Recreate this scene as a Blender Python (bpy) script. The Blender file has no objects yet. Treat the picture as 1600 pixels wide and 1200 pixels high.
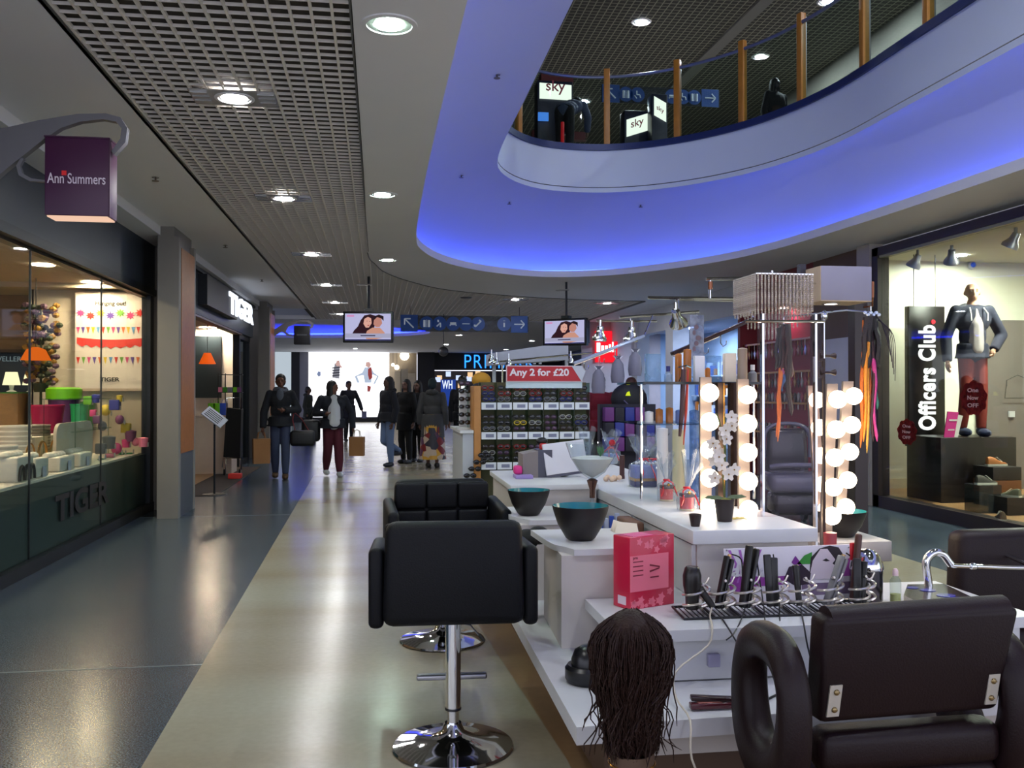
import bpy, bmesh, math, random
from mathutils import Vector, Matrix
from mathutils.geometry import tessellate_polygon
random.seed(7)
PI = math.pi
sc = bpy.context.scene
COL = sc.collection

# ------------------------------------------------------------------ camera, world, exposure
F = 1440.0; PSI = math.radians(8.22); PIT = math.atan(12/1440); EYE = 1.42
cam_data = bpy.data.cameras.new('camera'); cam = bpy.data.objects.new('camera', cam_data); COL.objects.link(cam)
cam_data.sensor_width = 36; cam_data.lens = F/1600*36; cam_data.clip_start = 0.05; cam_data.clip_end = 200
cam.location = (0, 0, EYE); cam.rotation_euler = (PI/2 + PIT, 0, -PSI)
sc.camera = cam
world = bpy.data.worlds.new('world'); sc.world = world; world.use_nodes = True
world.node_tree.nodes['Background'].inputs[0].default_value = (0.80, 0.83, 1.0, 1)
world.node_tree.nodes['Background'].inputs[1].default_value = 1.9
sc.view_settings.view_transform = 'Standard'; sc.view_settings.look = 'None'
sc.view_settings.gamma = 1; sc.view_settings.use_curve_mapping = False
sc.view_settings.exposure = 0.0
sc.cycles.use_denoising = True
sc.cycles.sample_clamp_indirect = 4
sc.cycles.max_bounces = 8; sc.cycles.diffuse_bounces = 3; sc.cycles.glossy_bounces = 3
sc.cycles.transmission_bounces = 4; sc.cycles.transparent_max_bounces = 24
sc.cycles.caustics_reflective = False; sc.cycles.caustics_refractive = False
DOWNLIGHT = 330.0      # radiance of the ceiling downlights
BULB = 13.0            # radiance of the globe bulbs round the mirrors
LED = 13.0             # radiance of the blue strip in the cove

# camera sight lines through image pixels, used to take positions on chosen planes
def ray(px, py):
    x = (px-800)/F; z = (600-py)/F
    y2 = math.cos(PIT) - z*math.sin(PIT); z2 = math.sin(PIT) + z*math.cos(PIT)
    return (x*math.cos(PSI)+y2*math.sin(PSI), -x*math.sin(PSI)+y2*math.cos(PSI), z2)
def az(px, py, z):
    r = ray(px, py); t = (z-EYE)/r[2]; return Vector((r[0]*t, r[1]*t, z))
def ay(px, py, Y):
    r = ray(px, py); t = Y/r[1]; return Vector((r[0]*t, Y, EYE+r[2]*t))
def ax(px, py, X):
    r = ray(px, py); t = X/r[0]; return Vector((X, r[1]*t, EYE+r[2]*t))

# ------------------------------------------------------------------ materials
def lin(c):
    return tuple((v/255/12.92 if v/255 <= 0.04045 else ((v/255+0.055)/1.055)**2.4) for v in c)
MATS = {}
def mat(name, rgb=(128,128,128), rough=0.5, metal=0.0, emit=0.0, ergb=None, noise=0.0, nscale=8.0, bump=0.0, bscale=60.0, coat=0.0, spec=0.5, alpha=1.0, trans=0.0):
    if name in MATS: return MATS[name]
    m = bpy.data.materials.new(name); m.use_nodes = True; MATS[name] = m
    nt = m.node_tree; b = nt.nodes['Principled BSDF']
    c = lin(rgb)+(1,)
    b.inputs['Base Color'].default_value = c
    b.inputs['Roughness'].default_value = rough; b.inputs['Metallic'].default_value = metal
    b.inputs['Specular IOR Level'].default_value = spec
    b.inputs['Coat Weight'].default_value = coat; b.inputs['Coat Roughness'].default_value = 0.08
    b.inputs['Alpha'].default_value = alpha
    b.inputs['Transmission Weight'].default_value = trans
    if emit:
        b.inputs['Emission Color'].default_value = lin(ergb or rgb)+(1,)
        b.inputs['Emission Strength'].default_value = emit
    tc = nt.nodes.new('ShaderNodeTexCoord')
    nz = nt.nodes.new('ShaderNodeTexNoise'); nz.inputs['Scale'].default_value = nscale; nz.inputs['Detail'].default_value = 3
    nt.links.new(tc.outputs['Object'], nz.inputs['Vector'])
    amt = noise if noise else 0.06
    mp = nt.nodes.new('ShaderNodeMapRange'); mp.inputs['To Min'].default_value = 1-amt; mp.inputs['To Max'].default_value = 1+amt
    nt.links.new(nz.outputs['Fac'], mp.inputs['Value'])
    hs = nt.nodes.new('ShaderNodeHueSaturation'); hs.inputs['Color'].default_value = c
    nt.links.new(mp.outputs['Result'], hs.inputs['Value']); nt.links.new(hs.outputs['Color'], b.inputs['Base Color'])
    if bump:
        n2 = nt.nodes.new('ShaderNodeTexNoise'); n2.inputs['Scale'].default_value = bscale
        bp = nt.nodes.new('ShaderNodeBump'); bp.inputs['Strength'].default_value = bump; bp.inputs['Distance'].default_value = 0.01
        nt.links.new(tc.outputs['Object'], n2.inputs['Vector']); nt.links.new(n2.outputs['Fac'], bp.inputs['Height'])
        nt.links.new(bp.outputs['Normal'], b.inputs['Normal'])
    return m
def glass(name, tint=(235,245,242), refl=1.0, rough=0.02, base=0.0, rgb=(200,220,230)):
    """thin sheet: clear transmission plus a fresnel reflection, optionally a little milky"""
    if name in MATS: return MATS[name]
    m = bpy.data.materials.new(name); m.use_nodes = True; MATS[name] = m
    nt = m.node_tree; nt.nodes.clear()
    out = nt.nodes.new('ShaderNodeOutputMaterial')
    tr = nt.nodes.new('ShaderNodeBsdfTransparent'); tr.inputs[0].default_value = lin(tint)+(1,)
    gl = nt.nodes.new('ShaderNodeBsdfGlossy'); gl.inputs['Roughness'].default_value = rough
    lw = nt.nodes.new('ShaderNodeLayerWeight'); lw.inputs[0].default_value = 0.5
    fr = nt.nodes.new('ShaderNodeMath'); fr.operation = 'POWER'; fr.inputs[1].default_value = 5
    nt.links.new(lw.outputs['Facing'], fr.inputs[0])
    ml = nt.nodes.new('ShaderNodeMath'); ml.operation = 'MULTIPLY_ADD'; ml.inputs[1].default_value = 0.5*refl; ml.inputs[2].default_value = 0.022*refl; ml.use_clamp = True
    nt.links.new(fr.outputs[0], ml.inputs[0])
    mx = nt.nodes.new('ShaderNodeMixShader')
    nt.links.new(ml.outputs[0], mx.inputs[0]); nt.links.new(tr.outputs[0], mx.inputs[1]); nt.links.new(gl.outputs[0], mx.inputs[2])
    last = mx
    if base:
        df = nt.nodes.new('ShaderNodeBsdfDiffuse'); df.inputs[0].default_value = lin(rgb)+(1,)
        nz = nt.nodes.new('ShaderNodeTexNoise'); nz.inputs['Scale'].default_value = 14; nz.inputs['Detail'].default_value = 4
        tc = nt.nodes.new('ShaderNodeTexCoord'); nt.links.new(tc.outputs['Object'], nz.inputs['Vector'])
        mp = nt.nodes.new('ShaderNodeMapRange'); mp.inputs['From Min'].default_value = 0.35; mp.inputs['From Max'].default_value = 0.7
        mp.inputs['To Min'].default_value = base*0.5; mp.inputs['To Max'].default_value = min(1, base*1.5)
        nt.links.new(nz.outputs['Fac'], mp.inputs['Value'])
        m2 = nt.nodes.new('ShaderNodeMixShader'); nt.links.new(mp.outputs[0], m2.inputs[0])
        nt.links.new(mx.outputs[0], m2.inputs[1]); nt.links.new(df.outputs[0], m2.inputs[2]); last = m2
    nt.links.new(last.outputs[0], out.inputs[0])
    return m
def emis(name, rgb, s):
    if name in MATS: return MATS[name]
    m = bpy.data.materials.new(name); m.use_nodes = True; MATS[name] = m
    nt = m.node_tree; nt.nodes.clear()
    out = nt.nodes.new('ShaderNodeOutputMaterial'); e = nt.nodes.new('ShaderNodeEmission')
    e.inputs[0].default_value = lin(rgb)+(1,); e.inputs[1].default_value = s
    nt.links.new(e.outputs[0], out.inputs[0]); return m

white = mat('white_laminate', (205,205,208), 0.35, bump=0.02)
ceil_white = mat('ceiling_paint', (222,222,226), 0.75, noise=0.03, nscale=2)
cove_white = mat('cove_paint', (205,210,225), 0.7, noise=0.02, nscale=2)
black_leather = mat('black_leather', (8,9,14), 0.55, spec=0.22, bump=0.12, bscale=160, noise=0.15)
brown_leather = mat('brown_leather', (28,14,17), 0.48, spec=0.28, bump=0.1, bscale=160, noise=0.15)
chrome = mat('chrome', (225,226,230), 0.06, 1.0, noise=0.02)
brushed = mat('brushed_metal', (160,160,165), 0.35, 0.9, bump=0.05, bscale=200)
darkmetal = mat('dark_metal', (38,40,44), 0.4, 0.6)
blackp = mat('black_plastic', (14,14,16), 0.35)
matte_black = mat('matte_black', (10,10,12), 0.8)
grey_paint = mat('grey_paint', (74,78,84), 0.5, noise=0.05)
fascia_m = mat('dark_fascia', (50,56,64), 0.45, noise=0.06, nscale=3)
wood = mat('oak_wood', (156,92,30), 0.45, noise=0.25, nscale=14)
cream = mat('cream_wall', (236,232,214), 0.8, noise=0.02)
warmwall = mat('warm_white_wall', (228,214,194), 0.8, noise=0.02)
glass_m = glass('clear_glass')
glass_win = glass('shop_window_glass', (228,236,234), 0.9)
cello = glass('cellophane', (240,245,250), 1.8, 0.08, 0.13, (215,225,240))
gold = mat('brass', (190,140,70), 0.25, 0.9)

# Hair kiosk scaled up about the camera position; FL is the floor before scaling.
KSCALE = 1.29; KSHIFT = -0.4118; FL = 0.4118/1.29; KIOSK = False
def kpos(p): return Vector((p[0]*KSCALE, p[1]*KSCALE, p[2]*KSCALE+KSHIFT)) if KIOSK else Vector(p)
def kmesh(me, local):
    if KIOSK:
        me.transform(Matrix.Scale(KSCALE,4) if local else Matrix.Translation((0,0,KSHIFT))@Matrix.Scale(KSCALE,4)); me.update()
def rooted_local(p):
    while p is not None and p.parent is not None: p=p.parent
    return p is not None and 'built_local' in p
# ------------------------------------------------------------------ mesh builder
class MB:
    def __init__(s): s.v=[]; s.f=[]; s.m=[]; s.mats=[]; s.cur=0; s.sm=[]; s.smooth=False
    def use(s, m, smooth=None):
        if m not in s.mats: s.mats.append(m)
        s.cur = s.mats.index(m)
        if smooth is not None: s.smooth = smooth
        return s
    def add(s, vs, fs, smooth=None):
        n=len(s.v); s.v += [tuple(v) for v in vs]
        for f in fs: s.f.append([n+i for i in f]); s.m.append(s.cur); s.sm.append(s.smooth if smooth is None else smooth)
        return s
    def box(s, a, b, bev=0.0, M=None):
        x0,y0,z0=[min(a[i],b[i]) for i in range(3)]; x1,y1,z1=[max(a[i],b[i]) for i in range(3)]
        if bev:
            bm=bmesh.new(); bmesh.ops.create_cube(bm,size=1)
            for v in bm.verts: v.co=Vector(((x0+x1)/2+v.co.x*(x1-x0),(y0+y1)/2+v.co.y*(y1-y0),(z0+z1)/2+v.co.z*(z1-z0)))
            bev=min(bev,(x1-x0)*.49,(y1-y0)*.49,(z1-z0)*.49)
            bmesh.ops.bevel(bm,geom=bm.edges[:],offset=bev,segments=3,profile=0.5,affect='EDGES')
            bm.verts.index_update()
            vs=[v.co.copy() for v in bm.verts]; fs=[[v.index for v in f.verts] for f in bm.faces]; bm.free()
            if M: vs=[M@v for v in vs]
            return s.add(vs,fs,True)
        vs=[Vector(p) for p in ((x0,y0,z0),(x1,y0,z0),(x1,y1,z0),(x0,y1,z0),(x0,y0,z1),(x1,y0,z1),(x1,y1,z1),(x0,y1,z1))]
        if M: vs=[M@v for v in vs]
        return s.add(vs,[(0,3,2,1),(4,5,6,7),(0,1,5,4),(1,2,6,5),(2,3,7,6),(3,0,4,7)],False)
    def tube(s, pts, r, n=10, closed=False, cap=True):
        pts=[Vector(p) for p in pts]; L=len(pts)
        rs = r if isinstance(r,(list,tuple)) else [r]*L
        vs=[];fs=[]; up=None
        for i,p in enumerate(pts):
            if closed: t=pts[(i+1)%L]-pts[i-1]
            else: t=pts[min(i+1,L-1)]-pts[max(i-1,0)]
            if t.length<1e-9: t=Vector((0,0,1))
            t.normalize()
            if up is None: up = Vector((0,0,1)) if abs(t.z)<0.9 else Vector((1,0,0))
            a=t.cross(up)
            if a.length<1e-4: a=t.cross(Vector((0.3,1,0.2)))
            a.normalize(); b=a.cross(t).normalized(); up=b
            for k in range(n):
                c=2*PI*k/n; vs.append(p+a*math.cos(c)*rs[i]+b*math.sin(c)*rs[i])
        m=L if closed else L-1
        for i in range(m):
            for k in range(n):
                i2=(i+1)%L; fs.append((i*n+k,i*n+(k+1)%n,i2*n+(k+1)%n,i2*n+k))
        if cap and not closed: fs.append(tuple(range(n))[::-1]); fs.append(tuple((L-1)*n+k for k in range(n)))
        return s.add(vs,fs,True)
    def cyl(s, a, b, r, r2=None, n=20): return s.tube([a,b],[r,r if r2 is None else r2],n)
    def lathe(s, prof, c=(0,0,0), n=32, a0=0, a1=2*PI, sy=1.0, M=None):
        full=abs(a1-a0-2*PI)<1e-6; k=n if full else n+1; vs=[];fs=[]
        for (r,z) in prof:
            for i in range(k):
                t=a0+(a1-a0)*i/n; v=Vector((r*math.cos(t),r*math.sin(t)*sy,z))
                v = (M@v) if M else v+Vector(c); vs.append(v)
        for j in range(len(prof)-1):
            for i in range(n):
                i2=(i+1)%k; fs.append((j*k+i,j*k+i2,(j+1)*k+i2,(j+1)*k+i))
        return s.add(vs,fs,True)
    def sph(s, c, r, n=14, m=8, M=None):
        if not isinstance(r,(tuple,list)): r=(r,r,r)
        c=Vector(c); vs=[];fs=[]
        vs.append(Vector((0,0,-r[2])))
        for j in range(1,m):
            p=-PI/2+PI*j/m
            for i in range(n):
                t=2*PI*i/n; vs.append(Vector((r[0]*math.cos(p)*math.cos(t),r[1]*math.cos(p)*math.sin(t),r[2]*math.sin(p))))
        vs.append(Vector((0,0,r[2])))
        for i in range(n): fs.append((0,1+(i+1)%n,1+i)); fs.append((len(vs)-1,1+(m-2)*n+i,1+(m-2)*n+(i+1)%n))
        for j in range(m-2):
            for i in range(n): fs.append((1+j*n+i,1+j*n+(i+1)%n,1+(j+1)*n+(i+1)%n,1+(j+1)*n+i))
        vs=[(M@v if M else v)+c for v in vs]
        return s.add(vs,fs,True)
    def prism(s, pts, O, U, V, d, holes=()):
        """outline pts (u,v) in plane O,U,V, thickness d along U x V"""
        O=Vector(O);U=Vector(U);V=Vector(V);N=U.cross(V).normalized()*d
        loops=[list(pts)]+[list(h) for h in holes]
        tri=tessellate_polygon([[Vector((p[0],p[1],0)) for p in l] for l in loops])
        allp=[p for l in loops for p in l]; n=len(allp)
        vs=[O+U*p[0]+V*p[1] for p in allp]; vs+= [v+N for v in vs]
        fs=[tuple(t) for t in tri]+[tuple(i+n for i in t)[::-1] for t in tri]
        s.add(vs,fs,False)
        o=0
        for l in loops:
            k=len(l); q=[vs[o+i] for i in range(k)]+[vs[n+o+i] for i in range(k)]
            s.add(q,[(i,(i+1)%k,k+(i+1)%k,k+i) for i in range(k)],k>14)
            o+=k
        return s
    def quad(s, a,b,c,d): return s.add([a,b,c,d],[(0,1,2,3)],False)
    def poly(s, pts, O, U, V):
        O=Vector(O);U=Vector(U);V=Vector(V)
        tri=tessellate_polygon([[Vector((p[0],p[1],0)) for p in pts]])
        return s.add([O+U*p[0]+V*p[1] for p in pts],[tuple(t) for t in tri],False)
    def mesh(s, name):
        me=bpy.data.meshes.new(name); me.from_pydata(s.v,[],s.f)
        for m in (s.mats or [white]): me.materials.append(m)
        if s.f:
            me.polygons.foreach_set('material_index',s.m); me.polygons.foreach_set('use_smooth',s.sm)
        me.update(); bm=bmesh.new(); bm.from_mesh(me); bmesh.ops.recalc_face_normals(bm,faces=bm.faces[:]); bm.to_mesh(me); bm.free()
        return me
    def build(s, name, m=None, parent=None, smooth_angle=True):
        if m is not None:
            if not s.mats: s.mats=[m]
            elif m not in s.mats: s.mats[0]=m
        me=s.mesh(name); kmesh(me, rooted_local(parent))
        try:
            if smooth_angle: me.set_sharp_from_angle(angle=math.radians(38))
        except Exception: pass
        o=bpy.data.objects.new(name,me); COL.objects.link(o)
        if parent: attach(o,parent)
        return o
def attach(o,p):
    """parent keeping the world place: meshes are built in world coordinates unless the thing stands at the origin"""
    o.parent=p
    if 'built_local' not in p: o.matrix_parent_inverse=Matrix.Translation(-Vector(p.location)) if not p.parent else Matrix.Identity(4)
def tag(o,label,cat,group=None,kind=None):
    o['label']=label; o['category']=cat
    if group: o['group']=group
    if kind: o['kind']=kind
    return o
def struct(o): o['kind']='structure'; return o
def thing(name,loc,label,cat,group=None,local=False,rz=0.0):
    o=bpy.data.objects.new(name,None); o.empty_display_size=0.05; COL.objects.link(o); o.location=kpos(loc)
    if local: o['built_local']=1; o.rotation_euler=(0,0,rz)
    return tag(o,label,cat,group)
def dup(root,loc=None,rz=None,label=None,group=None,scale=None):
    def cp(o,par):
        c=o.copy(); COL.objects.link(c)
        if par is not None: c.parent=par
        for ch in o.children: cp(ch,c)
        return c
    r=cp(root,None)
    if loc is not None: r.location=loc
    if rz is not None: r.rotation_euler=(0,0,rz)
    if scale is not None: r.scale=scale
    if label: r['label']=label
    if group: r['group']=group
    return r
def catmull(P,k=6,closed=False):
    P=[Vector(p) for p in P]; n=len(P); out=[]
    rng=range(n if closed else n-1)
    for i in rng:
        p0=P[(i-1)%n] if (closed or i>0) else P[0]; p1=P[i]; p2=P[(i+1)%n]; p3=P[(i+2)%n] if (closed or i+2<n) else P[-1]
        for j in range(k):
            t=j/k; out.append(0.5*((2*p1)+(p2-p0)*t+(2*p0-5*p1+4*p2-p3)*t*t+(3*p1-p0-3*p2+p3)*t**3))
    if not closed: out.append(P[-1])
    return out
def resample(P,n,closed=True):
    Q=list(P)+([P[0]] if closed else []); L=[0]
    for i in range(1,len(Q)): L.append(L[-1]+(Q[i]-Q[i-1]).length)
    out=[];j=0
    for i in range(n):
        t=L[-1]*i/(n if closed else n-1)
        while j<len(L)-2 and L[j+1]<t: j+=1
        u=(t-L[j])/max(1e-9,L[j+1]-L[j]); out.append(Q[j].lerp(Q[j+1],u))
    return out
def text_geo(txt,size=1.0,bold=0.0,extrude=0.01,sx=1.0,spacing=1.0):
    c=bpy.data.curves.new('lettering','FONT'); c.body=txt; c.size=size; c.offset=bold; c.extrude=extrude; c.space_character=spacing; c.resolution_u=4
    o=bpy.data.objects.new('lettering',c); COL.objects.link(o)
    me=bpy.data.meshes.new_from_object(o.evaluated_get(bpy.context.evaluated_depsgraph_get()))
    vs=[Vector((v.co.x*sx,v.co.y,v.co.z)) for v in me.vertices]; fs=[tuple(p.vertices) for p in me.polygons]
    bpy.data.objects.remove(o); bpy.data.meshes.remove(me); bpy.data.curves.remove(c)
    return vs,fs
def text_into(mb,txt,m,O,U,V,width=None,height=None,bold=0.0,extrude=0.004,sx=1.0,spacing=1.0,center=False):
    vs,fs=text_geo(txt,1.0,bold,extrude,sx,spacing)
    if not vs: return mb
    x0=min(v.x for v in vs);x1=max(v.x for v in vs);y0=min(v.y for v in vs);y1=max(v.y for v in vs)
    k=(width/(x1-x0)) if width else (height/(y1-y0)); ky=(height/(y1-y0)) if height else k
    O=Vector(O);U=Vector(U).normalized();V=Vector(V).normalized();N=U.cross(V)
    off=(x0+x1)/2 if center else x0; yo=(y0+y1)/2 if center else y0
    mb.use(m); mb.add([O+U*(v.x-off)*k+V*(v.y-yo)*ky+N*(v.z) for v in vs],fs,False); return mb
def circ(cx,cy,rx,ry=None,n=24,a0=0,a1=2*PI):
    ry=rx if ry is None else ry
    return [(cx+rx*math.cos(a0+(a1-a0)*i/n),cy+ry*math.sin(a0+(a1-a0)*i/n)) for i in range(n)]
def rrect(x0,y0,x1,y1,r,n=5):
    P=[]
    for cx,cy,a in ((x1-r,y0+r,-PI/2),(x1-r,y1-r,0),(x0+r,y1-r,PI/2),(x0+r,y0+r,PI)):
        for i in range(n+1): t=a+PI/2*i/n; P.append((cx+r*math.cos(t),cy+r*math.sin(t)))
    return P
X_=Vector((1,0,0));Y_=Vector((0,1,0));Z_=Vector((0,0,1))
# ------------------------------------------------------------------ the setting: floors
def floor_mat(name,c1,c2,rough,scale,speck,plank=False):
    m=bpy.data.materials.new(name); m.use_nodes=True; nt=m.node_tree; b=nt.nodes['Principled BSDF']
    tc=nt.nodes.new('ShaderNodeTexCoord'); n1=nt.nodes.new('ShaderNodeTexNoise'); n1.inputs['Scale'].default_value=scale; n1.inputs['Detail'].default_value=2
    nt.links.new(tc.outputs['Object'],n1.inputs['Vector'])
    cr=nt.nodes.new('ShaderNodeValToRGB'); cr.color_ramp.elements[0].position=0.5-speck; cr.color_ramp.elements[1].position=0.5+speck
    cr.color_ramp.elements[0].color=lin(c1)+(1,); cr.color_ramp.elements[1].color=lin(c2)+(1,)
    nt.links.new(n1.outputs['Fac'],cr.inputs['Fac']); last=cr.outputs['Color']
    if plank:
        mp=nt.nodes.new('ShaderNodeMapping'); nt.links.new(tc.outputs['Object'],mp.inputs['Vector']); mp.inputs['Scale'].default_value=(0.35,1.6,1)
        n2=nt.nodes.new('ShaderNodeTexNoise'); n2.inputs['Scale'].default_value=0.8; nt.links.new(mp.outputs['Vector'],n2.inputs['Vector'])
        r2=nt.nodes.new('ShaderNodeValToRGB'); r2.color_ramp.elements[0].position=0.3; r2.color_ramp.elements[1].position=0.8
        r2.color_ramp.elements[0].color=(1,1,1,1); r2.color_ramp.elements[1].color=lin((226,205,182))+(1,)
        nt.links.new(n2.outputs['Fac'],r2.inputs['Fac'])
        mx=nt.nodes.new('ShaderNodeMix'); mx.data_type='RGBA'; mx.blend_type='MULTIPLY'; mx.inputs[0].default_value=1
        nt.links.new(last,mx.inputs[6]); nt.links.new(r2.outputs['Color'],mx.inputs[7]); last=mx.outputs[2]
    nt.links.new(last,b.inputs['Base Color']); b.inputs['Roughness'].default_value=rough
    n3=nt.nodes.new('ShaderNodeTexNoise'); n3.inputs['Scale'].default_value=1.3; nt.links.new(tc.outputs['Object'],n3.inputs['Vector'])
    mr=nt.nodes.new('ShaderNodeMapRange'); mr.inputs['To Min'].default_value=rough*0.88; mr.inputs['To Max'].default_value=rough*1.15
    nt.links.new(n3.outputs['Fac'],mr.inputs['Value']); nt.links.new(mr.outputs['Result'],b.inputs['Roughness'])
    return m
terrazzo=floor_mat('blue_grey_terrazzo',(22,31,42),(88,102,114),0.22,150,0.14)
beige_m=floor_mat('beige_vinyl',(157,155,138),(165,163,146),0.22,30,0.3,True)
brown_m=floor_mat('brown_shadow_vinyl',(128,104,74),(140,116,84),0.4,20,0.3,True)  # browner floor round the kiosk: the platform's shadow put into the colour
def bx_(y): return -0.86-0.0165*(y-2)          # left edge of the beige strip
f=MB().use(terrazzo)
f.add([(-16,-3,0),(bx_(-3),-3,0),(bx_(46),46,0),(-16,46,0)],[(0,1,2,3)],False)
f.add([(4.45,-3,0),(16,-3,0),(16,46,0),(4.45,46,0)],[(0,1,2,3)],False)
jm=mat('floor_joint',(96,106,110),0.4)
f.use(jm).box((-2.9,4.98,-0.002),(bx_(5),4.995,0.0012)).box((-2.9,10.9,-0.002),(bx_(10.9),10.915,0.0012))
struct(f.build('floor'))
f=MB().use(beige_m); f.add([(bx_(-3),-3,0),(4.45,-3,0),(4.45,46,0),(bx_(46),46,0)],[(0,1,2,3)],False)
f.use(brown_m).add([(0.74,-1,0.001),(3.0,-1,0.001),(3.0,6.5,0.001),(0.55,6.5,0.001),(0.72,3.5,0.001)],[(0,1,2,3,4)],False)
struct(f.build('floor'))

# ------------------------------------------------------------------ ceiling with the oval void
CZ=3.27
A_pts=[(0.42,0.0),(0.42,3.0),(0.40,6.0),(0.40,8.5),(0.44,11.04),(0.56,12.1),(0.95,13.2),(1.64,14.1),(2.64,14.62),(3.7,14.2),(4.62,12.9),(5.06,11.49),(5.23,9.5),(5.3,6.9),(5.3,3.5),(5.25,0.5),(4.7,-1.6),(3.0,-2.6),(1.2,-1.8)]
B_pts=[(1.42,0.4),(1.42,3.0),(1.42,6.0),(1.43,8.9),(1.45,11.2),(1.66,12.2),(2.2,12.9),(2.95,13.1),(3.73,12.88),(4.46,12.24),(5.0,11.3),(5.28,10.1),(5.3,8.6),(5.3,6.9),(5.3,3.5),(5.2,1.0),(4.7,-0.4),(3.2,-1.2),(1.9,-0.6)]
def smooth_loop(P,n=160): return resample(catmull([Vector((p[0],p[1],0)) for p in P],8,True),n,True)
A=smooth_loop(A_pts); B=smooth_loop(B_pts)
def offset(P,d):
    n=len(P);out=[]
    for i in range(n):
        t=(P[(i+1)%n]-P[i-1]).normalized(); out.append(P[i]+Vector((-t.y,t.x,0))*d)   # loop runs clockwise: left normal points outwards
    return out
outer=catmull([Vector(p+(0,)) for p in [(-0.13,-3),(-0.13,4),(-0.13,8.6),(-0.15,12.4),(-0.05,13.5),(0.10,14.4),(0.51,15.5),(1.24,16.7),(2.54,17.56),(3.91,18.05),(5.35,18.2)]],8)
ring=[(p.x,p.y) for p in outer]+[(5.35,24.0),(6.3,24.0),(6.3,-3)]
m=MB().use(ceil_white); m.prism(ring,(0,0,CZ),X_,Y_,0.10,holes=[[(p.x,p.y) for p in A]])
struct(m.build('ceiling'))
A2=offset(A,0.42)
# cove: a curved soffit climbing from behind the ring edge to the upper lip
m=MB().use(cove_white,True); N=len(A); rows=[]
for k in range(11):
    t=k/10; h=3.37+(4.32-3.37)*math.sin(t*PI/2)**0.9; w=t**1.35
    rows.append([Vector((A2[i].x*(1-w)+B[i].x*w,A2[i].y*(1-w)+B[i].y*w,h)) for i in range(N)])
vs=[v for r in rows for v in r]; fs=[]
for k in range(10):
    for i in range(N): fs.append((k*N+i,k*N+(i+1)%N,(k+1)*N+(i+1)%N,(k+1)*N+i))
m.add(vs,fs,True)
struct(m.build('ceiling',smooth_angle=False))
led=emis('blue_led',(58,88,255),LED)
m=MB().use(led,True); q=offset(A,0.28)
m.tube([Vector((p.x,p.y,3.395)) for p in q],0.018,6,closed=True)
tag(m.build('led_strip'),'blue glowing strip light hidden along the oval ceiling opening','light')
# white slab edge above the lip, thin reveal line and dark rim
fas=mat('slab_edge_paint',(206,214,226),0.6,noise=0.02,nscale=2)
m=MB().use(fas,True)
def band(m,P,z0,z1): 
    n=len(P); m.add([(p.x,p.y,z0) for p in P]+[(p.x,p.y,z1) for p in P],[(i,(i+1)%n,n+(i+1)%n,n+i) for i in range(n)],True)
def shelf(m,P,Q,z):
    n=len(P); m.add([(p.x,p.y,z) for p in P]+[(p.x,p.y,z) for p in Q],[(i,(i+1)%n,n+(i+1)%n,n+i) for i in range(n)],True)
Bo=offset(B,0.02)
band(m,B,4.32,4.385); m.use(mat('reveal',(60,64,80),0.8)); band(m,Bo,4.385,4.397); m.use(fas); band(m,B,4.397,4.95)
struct(m.build('trim_1',smooth_angle=False))
m=MB().use(mat('blue_rim',(40,52,98),0.4,0.2)); Bi=offset(B,-0.03); Bq=offset(B,0.12)
band(m,Bi,4.93,5.02); shelf(m,Bi,B,4.93); shelf(m,Bi,Bq,5.02); band(m,Bq,5.02,4.98)
struct(m.build('trim_2',smooth_angle=False))
m=MB().use(mat('upper_floor_paint',(110,108,104),0.5)); m.prism([(-8,-6),(-8,30),(14,30),(14,-6)],(0,0,4.90),X_,Y_,0.08,holes=[[(p.x,p.y) for p in Bq]])
struct(m.build('floor'))
# glass balustrade with wooden posts on the upper level
Bg=offset(B,0.05)
bal=thing('balustrade',(3,13,5.0),'curved glass balustrade with pale handrail and timber posts around the upper opening','balustrade')
m=MB().use(glass('balustrade_glass',(205,222,215),1.2),True); band(m,Bg,5.02,6.02); m.build('glass_panel',None,bal)
m=MB().use(mat('blue_grey_rail',(120,128,160),0.3,0.6),True); m.tube([Vector((p.x,p.y,6.02)) for p in Bg],0.024,8,closed=True); m.build('handrail',None,bal)
def nearest(P,px,py,z):
    a=az(px,py,z); return min(P,key=lambda p:(p.x-a.x)**2+(p.y-a.y)**2)
for px,py in ((840,205),(940,220),(1057,218),(1166,190),(1249,158),(1322,105),(1410,45)):
    p=nearest(B,px,py,5.02); q=nearest(Bg,px,py,5.02); d=(q-p).normalized(); c=q+d*0.03
    m=MB().use(mat('post_oak',(176,118,48),0.4,noise=0.2,nscale=10))
    M=Matrix.Translation((c.x,c.y,0))@Matrix.Rotation(math.atan2(d.y,d.x),4,'Z')
    m.box((-0.06,-0.045,5.02),(0.02,0.045,6.14),0.008,M); m.use(brushed).box((0.021,-0.02,5.02),(0.05,0.02,6.10),0,M)
    m.build('post',None,bal)

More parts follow.
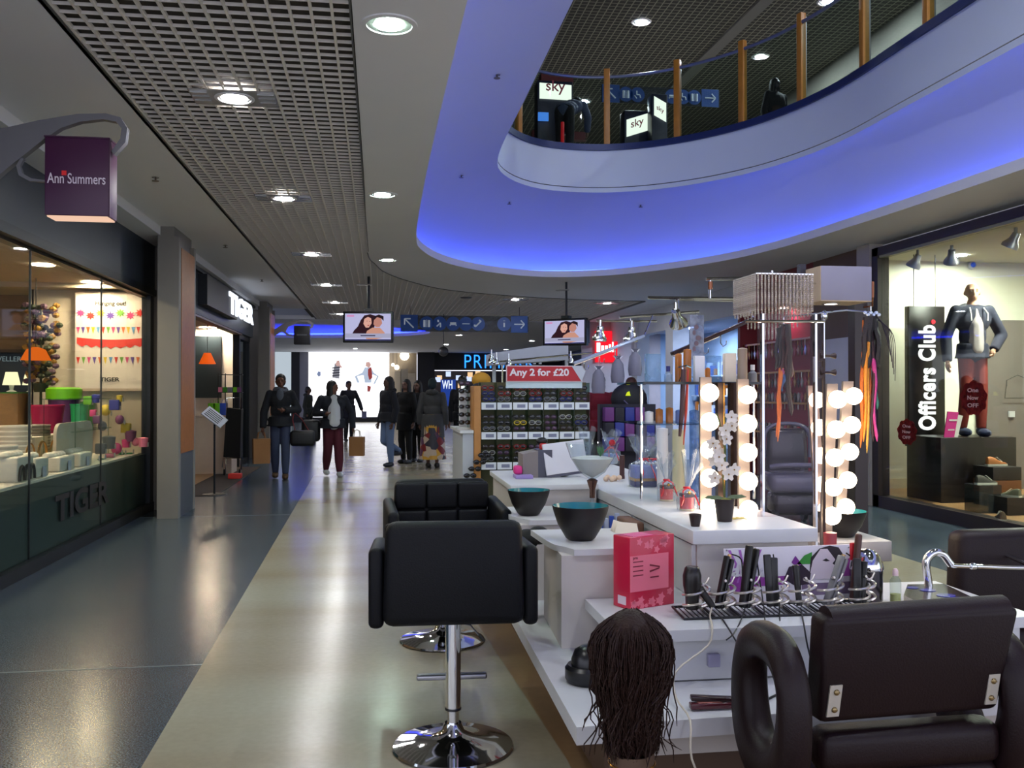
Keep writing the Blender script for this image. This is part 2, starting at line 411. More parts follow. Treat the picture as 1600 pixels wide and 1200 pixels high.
# grille ceiling
gb=mat('grille_bars',(228,222,214),0.6,noise=0.04); dark=mat('ceiling_void_dark',(66,61,56),0.95)
m=MB().use(gb); S=0.102; x0=-1.555
def xr(y):      # right limit of the grille at y
    if y<12.4: return -0.14
    if y>18.1: return 5.37
    for i in range(len(outer)-1):
        a,b=outer[i],outer[i+1]
        if a.y<=y<=b.y and b.y>a.y: return a.x+(b.x-a.x)*(y-a.y)/(b.y-a.y)
    return 5.37
YE=24.0
i=0
while x0+i*S<5.37:
    x=x0+i*S; ys=1.5
    if x>-0.13:
        ys=13.0
        while ys<18.2 and xr(ys)<x: ys+=0.05
    m.box((x-0.0065,ys,CZ),(x+0.0065,YE,CZ+0.024)); i+=1
y=1.5
while y<YE:
    m.box((x0,y-0.0038,CZ+0.004),(xr(y),y+0.0038,CZ+0.020)); y+=S
struct(m.build('ceiling'))
m=MB().use(dark); m.prism([(-1.7,1),(-0.08,1)]+[(p.x+0.05,p.y-0.05) for p in outer if p.y>=4]+[(5.4,YE),(-1.7,YE)],(0,0,CZ+0.05),X_,Y_,0.02); m.box((-0.12,1,CZ+0.1),(-0.08,12.3,CZ+0.36)); m.box((-1.60,1,CZ+0.0),(-1.57,YE,CZ+0.35)); struct(m.build('ceiling'))
m=MB().use(mat('edge_trim',(70,72,72),0.5)); m.box((-1.575,1.5,CZ-0.004),(-1.562,YE,CZ+0.06)); m.box((-0.145,1.5,CZ-0.003),(-0.135,12.3,CZ+0.06))
m.tube([Vector((p.x,p.y,CZ-0.004)) for p in outer if p.y>12.2],0.008,6)
m.box((5.34,18.2,CZ-0.02),(5.38,YE,CZ+0.05)); struct(m.build('trim_3'))
m=MB().use(ceil_white); m.box((-3.0,1,CZ),(-1.575,21,CZ+0.08)); m.box((-2.8,1,CZ-0.10),(-2.42,20.6,CZ+0.0)); struct(m.build('ceiling'))
# far ceiling with a second, smaller blue oval
FA=[(p[0],p[1]) for p in circ(-3.6,29.0,5.2,3.4,48)]
m=MB().use(ceil_white); m.prism([(-16,21),(-16,46),(16,46),(16,24.0),(-3.0,24.0),(-3.0,21)],(0,0,CZ),X_,Y_,0.1,holes=[FA]); struct(m.build('ceiling'))
m=MB().use(cove_white,True)
pr=[]; n=48; ring0=[Vector((-3.6+5.6*math.cos(2*PI*i/n),29+3.8*math.sin(2*PI*i/n),3.38)) for i in range(n)]
ring1=[Vector((-3.6+4.6*math.cos(2*PI*i/n),29+2.6*math.sin(2*PI*i/n),4.2)) for i in range(n)]; ring2=[Vector((-3.6+4.6*math.cos(2*PI*i/n),29+2.6*math.sin(2*PI*i/n),5.0)) for i in range(n)]
m.add(ring0+ring1+ring2,[(r*n+i,r*n+(i+1)%n,(r+1)*n+(i+1)%n,(r+1)*n+i) for r in range(2) for i in range(n)],True)
m.add(ring2,[tuple(range(n))],False); struct(m.build('ceiling',smooth_angle=False))
m=MB().use(emis('blue_led_far',(30,45,255),LED*1.3),True); m.tube([Vector((-3.6+5.32*math.cos(2*PI*i/n),29+3.52*math.sin(2*PI*i/n),3.41)) for i in range(n)],0.035,6,closed=True)
tag(m.build('led_strip'),'blue glowing strip light in the small oval ceiling opening far away','light')

# downlights
dl_glow=emis('downlight_glow',(250,249,248),DOWNLIGHT)
dl_green=emis('downlight_glow_cool',(222,255,236),DOWNLIGHT*0.75)
def downlight(x,y,z,r,glow,label,group,ringm=ceil_white,plate=False):
    t=thing('downlight',(x,y,z),label,'ceiling light',group)
    m=MB().use(ringm); m.lathe([(r*0.98,0.0),(r*1.0,-0.008),(r*1.22,-0.006),(r*1.24,0.0)],(x,y,z)); m.build('rim',None,t)
    m=MB().use(mat('reflector_cup',(200,206,204),0.2,0.6)); m.lathe([(r,-0.003),(r*0.6,-0.001),(0.001,-0.001)],(x,y,z)); m.build('reflector',None,t)
    m=MB().use(glow); m.lathe([(0.001,-0.004),(r*0.8,-0.004),(r*0.8,0.006),(0.001,0.006)],(x,y,z)) if plate else m.lathe([(0.001,-0.006),(r*0.62,-0.006),(r*0.62,-0.001),(0.001,-0.001)],(x,y,z))
    m.build('lamp_disc',None,t)
    if plate:
        m=MB().use(mat('downlight_plate',(190,190,190),0.25,0.5)); m.prism([(-0.26,-0.15),(0.26,-0.15),(0.26,0.15),(-0.26,0.15)],(x,y,z-0.002),X_,Y_,0.004,holes=[circ(0,0,r*1.05)])
        for s in (-1,1):
            for k in range(3): m.box((x+s*0.20-0.05,y-0.11+k*0.08,z-0.010),(x+s*0.20+0.05,y-0.07+k*0.08,z-0.003))
        m.build('plate',None,t)
for k,(y,w) in enumerate([(2.7,'nearest, above the frame'),(5.97,'nearest'),(9.0,'second'),(12.64,'third'),(16.23,'fourth'),(19.4,'fifth'),(22.2,'farthest')]):
    if k==0: downlight(-0.9,y,CZ-0.004,0.10,dl_glow,'round downlight in the grille ceiling closest to the camera','downlights in the grille ceiling',plate=True); continue
    downlight(-0.9,y,CZ-0.004,0.10,dl_glow,'round downlight in the grille ceiling, %s of the row over the walkway'%w,'downlights in the grille ceiling',plate=True)
for k,(x,y,w) in enumerate([(0.05,4.67,'large recessed downlight nearest in the white ceiling strip'),(0.03,8.72,'recessed downlight in the middle of the white ceiling strip'),(0.12,13.04,'recessed downlight where the white ceiling strip starts to curve')]):
    downlight(x,y,CZ,0.115,dl_green,w,'downlights in the white ceiling ring')
for p,w in (((812,463),'grille ceiling downlight beyond the curve, left of the hanging screen on the right'),((960,469),'small grille ceiling downlight near the tip beyond the curve')):
    a=az(p[0],p[1],CZ); downlight(a.x,a.y+0.6,CZ-0.004,0.09,dl_glow,w,'downlights beyond the curve',plate=True)
for k,(x,y) in enumerate([(0.8,26.5),(2.6,30.0),(2.6,36.0),(-1.0,34.5),(-4.5,36.0),(-1.0,40.0),(5.5,33.0),(5.5,40.0)]):
    downlight(x,y,CZ-0.002,0.12,dl_glow,'tiny ceiling downlight far down the mall near the blue oval','far ceiling downlights')
# sprinkler heads
def sprinkler(p,w):
    m=MB().use(mat('sprinkler_metal',(110,100,90),0.4,0.7)); m.cyl(p-Z_*0.0,p-Z_*0.03,0.008); m.cyl(p-Z_*0.03,p-Z_*0.034,0.03); m.lathe([(0.02,0),(0.03,-0.004)],p)
    tag(m.build('sprinkler'),w,'sprinkler','ceiling sprinklers')
for px,py,w in ((243,277,'small ceiling sprinkler beside the purple hanging sign'),(352,383,'small ceiling sprinkler above the timber strip of the left pillar'),(409,437,'small ceiling sprinkler above the white lit shop letters')):
    sprinkler(az(px,py,CZ),w)
def cove_pt(px,py):
    z=3.9; return az(px,py,z)
for px,py,w in ((780,117,'sprinkler head on the blue cove, highest on the left'),(718,268,'sprinkler head on the left of the blue cove'),(793,312,'sprinkler head on the blue cove left of centre'),(1007,331,'sprinkler head on the blue cove at its centre')):
    # march along the sight line to the cove surface height
    best=None
    for k in range(12):
        z=3.5+k*0.07; a=az(px,py,z)
        for r in rows:
            for v in r:
                d=(v-a).length
                if best is None or d<best[0]: best=(d,v.copy())
    sprinkler(best[1],w)
# ------------------------------------------------------------------ left side: window shop, pillar, entrance shop
WX=-2.72
m=MB().use(fascia_m); m.box((WX-0.12,3.0,2.62),(WX+0.05,11.6,3.18)); struct(m.build('wall_left'))
m=MB().use(mat('head_trim',(34,38,42),0.4,0.4)); m.box((WX-0.06,3,2.56),(WX+0.07,11.6,2.64)); m.use(mat('warm_trim',(120,104,84),0.4,0.3)).box((WX-0.08,3,2.535),(WX-0.0,11.5,2.56)); m.use(darkmetal)
m.box((WX-0.06,11.42,0),(WX+0.04,11.6,2.6)); m.box((WX-0.06,3,0),(WX+0.05,11.6,0.10)); struct(m.build('window_1'))
for k,(ya,yb,w) in enumerate([(3.0,5.85,'nearest the camera'),(5.86,7.73,'left of the first joint'),(7.74,9.62,'between the two joints'),(9.63,11.42,'beside the pillar')]):
    m=MB().use(glass_win); m.box((WX-0.012,ya,0.10),(WX,yb,2.56)); o=struct(m.build('window_1'))
m=MB().use(mat('joint_dark',(20,26,26),0.4))
for y in (5.855,7.735,9.625): m.box((WX-0.013,y-0.006,0.1),(WX+0.001,y+0.006,2.56))
struct(m.build('window_1'))
m=MB().use(mat('window_vinyl',(70,80,78),0.28,spec=0.6)); m.box((WX-0.03,3.0,0.10),(WX-0.014,11.42,0.685))
struct(m.build('wall_left'))
m=MB(); a=ax(86,812,WX+0.004); b=ax(170,780,WX+0.004); zt=ax(130,768,WX+0.004).z
text_into(m,'TIGER',mat('vinyl_black',(22,20,18),0.4),(WX+0.006,a.y,0.30),Y_,Z_,width=b.y-a.y,height=0.235,bold=0.03,extrude=0.002)
tag(m.build('window_lettering'),'black TIGER lettering on the grey lower band of the left shop window','sign')
# pillar with timber strip
def pillar(y0,y1,full,nm,x1=-2.22):
    m=MB().use(mat('pillar_paint',(128,124,118),0.6,noise=0.04)); m.box((-2.45,y0,0),(x1-0.05,y1,3.27)); m.box((-2.80,y1-0.12,0),(-2.45,y1,3.27)); m.box((x1-0.05,y0,0),(x1,y0+0.12,3.16)); m.box((x1-0.05,y1-0.1,0),(x1,y1,3.16))
    m.use(grey_paint).box((x1-0.05,y0+0.12,0),(x1-0.008,y1-0.1,0.72)); struct(m.build('wall_left'))
    m=MB().use(wood); m.box((x1-0.05,y0+0.12,0.72),(x1+0.006,y1-0.1,3.05)); struct(m.build('trim_4'))
pillar(10.75,11.7,True,'a')
pillar(19.4,20.4,True,'b')
m=MB().use(fascia_m); m.box((-2.75,11.7,2.52),(-2.55,19.4,3.12)); m.box((-2.75,11.7,3.12),(-2.5,19.4,3.17)); m.use(mat('warm_trim')).box((-2.70,12.6,2.49),(-2.56,18.0,2.52)); struct(m.build('wall_left'))
# entrance side frames and side panes
m=MB().use(darkmetal)
for y in (12.9,17.9,19.2): m.box((-2.72,y,0),(-2.60,y+0.12,2.52))
m.box((-2.72,11.7,0),(-2.62,13.0,0.1)); m.box((-2.72,11.7,2.42),(-2.6,13.0,2.52)); m.box((-2.72,18.0,2.42),(-2.6,19.3,2.52)); m.box((-2.72,18.0,0),(-2.62,19.3,0.1)); struct(m.build('window_2'))
m=MB().use(glass_win); m.box((-2.67,11.72,0.1),(-2.66,12.9,2.42)); struct(m.build('window_2'))
m=MB().use(glass_win); m.box((-2.67,18.02,0.1),(-2.66,19.2,2.42)); struct(m.build('window_2'))
# projecting lit TIGER sign
t=thing('shop_sign',(-2.45,14.5,2.8),'white lit TIGER letters on the dark fascia over the shop entrance','sign')
m=MB().use(mat('sign_box_black',(12,16,24),0.5)); m.box((-2.55,13.6,2.66),(-2.42,16.4,3.10)); m.build('sign_box',None,t)
m=MB(); a=ax(359,500,-2.40); b=ax(396,500,-2.40)
text_into(m,'TIGER',emis('sign_letters',(235,242,255),1.6),(-2.405,a.y,2.70),Y_,Z_,width=b.y-a.y,height=0.36,bold=0.04,extrude=0.012); m.build('letters',None,t)
# hanging purple sign on its crescent arm
t=thing('projecting_sign',(-1.85,5.6,2.7),'purple box sign reading Ann Summers, hung from a grey crescent arm','sign')
Ysg=5.6; a=ay(70,213,Ysg); b=ay(170,338,Ysg)
pm=mat('sign_purple',(66,14,58),0.4); pm2=mat('sign_purple_side',(84,26,72),0.4)
m=MB().use(pm); m.box((a.x,Ysg,b.z),(b.x,Ysg+0.17,a.z),0.004); m.use(mat('sign_trim',(60,10,50),0.4)); m.box((a.x-0.004,Ysg-0.004,a.z-0.002),(b.x+0.004,Ysg+0.175,a.z+0.006)); m.box((b.x-0.002,Ysg-0.004,b.z),(b.x+0.006,Ysg+0.01,a.z))
m.build('sign_box',None,t)
m=MB().use(emis('sign_light_edge',(255,210,180),0.9)); m.box((a.x+0.01,Ysg+0.01,b.z-0.008),(b.x-0.01,Ysg+0.16,b.z+0.001)); m.build('light_strip',None,t)
m=MB(); wh=mat('sign_white',(205,190,205),0.5,emit=0.12)
text_into(m,'Ann Summers',wh,(ay(74,286,Ysg).x,Ysg-0.004,ay(74,286,Ysg).z),X_,Z_,width=ay(165,286,Ysg).x-ay(74,286,Ysg).x,bold=0.004,extrude=0.001,height=0.060)
r=ay(100,270,Ysg); m.use(mat('sign_red',(200,24,30),0.5,emit=0.15)); m.box((r.x-0.012,Ysg-0.004,r.z-0.014),(r.x+0.014,Ysg-0.001,r.z+0.012)); m.build('lettering',None,t)
arm=[(-20,203),(10,199),(60,188),(120,178),(165,177),(188,183),(199,200),(196,222),(178,242),(174,236),(188,216),(190,200),(181,190),(160,186),(125,190),(95,200),(70,216),(40,240),(12,262),(-20,290)]
m=MB().use(mat('arm_grey',(118,116,120),0.4,0.4)); Yc=Ysg+0.03
P=[(ay(x,y,Yc).x,ay(x,y,Yc).z) for x,y in arm]; m.prism(P,(0,Yc+0.05,0),X_,Z_,0.05)
lo=[(36,247),(30,258),(34,270),(48,278),(72,281),(72,284),(44,282),(28,273),(24,258),(31,246)]
P=[(ay(x,y,Yc).x,ay(x,y,Yc).z) for x,y in lo]; m.prism(P,(0,Yc+0.04,0),X_,Z_,0.03); m.build('arm',None,t)

# interior of the window shop
shopfloor=mat('shop_floor_wood',(160,120,80),0.4,noise=0.15)
m=MB().use(warmwall); m.box((-4.17,11.9,0),(-2.75,12.0,2.9)); m.box((-9.0,14.0,0),(-4.15,14.1,2.9)); m.box((-9.1,2,0),(-9.0,14,2.9)); m.box((-4.21,11.9,0),(-4.15,14.0,2.9)); struct(m.build('wall_left'))
m=MB().use(mat('shop_ceiling',(214,198,176),0.8)); m.box((-9,3,2.72),(WX-0.12,11.9,2.78)); m.box((-9,11.9,2.72),(-4.15,14,2.78)); struct(m.build('ceiling'))
m=MB().use(shopfloor); m.box((-9,3,0.001),(WX-0.1,14,0.01)); struct(m.build('floor'))
m=MB().use(mat('bulkhead_tan',(140,112,82),0.7,noise=0.1)); m.box((-9,12.6,1.95),(-4.22,12.8,2.72)); m.use(mat('bulkhead_brown',(70,50,36),0.6)).box((-9,12.55,1.92),(-4.22,12.85,1.96)); struct(m.build('wall_left'))
warm_glow=emis('warm_glow',(255,222,184),430.0)
def shoplight(x,y,z,lab,grp,r=0.10,glow=None):
    t=thing('shop_downlight',(x,y,z),lab,'ceiling light',grp)
    m=MB().use(white); m.lathe([(r,0),(r*1.15,-0.008),(r*1.2,0)],(x,y,z)); m.build('rim',None,t)
    m=MB().use(glow or warm_glow); m.lathe([(0.001,-0.003),(r,-0.003),(r,0.0),(0.001,0.0)],(x,y,z)); m.build('lamp_disc',None,t)
a=az(67,413,2.72);b=az(143,440,2.72)
shoplight(a.x,a.y,2.715,'ceiling light inside the left shop, nearer the left edge of the photo','lights inside the left shop')
shoplight(b.x,b.y,2.715,'ceiling light inside the left shop above the poster','lights inside the left shop')
shoplight(-3.6,7.2,2.715,'ceiling light inside the left shop over the dishes','lights inside the left shop',0.12)
shoplight(-5.6,9.2,2.715,'ceiling light deep inside the left shop','lights inside the left shop',0.12)
shoplight(-6.2,12.0,2.715,'farthest ceiling light of the left shop','lights inside the left shop',0.12)
# poster
Yp=11.75; a=ay(118,458,Yp); b=ay(228,607,Yp)
t=thing('hanging_poster',((a.x+b.x)/2,Yp,b.z),'white hanging poster with colourful paper garlands behind the shop window','poster')
m=MB().use(mat('poster_paper',(226,214,204),0.7)); m.box((a.x,Yp,b.z),(b.x,Yp+0.006,a.z)); m.build('sheet',None,t)
m=MB().use(mat('poster_rod',(190,170,150),0.4)); m.box((a.x-0.01,Yp-0.008,b.z-0.03),(b.x+0.01,Yp+0.012,b.z)); m.box((a.x-0.01,Yp-0.008,a.z),(b.x+0.01,Yp+0.012,a.z+0.02)); m.build('rod',None,t)
m=MB(); blk=mat('ink_black',(30,28,30),0.6)
def pp(x,y): return ay(x,y,Yp-0.004)
q=pp(149,479); text_into(m,'Hanging out!',blk,q,X_,Z_,width=pp(197,479).x-q.x,bold=0.02,extrude=0.0008)
q=pp(156,596); text_into(m,'TIGER',blk,q,X_,Z_,width=pp(187,596).x-q.x,height=0.05,bold=0.03,extrude=0.0008)
cols=[mat('ink_'+n,c,0.6) for n,c in (('pink',(206,60,120)),('red',(214,52,44)),('yellow',(226,190,50)),('violet',(90,60,150)),('green',(110,170,60)),('blue',(90,150,200)),('orange',(220,110,50)))]
for k in range(7):
    m.use(cols[[0,1,2,3,4,0,1][k]]); cx=pp(126+k*15.5,489+(k%2)*4); s=0.045
    P=[]
    for j in range(16): rr=s*(1.25 if j%2==0 else 0.62); P.append((rr*1.1*math.cos(j*PI/8),rr*math.sin(j*PI/8)))
    m.poly(P,cx,X_,Z_)
for row,(y,n) in enumerate([(515,13),(562,12)]):
    for k in range(n):
        m.use(cols[(k*3+row)%7]); cx=pp(122+k*102/n,y-4); m.poly([(-0.022,0),(0.022,0),(0,-0.085)],cx,X_,Z_)
m.use(cols[1]); n=14; w=pp(226,536).x-pp(120,536).x; P=[(0,0.03)]
for k in range(n+1): P.append((w*k/n,-0.045-0.03*math.sin(PI*k/n)-(0.03 if k%2 else 0)))
P.append((w,0.03)); P=[P[0]]+[(w*k/8,0.03-0.025*math.sin(PI*k/8)) for k in range(1,8)][::1]+[P[-1]]+P[1:-1][::-1]
m.poly(P,pp(120,531),X_,Z_); m.build('print',None,t)
# display plinth behind the glass and its goods
PZ=0.70
m=MB().use(mat('display_white',(225,214,200),0.6)); m.box((-3.75,4.5,0.02),(WX-0.05,11.38,PZ),0.005); tag(m.build('display_plinth'),'long white display plinth inside the left shop window','plinth')
def on_window(px,py,off=0.35): return ax(px,py,WX-off)
dish=mat('dish_white',(232,222,208),0.4)
def stack(px,X,r,n,dz,z0,label,cat,group,mt,name,zig=True):
    p=ax(px,650,X); t=thing(name,(p.x,p.y,z0),label,cat,group); m=MB().use(mt)
    prof=[]
    for k in range(n): z=z0+k*dz; prof+= [(r*0.9,z),(r,z+dz*0.7),(r*0.97,z+dz)]
    m.lathe([(0.001,z0)]+prof+[(r*0.8,z0+n*dz),(r*0.7,z0+n*dz-dz*0.5),(0.001,z0+n*dz-dz*0.5)],(p.x,p.y,0),28); m.build('bowls',None,t)
    return p
stack(24,-3.35,0.14,9,0.045,PZ,'tall stack of white bowls nearest the left edge in the shop window','stacked bowls','stacks of dishes in the left window',dish,'bowl_stack')
stack(6,-3.05,0.11,8,0.035,PZ,'shorter stack of white bowls cut by the left photo edge','stacked bowls','stacks of dishes in the left window',dish,'bowl_stack')
stack(54,-3.42,0.15,13,0.03,PZ,'stack of grey rimmed plates between white bowls and the pink tub','stacked bowls','stacks of dishes in the left window',mat('dish_grey',(150,140,130),0.4),'plate_stack')
def tub(px,py,X,r,h,mt,lab,cat='tub',name='plastic_tub',lid=None,z0=None):
    p=ax(px,py,X); z0=p.z if z0 is None else z0; t=thing(name,(p.x,p.y,z0),lab,cat,'coloured tubs in the left window')
    m=MB().use(mt); m.lathe([(0.001,z0),(r*0.78,z0),(r*0.98,z0+h*0.94),(r*1.04,z0+h*0.95),(r*1.04,z0+h),(r*0.95,z0+h),(r*0.76,z0+h*0.1),(0.001,z0+h*0.1)],(p.x,p.y,0),30); m.build('bucket',None,t)
    if lid: m=MB().use(lid); m.lathe([(r*1.07,z0+h*0.80),(r*1.08,z0+h+0.03),(r*0.9,z0+h+0.05),(0.001,z0+h+0.05)],(p.x,p.y,0),30); m.build('lid',None,t)
m=MB().use(mat('display_white')); m.box((-3.95,9.45,PZ),(-3.28,11.2,PZ+0.28),0.004); tag(m.build('riser_block'),'white riser block under the coloured tubs in the left window','riser')
tub(74,672,-3.5,0.17,0.30,mat('plastic_magenta',(176,28,84),0.35),'magenta plastic tub beside the grey plates in the shop window',z0=PZ+0.28)
tub(100,650,-3.62,0.18,0.44,mat('plastic_violet',(80,36,90),0.35),'violet tub with a lime green lid in the shop window',lid=mat('plastic_lime',(110,190,20),0.35),z0=PZ+0.28)
tub(124,660,-3.42,0.10,0.30,mat('plastic_teal',(30,150,96),0.35),'teal green plastic watering tub in the shop window',z0=PZ+0.28)
tub(136,660,-3.50,0.09,0.32,mat('plastic_green',(56,140,30),0.35),'grass green tub behind the teal one in the shop window',z0=PZ+0.28)
p=ax(108,690,-3.0)
m=MB().use(mat('panel_cream',(226,206,180),0.5)); m.prism(rrect(-0.55,0,0.55,0.42,0.12)[:-1],(p.x,p.y+0.1,PZ),Y_,Z_,0.03); tag(m.build('cream_panel'),'cream rounded board standing upright in the shop window','board')
# white gift boxes with looped handles along the front
for k,(px,w,h,lab) in enumerate([(20,0.34,0.2,'white box with black curved straps at the left front of the window'),(47,0.3,0.16,'white carton standing next to the strapped box in the window'),(88,0.4,0.13,'low white basket of white soaps in the window'),(118,0.36,0.13,'white bowl shaped basket near the cream board')]):
    p=ax(px,720,WX-0.2); t=thing('display_box',(p.x,p.y,PZ),lab,'box','white goods at the window front')
    m=MB().use(dish); m.box((p.x-0.13,p.y-w/2,PZ),(p.x+0.1,p.y+w/2,PZ+h),0.015)
    for j in range(5): m.sph((p.x-0.02,p.y-w*0.4+j*w*0.2,PZ+h+0.01),(0.05,0.05,0.035),10,6)
    m.build('carton',None,t)
    if k==0:
        m=MB().use(mat('strap_black',(20,14,14),0.4))
        for j in range(3): m.tube([(p.x+0.115,p.y-0.12+j*0.11+0.05*math.cos(a),PZ+0.01+0.12*math.sin(a)) for a in [PI*i/10 for i in range(11)]],0.011,6)
        m.build('strap',None,t)
    else:
        m=MB().use(mat('label_card',(200,200,215),0.6)); m.box((p.x+0.11,p.y-0.03,PZ+0.0),(p.x+0.115,p.y+0.05,PZ+0.09)); m.build('price_card',None,t)
for k,(px,py,lab) in enumerate([(66,700,'gold wire loop handle of a basket, left one in the window'),(85,705,'gold wire loop handle of a basket, right one in the window')]):
    p=ax(px,py,WX-0.3); m=MB().use(gold); m.tube([(p.x,p.y+0.11*math.cos(a),PZ+0.12+0.15*math.sin(a)) for a in [PI*i/14 for i in range(15)]],0.008,6); m.tube([(p.x-0.1,p.y+0.11*math.cos(a),PZ+0.10+0.15*math.sin(a)) for a in [PI*i/14 for i in range(15)]],0.008,6)
    tag(m.build('wire_basket'),lab,'basket','gold wire handles')
# tower of small bright goods near the poster foot
gcol=[('plastic_lime',(110,190,20)),('plastic_teal',(30,150,96)),('toy_pink',(220,70,140)),('toy_mauve',(120,60,110)),('toy_blue',(40,50,150)),('toy_orange',(220,90,40)),('toy_rose',(230,130,160)),('toy_grey',(110,110,120)),('toy_yellow',(220,190,60))]
random.seed(3)
words=['lime','teal','pink','mauve','blue','orange','rose','grey','yellow']
k=0
for px,py,s in [(138,625,.09),(150,622,.09),(165,640,.12),(180,632,.11),(187,622,.07),(187,655,.1),(197,668,.1),(204,680,.12),(160,665,.1),(152,655,.08),(170,690,.13),(182,700,.12),(158,700,.1),(197,692,.09),(212,690,.09),(146,645,.07),(224,690,.10),(190,712,.08),(172,715,.09),(158,722,.08),(149,735,.07),(203,712,.07)]:
    ylo=ax(px,py,WX-0.13-s/2).y; Yv_=ylo+(11.2-ylo)*(0.95 if py<650 else 0.55 if py<690 else 0.1); p=ay(px,py,min(Yv_,11.2)); g=gcol[(k*4+k//3)%9]; mt=mat(g[0],g[1],0.4)
    m=MB().use(mt)
    zb=PZ if py>700 else max(PZ,p.z-s*0.6)
    if k%3==0: m.box((p.x-s/2,p.y-s/2,zb),(p.x+s/2,p.y+s/2,p.z+s*0.5),0.01)
    elif k%3==1: m.lathe([(0.001,zb),(s*0.45,zb),(s*0.55,p.z+s*0.4),(s*0.2,p.z+s*0.5),(0.001,p.z+s*0.5)],(p.x,p.y,0),16)
    else: m.sph((p.x,p.y,(zb+p.z+s*.5)/2),(s*0.5,s*0.5,(p.z+s*.5-zb)/2),12,8)
    m.use(white).box((p.x+s/2,p.y-0.02,zb),(p.x+s/2+0.003,p.y+0.03,zb+0.05))
    tag(m.build('party_favour'),'small bright %s party item in the heap below the garland poster'%words[gcol.index(g)],'party item','small bright goods below the poster'); k+=1
for z,w in ((PZ+0.32,0.5),(PZ+0.64,0.42)):
    m=MB().use(glass('shelf_glass',(232,240,236),0.6)); m.box((WX-0.53,9.5,z),(WX-0.2,10.7,z+0.012))
    for y in (9.54,10.66):
        for x in (WX-0.51,WX-0.22): m.cyl((x,y,PZ if z<PZ+.4 else PZ+0.332),(x,y,z),0.006,None,6)
    tag(m.build('glass_shelf'),'%s glass shelf holding bright goods below the poster'%('lower' if z<PZ+.4 else 'upper'),'shelf','glass shelves in the window')
# depth of the shop: counter with lamps and a potted tree
p=ay(20,640,11.9)
m=MB().use(mat('counter_bamboo',(150,112,64),0.5,noise=0.25,nscale=20)); m.box((-6.3,11.7,0),(-4.25,12.3,1.40),0.01); m.use(mat('plastic_green')).box((-6.3,11.7,1.40),(-4.25,12.3,1.415)); tag(m.build('rear_counter'),'bamboo fronted counter at the back of the left shop','counter')
for k,(px,lab) in enumerate([(18,'small lit table lamp on the bamboo counter, left'),(49,'small lit table lamp on the bamboo counter, right')]):
    q=ay(px,600,12.0); t=thing('table_lamp',(q.x,12.0,1.415),lab,'lamp','lamps on the bamboo counter')
    m=MB().use(white); m.lathe([(0.001,1.415),(0.06,1.42),(0.02,1.44),(0.03,1.50),(0.01,1.53),(0.001,1.53)],(q.x,12.0,0),16); m.build('base',None,t)
    m=MB().use(emis('lamp_shade_glow',(255,232,180),2.2)); m.lathe([(0.10,1.50),(0.065,1.66),(0.06,1.66),(0.095,1.50)],(q.x,12.0,0),20); m.build('lamp_shade',None,t)
q=ay(56,560,11.2); t=thing('pendant_lamp',(q.x,11.2,2.72),'orange pendant shade deep inside the left shop','lamp')
m=MB().use(emis('orange_shade',(255,110,30),1.3)); m.lathe([(0.16,q.z-0.02),(0.10,q.z+0.10),(0.03,q.z+0.13),(0.095,q.z+0.09),(0.155,q.z-0.02)],(q.x,11.2,0),24); m.build('lamp_shade',None,t)
m=MB().use(blackp); m.cyl((q.x,11.2,q.z+0.12),(q.x,11.2,2.72),0.006); m.build('cord',None,t)
q=ay(64,560,11.62); t=thing('dried_flower_bunch',(q.x,11.62,0.72),'tall bunch of dried flowers beside the counter behind the first window joint','plant')
m=MB()
random.seed(5)
fc=[mat('petal_dusk',(96,70,90),0.7),mat('petal_ochre',(150,112,40),0.7),mat('leaf_dark',(50,60,36),0.7)]
for i in range(150):
    m.use(fc[i%3]); z=1.5+random.random()*0.95; r=0.16*(1-abs(z-2.2)*0.5)*random.random()**0.5+0.02; a=random.random()*6.28
    m.sph((q.x+1.2*r*math.cos(a),11.62+r*math.sin(a),z),(0.045,0.04,0.035),6,4)
m.build('flowers',None,t); m=MB().use(fc[2]); m.cyl((q.x,11.62,0.72),(q.x,11.62,2.4),0.02,0.01,8); m.lathe([(0.001,1.415),(0.07,1.415),(0.09,1.52),(0.001,1.52)],(q.x,11.62,0)); m.build('stem',None,t)
Yj=12.9; a=ay(-30,520,Yj); b=ay(80,600,Yj)
m=MB().use(mat('dark_opening',(34,44,50),0.3)); m.box((-8.8,Yj,1.2),(b.x,Yj+0.05,1.93)); struct(m.build('wall_left'))
m=MB(); q=ay(0,567,Yj-0.01); text_into(m,'JEWELLERY',emis('jewel_letters',(190,200,205),0.5),(q.x-0.15,Yj-0.01,q.z),X_,Z_,width=ay(41,567,Yj).x-q.x+0.15,bold=0.0,extrude=0.003)
tag(m.build('shop_lettering'),'pale JEWELLERY lettering deep inside the left shop','sign')

# interior of the entrance shop
m=MB().use(mat('bright_wall',(240,232,218),0.8)); m.box((-5.2,18.6,0),(-2.72,18.7,2.75)); m.box((-9,19.3,0),(-5.2,19.4,2.75)); m.box((-9.1,14.2,0),(-9,19.4,2.75)); struct(m.build('wall_left'))
m=MB().use(mat('shop_ceiling')); m.box((-9,11.6,2.66),(-2.76,19.4,2.72)); struct(m.build('ceiling'))
m=MB().use(shopfloor); m.box((-9,14.1,0.001),(-2.76,19.4,0.01)); m.use(mat('entrance_mat',(58,46,40),0.9)).box((-2.76,13.0,0.001),(-2.2,17.9,0.008)); struct(m.build('floor'))
for k,(px,py) in enumerate([(322,511),(335,512),(353,521)]):
    a=az(px,py,2.66); shoplight(a.x,min(a.y,18.4),2.655,'ceiling light inside the entrance shop, %s of three'%['left','middle','right'][k],'lights inside the entrance shop',0.12,emis('warm_glow_b',(255,232,200),230.0))
